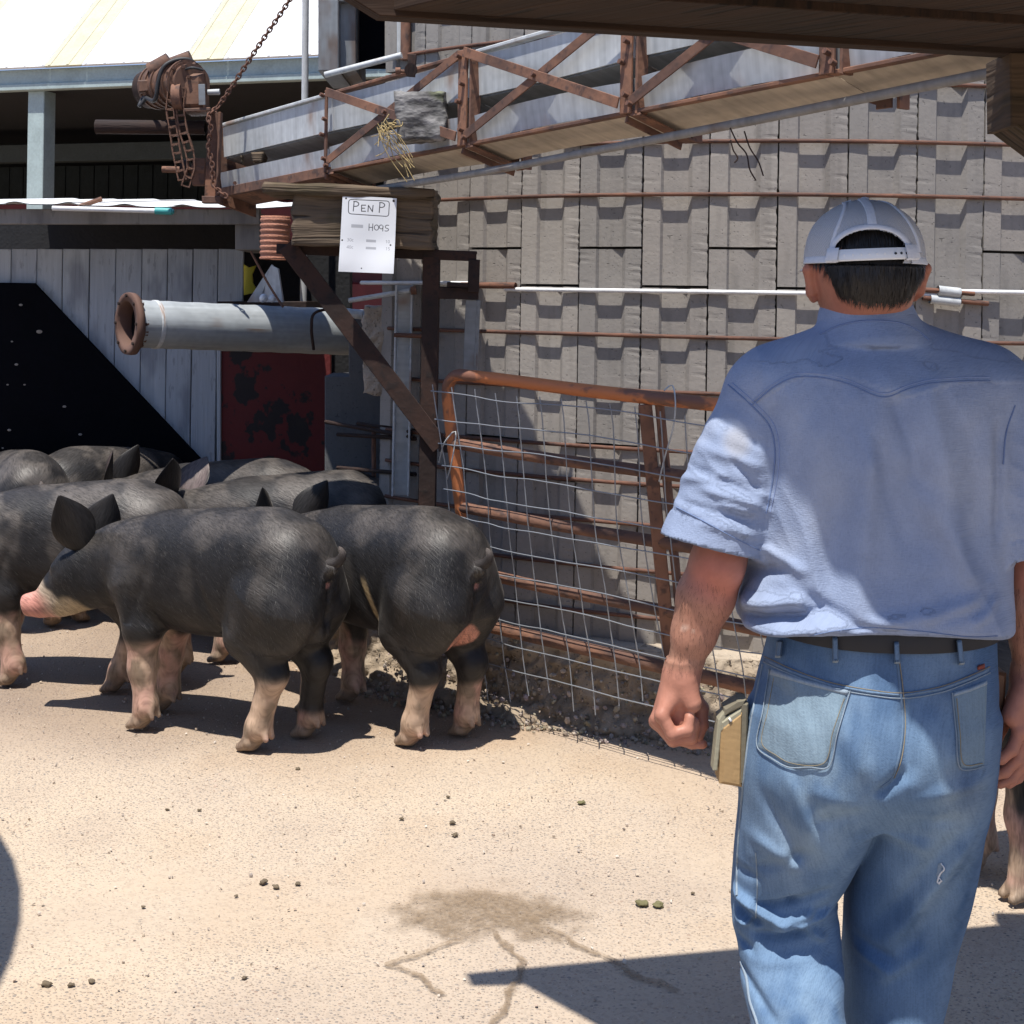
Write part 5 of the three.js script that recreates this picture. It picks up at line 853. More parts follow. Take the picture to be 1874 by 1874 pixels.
// skin ----------------------------------------------------------------
const HC = Mp(1583, 470, 0.0);                                      // head centre
const S_ = { ls: Mp(1400, 742, 0), le: Mp(1312, 1035, -0.02), lw: Mp(1247, 1232, 0.0), rs: Mp(1842, 742, 0), re: Mp(1897, 1040, -0.02), rw: Mp(1884, 1238, 0.01) };
const headF = (() => {
  const sk = ell(V(HC.x, HC.y - 0.008, HC.z - 0.005), 0.083, 0.096, 0.098), occ = ell(V(HC.x, HC.y - 0.02, HC.z + 0.02), 0.078, 0.075, 0.078), jaw = cap(V(HC.x, HC.y - 0.06, HC.z - 0.05), V(HC.x, HC.y - 0.085, HC.z - 0.075), 0.058, 0.04), nose = cap(V(HC.x, HC.y - 0.01, HC.z - 0.1), V(HC.x, HC.y - 0.04, HC.z - 0.118), 0.011, 0.015), neck = cap(Mp(1582, 520, 0.01), Mp(1592, 640, 0.0), 0.065, 0.07), chin = ell(V(HC.x, HC.y - 0.105, HC.z - 0.075), 0.03, 0.022, 0.03);
  const lips = cap(V(HC.x - 0.02, HC.y - 0.073, HC.z - 0.103), V(HC.x + 0.02, HC.y - 0.073, HC.z - 0.103), 0.008, 0.008), sock = [1, -1].map((s) => cap(V(HC.x + s * 0.032, HC.y + 0.008, HC.z - 0.108), V(HC.x + s * 0.034, HC.y + 0.008, HC.z - 0.1), 0.014, 0.014)), ball = [1, -1].map((s) => ell(V(HC.x + s * 0.032, HC.y + 0.007, HC.z - 0.085), 0.0125, 0.0125, 0.0125));
  const ears = [[1482, 514, -1], [1684, 512, 1]].map(([x, y, s]) => { const c = Mp(x, y, 0.0), a = [cap(V(c.x - s * 0.004, c.y + 0.028, c.z - 0.012), V(c.x + s * 0.004, c.y + 0.018, c.z + 0.012), 0.008, 0.009), cap(V(c.x + s * 0.004, c.y + 0.018, c.z + 0.012), V(c.x - s * 0.002, c.y - 0.02, c.z + 0.004), 0.0095, 0.008), cap(V(c.x - s * 0.004, c.y - 0.018, c.z + 0.002), V(c.x - s * 0.008, c.y - 0.03, c.z - 0.006), 0.009, 0.007), cap(V(c.x - s * 0.006, c.y + 0.015, c.z - 0.006), V(c.x - s * 0.008, c.y - 0.015, c.z - 0.006), 0.012, 0.011)]; return (x2, y2, z2) => { let d = 9; for (const q of a) d = smin(d, q(x2, y2, z2), 0.008); return d; }; });
  return (x, y, z) => { let d = smin(sk(x, y, z), occ(x, y, z), 0.04); d = smin(d, jaw(x, y, z), 0.04); d = smin(d, chin(x, y, z), 0.03); d = smin(d, neck(x, y, z), 0.03); d = smin(d, nose(x, y, z), 0.015); d = smin(d, lips(x, y, z), 0.012); for (const q of sock) d = smax(d, -q(x, y, z), 0.012); for (const q of ball) d = Math.min(d, q(x, y, z)); for (const q of ears) d = smin(d, q(x, y, z), 0.006); return d; };
})();
const armF = (() => {
  const m = (a, b, t) => a.clone().lerp(b, t), L = [];
  for (const [s, e, w, k] of [[S_.ls, S_.le, S_.lw, -1], [S_.rs, S_.re, S_.rw, 1]]) {
    const mid = m(e, w, 0.28), lo = m(e, w, 0.62);
    L.push([cap(s, m(s, e, 0.5), 0.058, 0.050), cap(m(s, e, 0.5), e, 0.050, 0.043), cap(e, mid, 0.043, 0.044), cap(mid, lo, 0.044, 0.034), cap(lo, w, 0.034, 0.0275), ell(V(e.x + k * 0.012 * -1, e.y - 0.004, e.z + 0.034), 0.022, 0.026, 0.018), cap(V(mid.x + k * 0.012, mid.y, mid.z), V(lo.x + k * 0.004, lo.y, lo.z), 0.034, 0.028)]);
  }
  return (x, y, z) => { const A = L[x < 0 ? 0 : 1]; let d = A[0](x, y, z); for (let i = 1; i < A.length; i++) d = smin(d, A[i](x, y, z), 0.02); return d; };
})();
const coreF = (() => { const t = cap(Mp(1600, 720, 0), Mp(1605, 1120, 0), 0.10, 0.10), sh = cap(S_.ls, S_.rs, 0.06, 0.06), hip = cap(Mp(1540, 1250, 0), Mp(1680, 1250, 0), 0.10, 0.10), l1 = cap(Mp(1480, 1320, 0), Mp(1440, 1660, 0.05), 0.075, 0.05), l2 = cap(Mp(1440, 1660, 0.05), Mp(1470, 2100, -0.22), 0.05, 0.035), r1 = cap(Mp(1705, 1320, 0), Mp(1652, 1700, 0.06), 0.075, 0.05), r2 = cap(Mp(1652, 1700, 0.06), Mp(1605, 2200, 0.04), 0.05, 0.035); return (x, y, z) => { let d = smin(t(x, y, z), sh(x, y, z), 0.06); d = smin(d, hip(x, y, z), 0.08); for (const q of [l1, l2, r1, r2]) d = smin(d, q(x, y, z), 0.04); return d; }; })();
function hand(fingers, palm, wristA, wristB) {
  const F_ = fingers.map((f) => { const l = []; for (let i = 0; i < f.p.length - 1; i++) l.push(cap(f.p[i], f.p[i + 1], f.r[i], f.r[i + 1])); return l; }), Pm = palm.map(([a, b, r0, r1]) => cap(a, b, r0, r1)), W = cap(wristA, wristB, 0.031, 0.027);
  return (x, y, z) => { let d = W(x, y, z); for (const q of Pm) d = smin(d, q(x, y, z), 0.014); let e = 9; for (const l of F_) { let q = 9; for (const k of l) q = smin(q, k(x, y, z), 0.004); e = Math.min(e, q); } return smin(d, e, 0.006); };
}
const lh = (() => {
  const K = { p: Mp(1211, 1309, -0.032), r: Mp(1204, 1316, -0.012), m: Mp(1202, 1320, 0.010), i: Mp(1207, 1319, 0.032) };
  const fg = [
    { p: [K.p, Mp(1230, 1343, -0.036), Mp(1258, 1336, -0.034), Mp(1262, 1314, -0.030)], r: [0.0105, 0.0105, 0.0098, 0.0085] },
    { p: [K.r, Mp(1230, 1351, -0.014), Mp(1262, 1347, -0.012), Mp(1270, 1322, -0.010)], r: [0.0115, 0.0112, 0.0104, 0.009] },
    { p: [K.m, Mp(1232, 1354, 0.009), Mp(1266, 1350, 0.010), Mp(1273, 1328, 0.012)], r: [0.0118, 0.0114, 0.0105, 0.009] },
    { p: [K.i, Mp(1240, 1352, 0.030), Mp(1266, 1360, 0.028), Mp(1286, 1362, 0.024)], r: [0.0115, 0.0108, 0.0095, 0.008] },
    { p: [Mp(1262, 1268, 0.036), Mp(1282, 1296, 0.042), Mp(1284, 1326, 0.034), Mp(1278, 1348, 0.026)], r: [0.016, 0.0135, 0.0115, 0.009] }];
  const w = Mp(1246, 1240, 0);
  return hand(fg, [[w, K.p, 0.022, 0.0105], [w, K.r, 0.023, 0.0125], [w, K.m, 0.024, 0.013], [w, K.i, 0.023, 0.013], [Mp(1252, 1250, -0.014), Mp(1266, 1286, -0.022), 0.020, 0.0165], [Mp(1236, 1288, 0), Mp(1244, 1318, 0), 0.017, 0.016], [Mp(1256, 1300, -0.008), Mp(1250, 1322, -0.004), 0.013, 0.014], [Mp(1254, 1252, 0.016), Mp(1266, 1280, 0.03), 0.02, 0.018]], Mp(1252, 1205, 0), w);
})();
const rh = (() => {
  const K = { p: Mp(1866, 1338, -0.030), r: Mp(1874, 1345, -0.010), m: Mp(1878, 1350, 0.012), i: Mp(1876, 1346, 0.034) };
  const fg = [
    { p: [K.p, Mp(1852, 1372, -0.034), Mp(1832, 1388, -0.032), Mp(1817, 1392, -0.03)], r: [0.0105, 0.0102, 0.0095, 0.008] },
    { p: [K.r, Mp(1860, 1390, -0.013), Mp(1838, 1412, -0.012), Mp(1818, 1420, -0.01)], r: [0.0115, 0.011, 0.0102, 0.0085] },
    { p: [K.m, Mp(1868, 1400, 0.012), Mp(1850, 1424, 0.012), Mp(1830, 1434, 0.012)], r: [0.0118, 0.0112, 0.0104, 0.0088] },
    { p: [K.i, Mp(1874, 1396, 0.036), Mp(1862, 1422, 0.036), Mp(1846, 1434, 0.034)], r: [0.0115, 0.011, 0.01, 0.0085] },
    { p: [Mp(1868, 1280, 0.036), Mp(1846, 1306, 0.044), Mp(1830, 1334, 0.04), Mp(1824, 1356, 0.034)], r: [0.016, 0.0135, 0.0115, 0.009] }];
  const w = Mp(1884, 1246, 0.01);
  return hand(fg, [[w, K.p, 0.022, 0.0115], [w, K.r, 0.023, 0.013], [w, K.m, 0.024, 0.013], [w, K.i, 0.023, 0.013], [Mp(1876, 1260, -0.012), Mp(1852, 1310, -0.022), 0.021, 0.017], [Mp(1874, 1262, 0.02), Mp(1852, 1300, 0.03), 0.02, 0.018]], Mp(1887, 1212, 0.01), w);
})();
{
  const skinAt = (p) => {
    const q = fbm3(p.x * 14, p.y * 14, p.z * 14, 3, 5), q2 = fbm3(p.x * 60, p.y * 60, p.z * 60, 2, 6); let c = mixc([0.40, 0.215, 0.145], [0.46, 0.20, 0.135], q);
    const el = Math.min(Math.hypot(p.x - S_.le.x, p.y - S_.le.y + 0.01, (p.z - S_.le.z - 0.03)), Math.hypot(p.x - S_.re.x, p.y - S_.re.y, p.z - S_.re.z - 0.03)); c = mixc(c, [0.52, 0.17, 0.115], sst(0.07, 0.02, el) * 0.8);
    if (p.y > MY(640)) c = mixc(c, [0.40, 0.15, 0.095], 0.75);
    if (p.y < MY(1225)) c = mixc(c, [0.43, 0.18, 0.125], 0.6);
    const sc = Math.hypot((p.x - MX(1247, 1146)) / 0.018, (p.y - MY(1146)) / 0.0018); if (p.z > 0 && sc < 1) c = mixc(c, [0.6, 0.42, 0.33], 0.7);
    return c.map((k) => k * (0.86 + 0.28 * q2));
  };
  const uvs = (p) => [(p.x + p.z * 0.8) * 2.4, (p.y + p.z * 0.3) * 2.4];
  const all = (x, y, z) => { let d = smin(armF(x, y, z), coreF(x, y, z), 0.03); if (y > 1.3) d = smin(d, headF(x, y, z), 0.03); if (y < 1.0 && y > 0.7) { if (x < 0) d = smin(d, lh(x, y, z), 0.012); else d = smin(d, rh(x, y, z), 0.012); } return d; };
  // a coarse body, with the head and the hands cut out of it and put back on finer grids of the same field
  const inBox = (p, b) => p.x > b[0].x && p.x < b[1].x && p.y > b[0].y && p.y < b[1].y && p.z > b[0].z && p.z < b[1].z;
  const boxes = [[V(HC.x - 0.14, MY(610), -0.2), V(HC.x + 0.14, 1.85, 0.2), 0.0042], [V(MX(1160, 1300), MY(1400), -0.1), V(MX(1320, 1300), MY(1215), 0.09), 0.0026], [V(MX(1790, 1300), MY(1470), -0.1), V(MX(1960, 1300), MY(1225), 0.09), 0.0032]];
  let coarse = nets(all, V(-0.48, 0.02, -0.3), V(0.46, 1.9, 0.36), 0.0085); const ci = coarse.index.array, cp = coarse.attributes.position, kept = [], a = V();
  for (let i = 0; i < ci.length; i += 3) { let out = 0; for (let k = 0; k < 3; k++) { a.fromBufferAttribute(cp, ci[i + k]); if (boxes.some((b) => inBox(a, [b[0].clone().addScalar(0.012), b[1].clone().addScalar(-0.012)]))) out++; } if (out < 3) kept.push(ci[i], ci[i + 1], ci[i + 2]); }
  coarse.setIndex(kept);
  const gs = [coarse, ...boxes.map((b) => nets(all, b[0], b[1], b[2]))].map((g) => paint(g, (p) => ({ c: skinAt(p), uv: uvs(p) })));
  mpart('body', mergeGeometries(gs), mat(T.skin, { rough: 0.5, bump: 0.0004, vertexColors: true, phys: { sheen: 0.1, specularIntensity: 0.6 } }));
  { const P0 = coarse.attributes.position, N0 = coarse.attributes.normal, bl = new THREE.BufferGeometry(); bl.setAttribute('position', new THREE.Float32BufferAttribute([0, 0, -0.5, 0, 0, 0.5, 1, 0.35, 0], 3)); bl.setIndex([0, 1, 2]); bl.computeVertexNormals();
    const im = new THREE.InstancedMesh(bl, mat(null, { color: [0.05, 0.028, 0.018], rough: 0.5 }), 2600), mt = new THREE.Matrix4(), p = V(), n = V(); let k = 0;
    for (let q = 0; q < 90000 && k < 2600; q++) { const i = Math.floor(rnd() * P0.count); p.fromBufferAttribute(P0, i); n.fromBufferAttribute(N0, i); if (Math.abs(p.x) < 0.24 || p.y > MY(1060) || p.y < MY(1235)) continue; p.x += rr(-0.004, 0.004) * (1 - Math.abs(n.x)); p.y += rr(-0.004, 0.004); const dn = V(rr(-0.5, 0.5), -1, rr(-0.3, 0.3)); dn.addScaledVector(n, -dn.dot(n)).normalize(); const sd = n.clone().cross(dn).normalize(), L = rr(0.006, 0.014); mt.makeBasis(dn.multiplyScalar(L), n.clone().multiplyScalar(L), sd.multiplyScalar(0.0003)).setPosition(p.x, p.y, p.z); im.setMatrixAt(k++, mt); }
    im.count = k; im.name = 'arm_hair'; im.userData.kind = 'stuff'; man.add(im); }
  for (const s of [1, -1]) { const q = new THREE.SphereGeometry(0.0062, 12, 10); q.translate(HC.x + s * 0.032, HC.y + 0.007, HC.z - 0.0925); mpart('eye', q, M.eye); }
}
// hair -----------------------------------------------------------------
{
  const f = (x, y, z) => { const h = headF(x, y, z) - (y > MY(488) ? 0.002 : 0.009) + 0.005 * (fbm3(x * 90, y * 30, z * 90, 2, 3) - 0.5); const sd = Math.abs(x - HC.x), low = MY(549) + 0.010 * (sd / 0.06) ** 2 + 0.03 * sst(0.055, 0.078, sd) + 0.004 * (fbm3(x * 120, 1, 2, 2) - 0.5) - (z - HC.z) * 0.06, side = sst(0.03, -0.06, z - HC.z) * 0.05; let d = Math.max(h, low + side - y); d = Math.max(d, -0.045 - (z - HC.z)); const earC = Math.min(Math.hypot(x - MX(1482, 514), (y - MY(514)) * 0.75, z - HC.z), Math.hypot(x - MX(1684, 512), (y - MY(512)) * 0.75, z - HC.z)); if (y < MY(486)) d = Math.max(d, sd - 0.079); return Math.max(d, 0.033 - earC); };
  const g = nets(f, V(HC.x - 0.13, MY(570), HC.z - 0.07), V(HC.x + 0.13, HC.y + 0.13, HC.z + 0.15), 0.0042);
  paint(g, (p) => { const q = fbm3(p.x * 160, p.y * 25, p.z * 160, 2, 8), k = 0.55 + 0.9 * q; return { c: [0.011 * k, 0.0075 * k, 0.006 * k], uv: [p.y * 3, p.x * 3] }; });
  const P0 = g.attributes.position, N0 = g.attributes.normal, bl = new THREE.BufferGeometry(); bl.setAttribute('position', new THREE.Float32BufferAttribute([0, 0, -0.5, 0, 0, 0.5, 0.6, 0.12, 0.35, 0.6, 0.12, -0.35, 1, 0.1, 0], 3)); bl.setIndex([0, 1, 2, 0, 2, 3, 3, 2, 4]); bl.computeVertexNormals();
  const im = new THREE.InstancedMesh(bl, mat(null, { rough: 0.45 }), 6000), mt = new THREE.Matrix4(), p = V(), n = V(), col = new THREE.Color(); let k2 = 0;
  for (let q = 0; q < 40000 && k2 < 6000; q++) { const i = Math.floor(rnd() * P0.count); p.fromBufferAttribute(P0, i); n.fromBufferAttribute(N0, i); if (n.z < -0.2 || p.y > MY(470) || Math.abs(n.y) > 0.8) continue; const dn = V(rr(-0.25, 0.25) + n.x * 0.1, -1, rr(-0.1, 0.2)); dn.addScaledVector(n, -dn.dot(n)).normalize(); const sd = n.clone().cross(dn).normalize(), L = rr(0.010, 0.022); mt.makeBasis(dn.multiplyScalar(L), n.clone().multiplyScalar(L * rr(0.5, 1.3)), sd.multiplyScalar(rr(0.0006, 0.0011))).setPosition(p.x, p.y, p.z); im.setMatrixAt(k2, mt); const v = rr(0.004, 0.014); im.setColorAt(k2, col.setRGB(v * 1.25, v * 0.95, v * 0.8)); k2++; }
  im.count = k2; im.name = 'hair_strands'; im.userData.kind = 'stuff'; man.add(im);
  mpart('hair', g, mat(T.hair, { rough: 0.55, bump: 0.003, vertexColors: true }));
}
// cap --------------------------------------------------------------------
{
  const C = V(MX(1581, 480), MY(478), HC.z + 0.0), rx = 0.0985, ry = 0.1035, rz = 0.118;
  const pt = (th, ph, o = 0) => { const s = Math.sin(Math.min(th, 1.57)), dy = th > 1.57 ? -(th - 1.57) * 0.1 : 0, sq = 1 + 0.04 * Math.sin(2 * th) ** 2; return V(C.x + (rx + o) * s * Math.cos(ph) * sq, C.y + (ry + o) * Math.cos(Math.min(th, 1.57)) + dy, C.z + (rz + o) * s * Math.sin(ph) * sq); };
  const oc = V(MX(1567, 462), MY(464), 0), ox = 0.056, oy = 0.036, inArch = (p) => p.z > 0.03 && ((p.x - oc.x) / ox) ** 2 + ((p.y - oc.y) / oy) ** 2 < 1;
  const nT = 60, nP = 200, pos = [], uv = [], id = [];
  for (const o of [0, -0.003]) for (let j = 0; j <= nT; j++) for (let i = 0; i <= nP; i++) { const ph = i / nP * Math.PI * 2, th = 0.001 + j / nT * 1.63, bump = 0.0012 * (fbm3(Math.cos(ph) * 3, th * 3, Math.sin(ph) * 3, 2) - 0.5), p = pt(th, ph, o + bump); const k = 1; pos.push(p.x * k, p.y, p.z); uv.push(ph * 0.1 * 10, th * 1.1); }
  const L = (nT + 1) * (nP + 1), v = V();
  for (let s = 0; s < 2; s++) for (let j = 0; j < nT; j++) for (let i = 0; i < nP; i++) { const o = s * L + j * (nP + 1) + i; v.fromArray(pos, o * 3); if (inArch(v)) continue; s ? id.push(o, o + 1, o + nP + 1, o + 1, o + nP + 2, o + nP + 1) : id.push(o, o + nP + 1, o + 1, o + 1, o + nP + 1, o + nP + 2); }
  const g = new THREE.BufferGeometry(); g.setAttribute('position', new THREE.Float32BufferAttribute(pos, 3)); g.setAttribute('uv', new THREE.Float32BufferAttribute(uv, 2)); g.setIndex(id); g.computeVertexNormals();
  const cw = mat(T.mesh, { color: [0.60, 0.63, 0.68], rough: 0.8, bump: 0.0012 }), edge = mat(T.weave, { color: [0.66, 0.70, 0.77], rough: 0.8, bump: 0.0008 }), plastic = mat(null, { color: [0.74, 0.78, 0.82], rough: 0.35 });
  const cp = mpart('cap', g, cw, man, 'white mesh trucker cap with a plastic snap strap');
  const onCap = (x, y, o = 0.001) => { const X = x - C.x, Y = y - C.y; const th = Math.acos(clamp(Y / ry, -0.05, 1)), s = Math.sin(th), sq = 1 + 0.04 * Math.sin(2 * th) ** 2, ph = Math.acos(clamp(X / (rx * s * sq || 1e-6), -1, 1)); return pt(th, ph, o); };
  const strip = (ps, w, m, n, o = 0.0012) => { const pos2 = [], uv2 = [], id2 = []; ps.forEach((p, i) => { const a = ps[Math.max(0, i - 1)], b = ps[Math.min(ps.length - 1, i + 1)], t = b.clone().sub(a).normalize(), nn = p.clone().sub(V(C.x, C.y - 0.03, C.z)).normalize(), sd = t.clone().cross(nn).normalize(); for (const [k, oo] of [[-1, -0.0012], [-0.85, o], [0.85, o], [1, -0.0012]]) { const q = p.clone().addScaledVector(sd, k * w / 2).addScaledVector(nn, oo); pos2.push(q.x, q.y, q.z); uv2.push(i * 0.005, k * w); } if (i) for (let k = 0; k < 3; k++) { const q = (i - 1) * 4 + k; id2.push(q, q + 1, q + 4, q + 1, q + 5, q + 4); } }); const q = new THREE.BufferGeometry(); q.setAttribute('position', new THREE.Float32BufferAttribute(pos2, 3)); q.setAttribute('uv', new THREE.Float32BufferAttribute(uv2, 2)); q.setIndex(id2); q.computeVertexNormals(); return mpart(n, q, m, cp); };
  const seq = (n, fn) => Array.from({ length: n + 1 }, (_, i) => fn(i / n));
  strip(seq(24, (t) => onCap(MX(lerp(1572, 1567, t), 400), lerp(C.y + ry * 0.985, oc.y + oy, t))), 0.015, edge, 'back_strip');
  strip(seq(40, (t) => { const a = Math.PI * (1 - t); return onCap(oc.x + (ox + 0.003) * Math.cos(a), oc.y + (oy + 0.003) * Math.sin(a)); }), 0.009, edge, 'arch_binding', 0.002);
  for (const [x0, x1] of [[1655, 1612], [1502, 1545]]) strip(seq(24, (t) => onCap(MX(lerp(x0, x1, Math.pow(t, 1.6)), 420), lerp(C.y + 0.012, C.y + ry * 0.97, t))), 0.006, edge, 'side_seam');
  strip(seq(60, (t) => { const a = lerp(0.0, Math.PI, t), p = pt(1.575, a, 0.0005); return p; }).filter((p) => !(p.x > MX(1512, 470) && p.x < MX(1632, 470))).filter((p) => p.x > C.x), 0.012, edge, 'sweat_band'); strip(seq(60, (t) => pt(1.575, lerp(0.0, Math.PI, t), 0.0005)).filter((p) => p.x <= MX(1512, 470)), 0.012, edge, 'sweat_band');
  const sy = (x) => lerp(MY(473), MY(466), (x - MX(1500, 470)) / (MX(1640, 470) - MX(1500, 470)));
  strip(seq(30, (t) => { const x = lerp(MX(1503, 470), MX(1632, 470), t); const p = onCap(x, Math.max(sy(x), C.y), 0.003); p.y = sy(x); return p; }), 0.020, plastic, 'snap_strap', 0.004);
  strip(seq(8, (t) => { const x = lerp(MX(1618, 470), MX(1642, 470), t); const p = onCap(x, Math.max(sy(x), C.y), 0.004); p.y = sy(x) + 0.001; return p; }), 0.026, edge, 'strap_tab', 0.006);
  strip(seq(8, (t) => { const x = lerp(MX(1499, 470), MX(1514, 470), t); const p = onCap(x, Math.max(sy(x), C.y), 0.004); p.y = sy(x) + 0.001; return p; }), 0.024, edge, 'strap_tab', 0.006);
  for (const x of [1600, 1610, 1620]) { const X = MX(x, 467), p = onCap(X, Math.max(C.y, sy(X)), 0.0078); p.y = sy(X); const q = new THREE.CylinderGeometry(0.0022, 0.0022, 0.001, 10); q.rotateX(Math.PI / 2); q.translate(p.x, p.y, p.z); mpart('strap_hole', q, M.eye, cp); }
  for (let i = 0; i < 6; i++) { const X = MX(1522 + i * 12, 470), p = onCap(X, Math.max(C.y, sy(X)), 0.0078); p.y = sy(X); const q = new THREE.CylinderGeometry(0.0018, 0.0018, 0.0012, 8); q.rotateX(Math.PI / 2); q.translate(p.x, p.y, p.z); mpart('snap_stud', q, plastic, cp); }
  { const q = new THREE.SphereGeometry(0.0075, 14, 10); q.scale(1, 0.5, 1); q.translate(C.x, C.y + ry + 0.001, C.z); mpart('button', q, edge, cp); }
  { const s = new THREE.SphereGeometry(1, 30, 16), p = s.attributes.position; for (let i = 0; i < p.count; i++) { const x = p.getX(i), y = p.getY(i), z = p.getZ(i); p.setXYZ(i, C.x + x * 0.088, C.y + 0.004 + y * 0.004 - 0.02 * x * x - 0.012 * Math.max(0, -z), C.z - 0.095 + z * 0.085); } s.computeVertexNormals(); mpart('brim', s, edge, cp); }
}
// shirt --------------------------------------------------------------------
const shirtTorso = mstack([[585, 1540, 1650, -0.02, 0.058], [612, 1512, 1684, -0.015, 0.072], [640, 1466, 1734, -0.008, 0.094], [680, 1400, 1806, 0, 0.112], [740, 1383, 1836, 0.005, 0.127], [820, 1392, 1846, 0.008, 0.138], [920, 1390, 1846, 0.0, 0.138], [1020, 1378, 1842, -0.004, 0.138], [1080, 1366, 1838, 0.0, 0.147], [1120, 1356, 1838, 0.004, 0.156], [1146, 1366, 1836, 0.002, 0.150], [1162, 1390, 1822, 0, 0.141], [1190, 1420, 1805, 0, 0.128]], 2.35);
const lsl = { a: Mp(1398, 735, 0), b: Mp(1302, 1000, -0.02) }, rsl = { a: Mp(1838, 738, 0), b: Mp(1893, 1010, -0.02) };
const shirtF = (() => {
  const sh = cap(Mp(1424, 716, 0), Mp(1790, 716, 0), 0.066, 0.066), tr = [cap(Mp(1562, 628, 0), Mp(1415, 700, 0), 0.046, 0.058), cap(Mp(1634, 628, 0), Mp(1806, 700, 0), 0.046, 0.058)];
  const sl = [[lsl, 0.071, 0.086, -1], [rsl, 0.071, 0.086, 1]].map(([q, r0, r1, s]) => ({ f: cap(q.a, q.b.clone().lerp(q.a, -0.25), r0, r1 * 1.03), b: q.b, d: q.b.clone().sub(q.a).normalize(), i: cap(q.a.clone().lerp(q.b, 0.5), q.b.clone().lerp(q.a, -0.6), r0 * 0.75, r1 * 0.93), s }));
  const col = cap(Mp(1586, 592, 0.012), Mp(1592, 640, 0.0), 0.082, 0.094), colTop = (y, z) => y - (MY(556) - 0.25 * Math.max(0, -z) * 1.2);
  const fo = folds([
    [1600, 760, 1560, 1120, 26, 0.008], [1700, 720, 1760, 1080, 24, 0.007], [1500, 760, 1470, 1100, 34, 0.006], [1655, 860, 1700, 1010, 20, -0.006], [1590, 780, 1660, 1000, 22, -0.006], [1782, 790, 1796, 990, 26, -0.006], [1540, 900, 1520, 1120, 24, -0.004], [1455, 720, 1430, 980, 22, 0.005],
    [1610, 640, 1640, 720, 22, 0.005], [1560, 640, 1520, 690, 26, 0.004], [1690, 650, 1730, 700, 22, 0.004],
    [1372, 1120, 1470, 1098, 12, 0.008], [1380, 1148, 1500, 1120, 10, -0.008], [1400, 1168, 1530, 1142, 11, 0.009], [1470, 1090, 1560, 1138, 13, -0.006], [1365, 1080, 1440, 1050, 12, -0.006], [1400, 1010, 1470, 1050, 12, 0.005], [1690, 1125, 1790, 1095, 14, 0.006], [1720, 1140, 1820, 1125, 11, 0.002], [1600, 1135, 1690, 1120, 14, 0.005], [1560, 1142, 1640, 1150, 9, -0.005], [1770, 1050, 1825, 1080, 16, 0.002], [1830, 1100, 1780, 1140, 12, 0.004],
    [1418, 760, 1398, 880, 12, -0.006], [1412, 880, 1390, 1000, 12, -0.006], [1838, 800, 1838, 980, 12, -0.006],
    [1640, 730, 1690, 900, 16, -0.006], [1690, 900, 1780, 1060, 22, 0.005], [1560, 720, 1590, 860, 18, 0.004],
  ], 1.6);
  const sf = folds([[1300, 830, 1400, 860, 12, 0.005], [1290, 875, 1395, 905, 10, -0.005], [1300, 905, 1390, 930, 9, 0.006], [1270, 935, 1380, 958, 9, -0.005], [1300, 965, 1375, 985, 8, 0.005], [1340, 780, 1400, 820, 12, -0.004], [1260, 890, 1330, 880, 9, 0.004], [1350, 850, 1395, 900, 8, -0.005], [1330, 930, 1385, 945, 7, 0.005], [1310, 740, 1330, 830, 14, 0.003]], 1.3);
  const seamY = (x) => { const px = 1600 + x / 0.00092 * 0 + (x - MX(1600, 700)) * 1087; const pts = [[1330, 745], [1376, 742], [1420, 706], [1454, 690], [1502, 690], [1550, 701], [1617, 727], [1698, 703], [1760, 697], [1850, 700]]; for (let i = 0; i < pts.length - 1; i++) if (px <= pts[i + 1][0]) return MYB(lerp(pts[i][1], pts[i + 1][1], clamp((px - pts[i][0]) / (pts[i + 1][0] - pts[i][0])))); return MY(700); };
  const hemY = (x) => MYB(1160 + 20 * Math.min(1.3, ((x - MX(1590, 1160)) / 0.18) ** 2));
  const F2 = (x, y, z, plain) => {
    let t = shirtTorso(x, y, z); t = smin(t, sh(x, y, z), 0.05); t = smin(t, tr[0](x, y, z), 0.05); t = smin(t, tr[1](x, y, z), 0.05);
    const bk = sst(-0.02, 0.06, z) * sst(MY(640), MY(715), y); if (!plain) { t -= fo(x, y) * bk; t -= 0.0022 * 0; if (z > 0) t -= (y > seamY(x) ? 0.0022 : 0) * bk; const nk = sst(MY(645), MY(720), y); t -= 0.006 * nk * (fbm3(x * 8, y * 5, z * 8, 3, 11) - 0.5); const rg = 1 - Math.abs(2 * fbm3(x * 20 + y * 9, y * 3 - x * 1.2, z * 5, 2, 15) - 1); t -= 0.0036 * nk * rg * rg * rg * (0.5 + sst(MY(900), MY(1120), y)); }
    t = smax(t, hemY(x) - y, 0.016);
    let d = t;
    for (const q of sl) {
      if (q.s < 0 ? x > MX(1480, 800) : x < MX(1740, 800)) continue;
      let e = q.f(x, y, z); const hx = (x - q.b.x) * q.d.x + (y - q.b.y) * q.d.y + (z - q.b.z) * q.d.z;
      if (!plain) { e -= (q.s < 0 ? sf(x, y) * sst(-0.03, 0.03, z) : 0) + 0.009 * (fbm3(x * 16, y * 16, z * 16, 3, 13) - 0.5) * sst(-0.3, -0.05, hx); e -= hx > -0.032 ? 0.0018 : 0; const rg = 1 - Math.abs(2 * fbm3(x * 4 - y * 2, y * 26 + x * 12, z * 8, 2, 16) - 1); e -= 0.005 * rg * rg * rg * sst(-0.30, -0.1, hx) * sst(-0.03, -0.045, hx); }
      const slant = q.s < 0 ? (x - q.b.x) * 0.12 : 0; e = Math.max(e, hx + slant); e = Math.max(e, -q.i(x, y, z));
      d = smin(d, e, 0.018);
    }
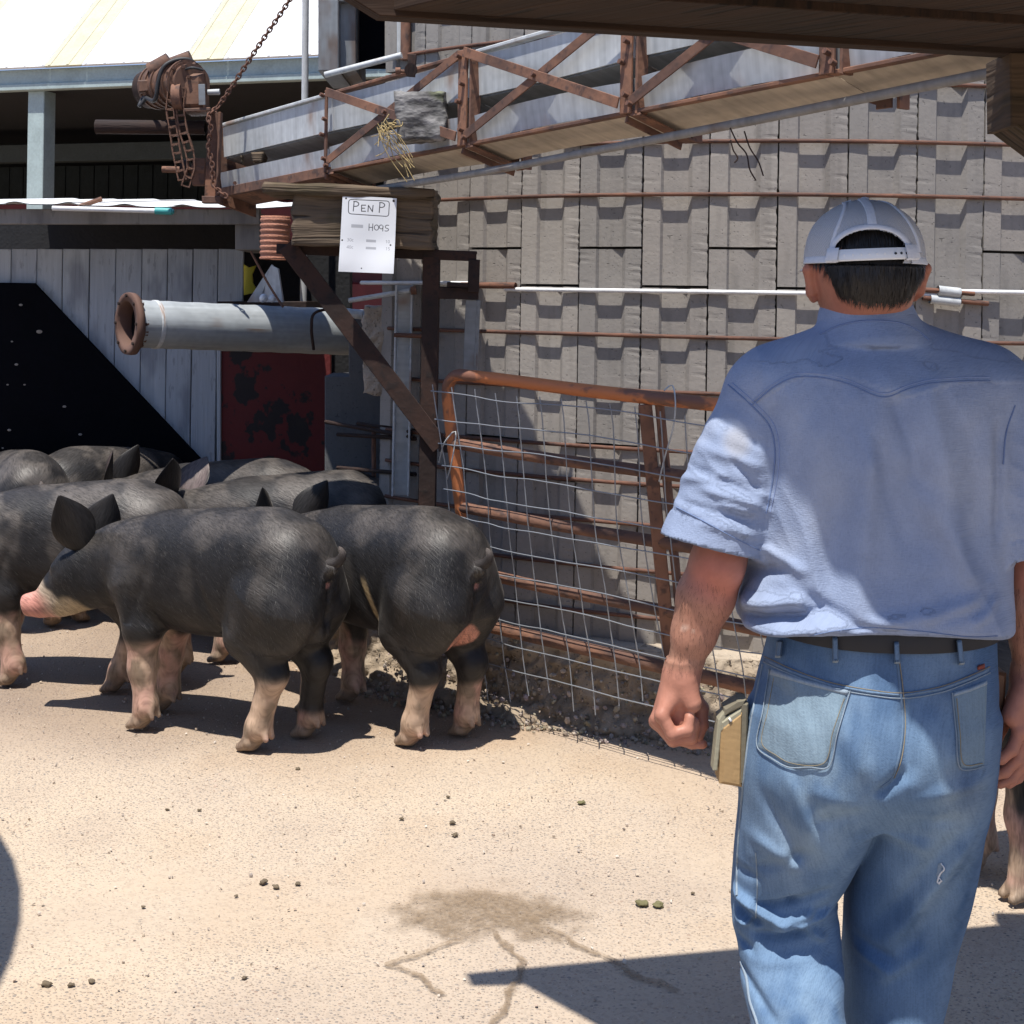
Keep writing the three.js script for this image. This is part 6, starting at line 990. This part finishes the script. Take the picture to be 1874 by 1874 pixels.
    // collar
    const c = col(x, y, z); let cc = Math.max(Math.abs(c + 0.006) - 0.006, colTop(y, z)) + 0.035 * sst(MY(626), MY(652), y); cc = smax(cc, MY(664) - y, 0.02); d = smin(d, cc, 0.014);
    return Math.max(d, -(Math.max(c + 0.014, MY(598) - y)));
  };
  const r = (x, y, z) => F2(x, y, z, false); r.seamY = seamY; r.hemY = hemY; return r;
})();
// where a ray of the photograph meets a field
const ORIG = V(0, EYE, 0).sub(MB);
function drape(f, px, py, off = 0) { const d = Mp(px, py).sub(ORIG).normalize(); let t = 1.75; for (let i = 0; i < 160; i++) { const q = f(ORIG.x + d.x * t, ORIG.y + d.y * t, ORIG.z + d.z * t); if (q < 0.0004) break; t += Math.max(0.0004, q * 0.6); if (t > 3.2) return null; } t -= off; return ORIG.clone().addScaledVector(d, t); }
const dline = (f, pts, n, off) => { const cv = new THREE.CatmullRomCurve3(pts.map(([x, y]) => V(x, y, 0)), false, 'centripetal'), l = []; for (let i = 0; i <= n; i++) { const q = cv.getPointAt(i / n), p = drape(f, q.x, q.y, off); if (p) l.push(p); } return l; };
const dseam = (f, pts, r, m, name, parent, n = 40, off = 0.0004) => { const l = dline(f, pts, n, off); if (l.length > 3) return mpart(name, tube(l, r, n * 2, 6), m, parent); };
{
  const g = nets(shirtF, V(-0.46, MY(1215), -0.24), V(0.46, MY(540), 0.24), 0.0052);
  paint(g, (p, n) => { const q = fbm3(p.x * 7, p.y * 7, p.z * 7, 3, 17), wr = fbm3(p.x * 50, p.y * 50, p.z * 50, 2, 19); let c = [0.255, 0.31, 0.44]; c = mixc(c, [0.32, 0.37, 0.485], sst(0.4, 0.7, q)); if (p.y > shirtF.seamY(p.x) && p.x > MX(1380, 700)) c = c.map((k, i) => k * [0.90, 0.94, 0.98][i]); const st = Math.hypot((p.x - MX(1335, 800)) / 0.03, (p.y - MY(805)) / 0.035); c = mixc(c, [0.36, 0.34, 0.32], sst(1, 0.3, st) * 0.5); return { c: c.map((k) => k * (0.94 + 0.12 * wr)), uv: [(p.x + p.z * 0.9) * 3.2, (p.y + (Math.abs(n.y) > 0.7 ? p.z : 0)) * 3.2] }; });
  const sm = mat(T.weave, { rough: 0.9, bump: 0.0009, vertexColors: true, phys: { sheen: 0.25, sheenColor: new THREE.Color(0.35, 0.42, 0.6), sheenRoughness: 0.6, specularIntensity: 0.25 } });
  const sh = mpart('shirt', g, sm, man, 'blue chambray short sleeved work shirt');
  const thread = mat(T.weave, { color: [0.15, 0.21, 0.37], rough: 0.9, bump: 0 }), light = mat(T.weave, { color: [0.25, 0.32, 0.52], rough: 0.9, bump: 0 });
  const yoke = [[1376, 742], [1420, 706], [1454, 691], [1502, 691], [1550, 702], [1617, 727], [1660, 713], [1698, 703], [1760, 698], [1812, 697]];
  dseam(shirtF, yoke, 0.0011, thread, 'yoke_seam', sh, 60); dseam(shirtF, yoke.map(([x, y]) => [x, y - 7]), 0.0007, light, 'stitching', sh, 60);
  const arm = [[1332, 704], [1376, 743], [1408, 780], [1418, 820], [1414, 880], [1402, 940]]; dseam(shirtF, arm, 0.0012, thread, 'armhole_seam', sh, 40); dseam(shirtF, arm.map(([x, y]) => [x + 8, y - 3]), 0.0007, light, 'stitching', sh, 40);
  dseam(shirtF, [[1858, 742], [1842, 790], [1836, 850]], 0.0012, thread, 'armhole_seam', sh, 20);
  dseam(shirtF, [[1232, 925], [1290, 955], [1345, 985], [1392, 1008]], 0.0008, thread, 'sleeve_hem_stitching', sh, 30);
  dseam(shirtF, [[1500, 612], [1530, 598], [1560, 590], [1600, 587], [1650, 592], [1682, 606], [1700, 622]], 0.0016, thread, 'collar_seam', sh, 30);
  dseam(shirtF, [[1372, 1168], [1440, 1172], [1520, 1156], [1590, 1149], [1680, 1155], [1780, 1166], [1826, 1164]], 0.0007, thread, 'hem_stitching', sh, 50);
}
// jeans --------------------------------------------------------------------
const hips = mstack([[1140, 1412, 1816, 0, 0.128], [1195, 1400, 1816, 0, 0.136], [1250, 1386, 1816, 0.004, 0.148], [1300, 1376, 1813, 0.010, 0.158], [1350, 1369, 1808, 0.012, 0.160], [1400, 1364, 1803, 0.010, 0.152], [1440, 1366, 1798, 0.004, 0.132], [1480, 1390, 1780, -0.005, 0.10]], 2.3);
const legL = mstack([[1300, 1380, 1585, 0.0, 0.125], [1380, 1364, 1604, 0.006, 0.138], [1440, 1358, 1604, 0.004, 0.135], [1500, 1350, 1595, -0.004, 0.124], [1560, 1344, 1566, -0.018, 0.114], [1605, 1341, 1543, -0.03, 0.104], [1645, 1340, 1523, -0.036, 0.096], [1690, 1344, 1532, -0.03, 0.094], [1730, 1350, 1538, -0.012, 0.095], [1780, 1358, 1541, 0.018, 0.098], [1874, 1372, 1545, 0.075, 0.096], [1960, 1384, 1548, 0.13, 0.09], [2060, 1392, 1550, 0.19, 0.085], [2140, 1396, 1548, 0.24, 0.08]], 2.15);
const legR = mstack([[1300, 1590, 1812, 0.0, 0.125], [1380, 1592, 1806, 0.006, 0.138], [1440, 1592, 1800, 0.003, 0.133], [1500, 1586, 1792, -0.008, 0.124], [1570, 1566, 1783, -0.03, 0.116], [1640, 1550, 1772, -0.05, 0.108], [1720, 1546, 1750, -0.06, 0.102], [1800, 1542, 1732, -0.06, 0.1], [1874, 1538, 1714, -0.055, 0.098], [1980, 1534, 1696, -0.04, 0.094], [2100, 1526, 1680, -0.02, 0.092], [2230, 1520, 1672, -0.01, 0.09]], 2.15);
const jeansF = (() => {
  const fl = folds([
    [1440, 1420, 1500, 1560, 16, 0.007], [1410, 1470, 1480, 1600, 14, -0.007], [1480, 1440, 1580, 1470, 16, 0.005], [1500, 1500, 1590, 1480, 14, -0.006], [1395, 1560, 1470, 1600, 14, 0.006], [1400, 1620, 1480, 1570, 12, -0.005],
    [1352, 1690, 1440, 1722, 10, 0.014], [1440, 1722, 1500, 1700, 10, 0.012], [1350, 1715, 1420, 1742, 8, -0.012], [1425, 1740, 1535, 1706, 9, 0.013], [1400, 1705, 1470, 1675, 9, -0.010], [1352, 1750, 1400, 1732, 8, 0.012], [1410, 1760, 1500, 1742, 10, -0.010], [1480, 1730, 1530, 1760, 9, 0.008], [1352, 1770, 1395, 1790, 8, -0.009], [1460, 1680, 1528, 1655, 10, -0.007],
    [1400, 1800, 1530, 1780, 12, 0.004], [1380, 1830, 1420, 1874, 9, -0.006], [1470, 1820, 1540, 1850, 12, 0.003], [1345, 1660, 1400, 1640, 10, -0.006]], 1.35);
  const fr = folds([
    [1600, 1440, 1760, 1390, 14, -0.006], [1610, 1465, 1790, 1420, 15, 0.007], [1600, 1500, 1740, 1500, 14, -0.005], [1590, 1530, 1700, 1560, 16, 0.004], [1770, 1560, 1660, 1760, 16, 0.007], [1745, 1540, 1640, 1740, 16, -0.005], [1780, 1620, 1690, 1790, 18, -0.004], [1550, 1790, 1650, 1830, 10, 0.006], [1560, 1770, 1660, 1805, 9, -0.005], [1640, 1850, 1710, 1790, 14, 0.005], [1600, 1600, 1590, 1740, 22, 0.003]], 1.4);
  const seat = folds([[1440, 1330, 1510, 1480, 20, 0.004], [1650, 1290, 1652, 1400, 16, -0.008], [1640, 1400, 1600, 1440, 12, -0.009], [1520, 1300, 1570, 1400, 20, 0.004], [1400, 1255, 1470, 1290, 16, -0.003], [1700, 1300, 1730, 1380, 20, 0.004], [1450, 1240, 1490, 1390, 12, 0.003]], 1.4);
  return (x, y, z) => {
    const bk = sst(-0.04, 0.04, z); let a = legL(x, y, z) - fl(x, y) * bk, b = legR(x, y, z) - fr(x, y) * bk;
    const n = 0.007 * (fbm3(x * 9, y * 6, z * 9, 3, 23) - 0.5), nL = y < MY(1660) ? 0.013 * (fbm3(x * 14, y * 22, z * 14, 2, 29) - 0.5) : 0;
    let d = smin(a - nL, b, 0.010); const h = hips(x, y, z) - seat(x, y) * bk; d = smin(d, h, 0.03);
    return Math.max(d - n, y - MYB(1168));
  };
})();
{
  const g = nets(jeansF, V(-0.36, 0.03, -0.26), V(0.28, MYB(1155), 0.38), 0.0052);
  paint(g, (p, n) => {
    const q = fbm3(p.x * 8, p.y * 5, p.z * 8, 4, 31), q2 = fbm3(p.x * 30, p.y * 18, p.z * 30, 3, 37); let c = mixc([0.070, 0.130, 0.24], [0.135, 0.215, 0.335], sst(0.35, 0.65, q));
    const fd = Math.max(Math.exp(-(((p.x - MX(1470, 1400)) / 0.07) ** 2) - ((p.y - MY(1400)) / 0.16) ** 2), 0.8 * Math.exp(-(((p.x - MX(1690, 1450)) / 0.06) ** 2) - ((p.y - MY(1450)) / 0.2) ** 2), 0.9 * Math.exp(-(((p.x - MX(1450, 1830)) / 0.07) ** 2) - ((p.y - MY(1850)) / 0.1) ** 2));
    c = mixc(c, [0.27, 0.36, 0.44], fd * 0.7 * sst(0.25, 0.6, q2)); const dirt = sst(0.45, 0.7, fbm3(p.x * 5, p.y * 7, 3, 3, 41)) * 0.35; c = mixc(c, [0.25, 0.24, 0.2], dirt * 0.7 * Math.min(1, fd + 0.2));
    return { c: c.map((k) => k * (0.85 + 0.3 * q2)), uv: [(p.x + p.z * 0.8) * 2.6, p.y * 2.6] };
  });
  const jm = mat(T.denim, { rough: 0.92, bump: 0.0011, vertexColors: true, phys: { sheen: 0.2, sheenColor: new THREE.Color(0.3, 0.38, 0.5), specularIntensity: 0.2 } });
  const je = mpart('jeans', g, jm, man, 'faded blue denim jeans');
  const seam = mat(T.denim, { color: [0.13, 0.20, 0.30], rough: 0.95, bump: 0.001 }), pale = mat(T.denim, { color: [0.28, 0.34, 0.40], rough: 0.95, bump: 0.001 }), thread = mat(null, { color: [0.24, 0.20, 0.13], rough: 0.9 }), pocketM = mat(T.denim, { color: [0.19, 0.26, 0.32], rough: 0.95, bump: 0.0012 }), dark = mat(T.denim, { color: [0.07, 0.12, 0.2], rough: 0.95 });
  const patch = (name, top, bottom, m, off = 0.0028, parent = je, nx = 22, ny = 26) => {   // top and bottom edges as polylines of the photograph
    const at = (l, t) => { const c = l.map((q, i) => i ? Math.hypot(q[0] - l[i - 1][0], q[1] - l[i - 1][1]) : 0), s = c.reduce((a, b) => a + b, 0); let d = t * s; for (let i = 1; i < l.length; i++) { if (d <= c[i] || i === l.length - 1) { const k = clamp(d / c[i]); return [lerp(l[i - 1][0], l[i][0], k), lerp(l[i - 1][1], l[i][1], k)]; } d -= c[i]; } };
    const pos = [], uv = [], id = [];
    for (let j = 0; j <= ny; j++) for (let i = 0; i <= nx; i++) { const a = at(top, i / nx), b = at(bottom, i / nx), x = lerp(a[0], b[0], j / ny), y = lerp(a[1], b[1], j / ny), e = i === 0 || j === 0 || i === nx || j === ny ? -0.003 : off, p = drape(jeansF, x, y, e) ?? Mp(x, y); pos.push(p.x, p.y, p.z); uv.push(p.x * 2.6, p.y * 2.6); }
    for (let j = 0; j < ny; j++) for (let i = 0; i < nx; i++) { const o = j * (nx + 1) + i; id.push(o, o + nx + 1, o + 1, o + 1, o + nx + 1, o + nx + 2); }
    const q = new THREE.BufferGeometry(); q.setAttribute('position', new THREE.Float32BufferAttribute(pos, 3)); q.setAttribute('uv', new THREE.Float32BufferAttribute(uv, 2)); q.setIndex(id); q.computeVertexNormals();
    return mpart(name, q, m, parent);
  };
  const line = (pts, r, m, name, parent = je, n = 40, off = 0.003) => dseam(jeansF, pts, r, m, name, parent, n, off);
  const pk1 = patch('back_pocket', [[1407, 1222], [1480, 1243], [1557, 1262]], [[1384, 1368], [1442, 1406], [1516, 1406]], pocketM), pk2 = patch('back_pocket', [[1742, 1266], [1776, 1256], [1808, 1243]], [[1757, 1408], [1780, 1410], [1802, 1404]], pocketM);
  patch('pocket_hem', [[1407, 1222], [1480, 1243], [1557, 1262]], [[1405, 1236], [1478, 1257], [1553, 1276]], pale, 0.0045, pk1, 24, 4); patch('pocket_hem', [[1742, 1266], [1776, 1256], [1808, 1243]], [[1743, 1278], [1776, 1268], [1808, 1255]], pale, 0.0045, pk2, 16, 4);
  line([[1408, 1224], [1396, 1300], [1386, 1367], [1412, 1388], [1443, 1404], [1480, 1404], [1515, 1404], [1533, 1340], [1556, 1264]], 0.0011, pale, 'pocket_edge', pk1, 90, 0.0034); line([[1416, 1240], [1405, 1300], [1395, 1362], [1420, 1382], [1446, 1396], [1508, 1396], [1524, 1340], [1545, 1278]], 0.0006, thread, 'stitching', pk1, 90, 0.0034);
  line([[1743, 1268], [1750, 1340], [1758, 1406], [1780, 1408], [1801, 1402]], 0.0011, pale, 'pocket_edge', pk2, 50, 0.0034); line([[1751, 1278], [1757, 1340], [1765, 1399], [1798, 1397]], 0.0008, thread, 'stitching', pk2, 50, 0.0034);
  patch('yoke_seam', [[1398, 1200], [1450, 1224], [1520, 1248], [1590, 1262], [1650, 1268]], [[1396, 1211], [1449, 1235], [1518, 1259], [1589, 1272], [1651, 1277]], seam, 0.003, je, 40, 3); patch('yoke_seam', [[1650, 1268], [1720, 1256], [1770, 1238], [1812, 1219]], [[1651, 1277], [1722, 1266], [1772, 1248], [1812, 1230]], seam, 0.003, je, 30, 3);
  line([[1397, 1211], [1450, 1235], [1520, 1259], [1590, 1272], [1651, 1278], [1722, 1267], [1772, 1249], [1812, 1231]], 0.0011, pale, 'stitching', je, 70, 0.001); line([[1398, 1201], [1451, 1225], [1521, 1249], [1590, 1262], [1650, 1268], [1720, 1257], [1770, 1239], [1812, 1220]], 0.0007, thread, 'stitching', je, 70, 0.002);
  line([[1641, 1196], [1648, 1265], [1652, 1330], [1644, 1390], [1632, 1424], [1612, 1440]], 0.0022, seam, 'seat_seam', je, 50, 0.0); line([[1645, 1200], [1653, 1265], [1657, 1330], [1649, 1392], [1637, 1424]], 0.0008, thread, 'stitching', je, 50, 0.001);
  line([[1396, 1215], [1380, 1290], [1370, 1350], [1362, 1420], [1356, 1480], [1350, 1560], [1348, 1640]], 0.0022, pale, 'outseam', je, 70, 0.0); line([[1356, 1760], [1366, 1790], [1372, 1830], [1386, 1874], [1396, 1930]], 0.0026, pale, 'outseam', je, 40, 0.0); line([[1383, 1560], [1386, 1620], [1383, 1680]], 0.0012, pale, 'outseam', je, 24, 0.0);
  for (const [x, y0, y1, k] of [[1427, 1172, 1203, -3], [1528, 1160, 1212, 1], [1640, 1156, 1214, 2], [1754, 1160, 1216, 6]]) { const w = 6, lp = patch('belt_loop', [[x - w, y0], [x + w, y0]], [[x - w + k, y1], [x + w + k, y1]], seam, 0.017, je, 6, 16); patch('bar_tack', [[x - w + k, y1 - 6], [x + w + k, y1 - 6]], [[x - w + k, y1 + 1], [x + w + k, y1 + 1]], pale, 0.0185, lp, 6, 3); }
  patch('brand_tab', [[1787, 1217], [1803, 1213]], [[1788, 1228], [1804, 1224]], mat(null, { color: [0.20, 0.045, 0.03], rough: 0.8 }), 0.005, je, 5, 4);
  { const tr = patch('torn_hole', [[1716, 1578], [1727, 1574]], [[1712, 1606], [1722, 1608]], pale, 0.001, je, 6, 8); line([[1722, 1580], [1728, 1590], [1720, 1600], [1716, 1616], [1724, 1612]], 0.0012, M.white, 'frayed_thread', tr, 20, 0.003); line([[1716, 1604], [1722, 1612], [1718, 1618]], 0.001, M.white, 'frayed_thread', tr, 10, 0.003); }
  // belt: a band that follows the waist
  { const pos = [], id = [], uv = [], n = 160, ys = [MYB(1150), MYB(1152), MYB(1192), MYB(1194)], os = [0.001, 0.0065, 0.0065, 0.001]; for (let i = 0; i <= n; i++) { const a = i / n * 2 * Math.PI; ys.forEach((y, k) => { const [cx, cz, rx, rz] = hips.at(y), e = 2 / 2.3, c = Math.cos(a), s = Math.sin(a); pos.push(cx + (rx + os[k]) * Math.sign(c) * Math.pow(Math.abs(c), e), y + 0.004 * Math.cos(a * 2), cz + (rz + os[k]) * Math.sign(s) * Math.pow(Math.abs(s), e)); uv.push(a * 0.2, k * 0.014); }); }
    for (let i = 0; i < n; i++) for (let k = 0; k < 3; k++) { const o = i * 4 + k; id.push(o, o + 1, o + 4, o + 1, o + 5, o + 4); } const q = new THREE.BufferGeometry(); q.setAttribute('position', new THREE.Float32BufferAttribute(pos, 3)); q.setAttribute('uv', new THREE.Float32BufferAttribute(uv, 2)); q.setIndex(id); q.computeVertexNormals(); mpart('belt', q, mat(T.fine, { color: [0.008, 0.009, 0.014], rough: 0.55, bump: 0.0006 }), man, 'black leather belt'); }
  void dark;
}
// boots, below the picture
for (const [hx, hy, hz, tx, tz, k] of [[1472, 2165, 0.25, 1478, 0.06, 0.10], [1598, 2262, 0.0, 1592, -0.2, 0]]) {
  const a = Mp(hx, hy, -hz), t = V(Mp(tx, 2262, -tz).x, 0.045, tz), an = V(a.x, a.y + 0.06, a.z); a.y = Math.max(0.05, a.y);
  const l = [cap(an, a, 0.055, 0.048), cap(a, t, 0.048, 0.042), cap(V(a.x, a.y - 0.02, a.z), V(t.x, t.y - 0.012, t.z), 0.035, 0.032)], f = (x, y, z) => Math.max(l.slice(1).reduce((d, q) => smin(d, q(x, y, z), 0.03), l[0](x, y, z)), -y);
  const g = nets(f, V(a.x - 0.12, -0.01, Math.min(a.z, t.z) - 0.1), V(a.x + 0.12, an.y + 0.08, Math.max(a.z, t.z) + 0.1), 0.009); paint(g, (p) => ({ c: [0.12, 0.07, 0.04], uv: [p.x * 3, p.y * 3] })); mpart('boot', g, mat(T.fine, { rough: 0.7, vertexColors: true })); void k;
}
// pouch on the left hip and holster on the right
{
  const pc = thing('belt_pouch', 'tan cloth belt pouch with olive trim on the left hip of the person', 'pouch', Mp(1342, 1430, 0.02).add(MB));
  const D = MD + 0.0, q = (x, y, d = 0) => P(x, y, D + d), tan = mat(T.weave, { color: [0.38, 0.245, 0.11], rough: 0.85, bump: 0.0008 }), ol = mat(T.weave, { color: [0.17, 0.15, 0.105], rough: 0.9, bump: 0.0008 }), ol2 = mat(T.weave, { color: [0.30, 0.28, 0.20], rough: 0.9, bump: 0.0008 });
  const soft = (pts, dep, m, n, bev) => { const g = prism(pts.map(([x, y]) => q(x, y, -0.03)), 0, V(0, 0, -dep), bev); return part(n, g, m, pc); };
  soft([[1323, 1428], [1352, 1433], [1355, 1308], [1325, 1332]], 0.05, tan, 'pouch_body', 0.006); soft([[1321, 1334], [1355, 1310], [1355, 1300], [1322, 1322]], 0.052, ol2, 'pouch_trim', 0.004);
  soft([[1307, 1408], [1311, 1408], [1320, 1324], [1327, 1312], [1325, 1304], [1316, 1318]], 0.028, ol2, 'pouch_strap', 0.002); soft([[1355, 1432], [1362, 1430], [1366, 1290], [1358, 1288]], 0.055, ol, 'pouch_strap', 0.003);
  soft([[1326, 1308], [1334, 1302], [1358, 1290], [1362, 1282], [1350, 1284], [1328, 1298]], 0.03, ol, 'pouch_flap', 0.003);
  part('snap', rod(q(1335, 1318, -0.035), q(1338, 1316, -0.035), 0.004, 8), M.white, pc);
  const hl = prism([[1812, 1405], [1826, 1400], [1836, 1236], [1816, 1232]].map(([x, y]) => P(x, y, MD + 0.0)), 0, V(0, 0, -0.07), 0.005); single('leather_holster', hl, mat(T.fine, { color: [0.16, 0.07, 0.03], rough: 0.6 }), 'brown leather holster hanging at the right hip of the person', 'holster');
}

// ---------- render ----------
const renderer = new THREE.WebGLRenderer({ antialias: true });
renderer.setSize(1024, 1024);
renderer.toneMapping = THREE.LinearToneMapping;
renderer.toneMappingExposure = EXPOSURE;
renderer.shadowMap.enabled = true;
renderer.shadowMap.type = THREE.PCFSoftShadowMap;
renderer.render(scene, camera);
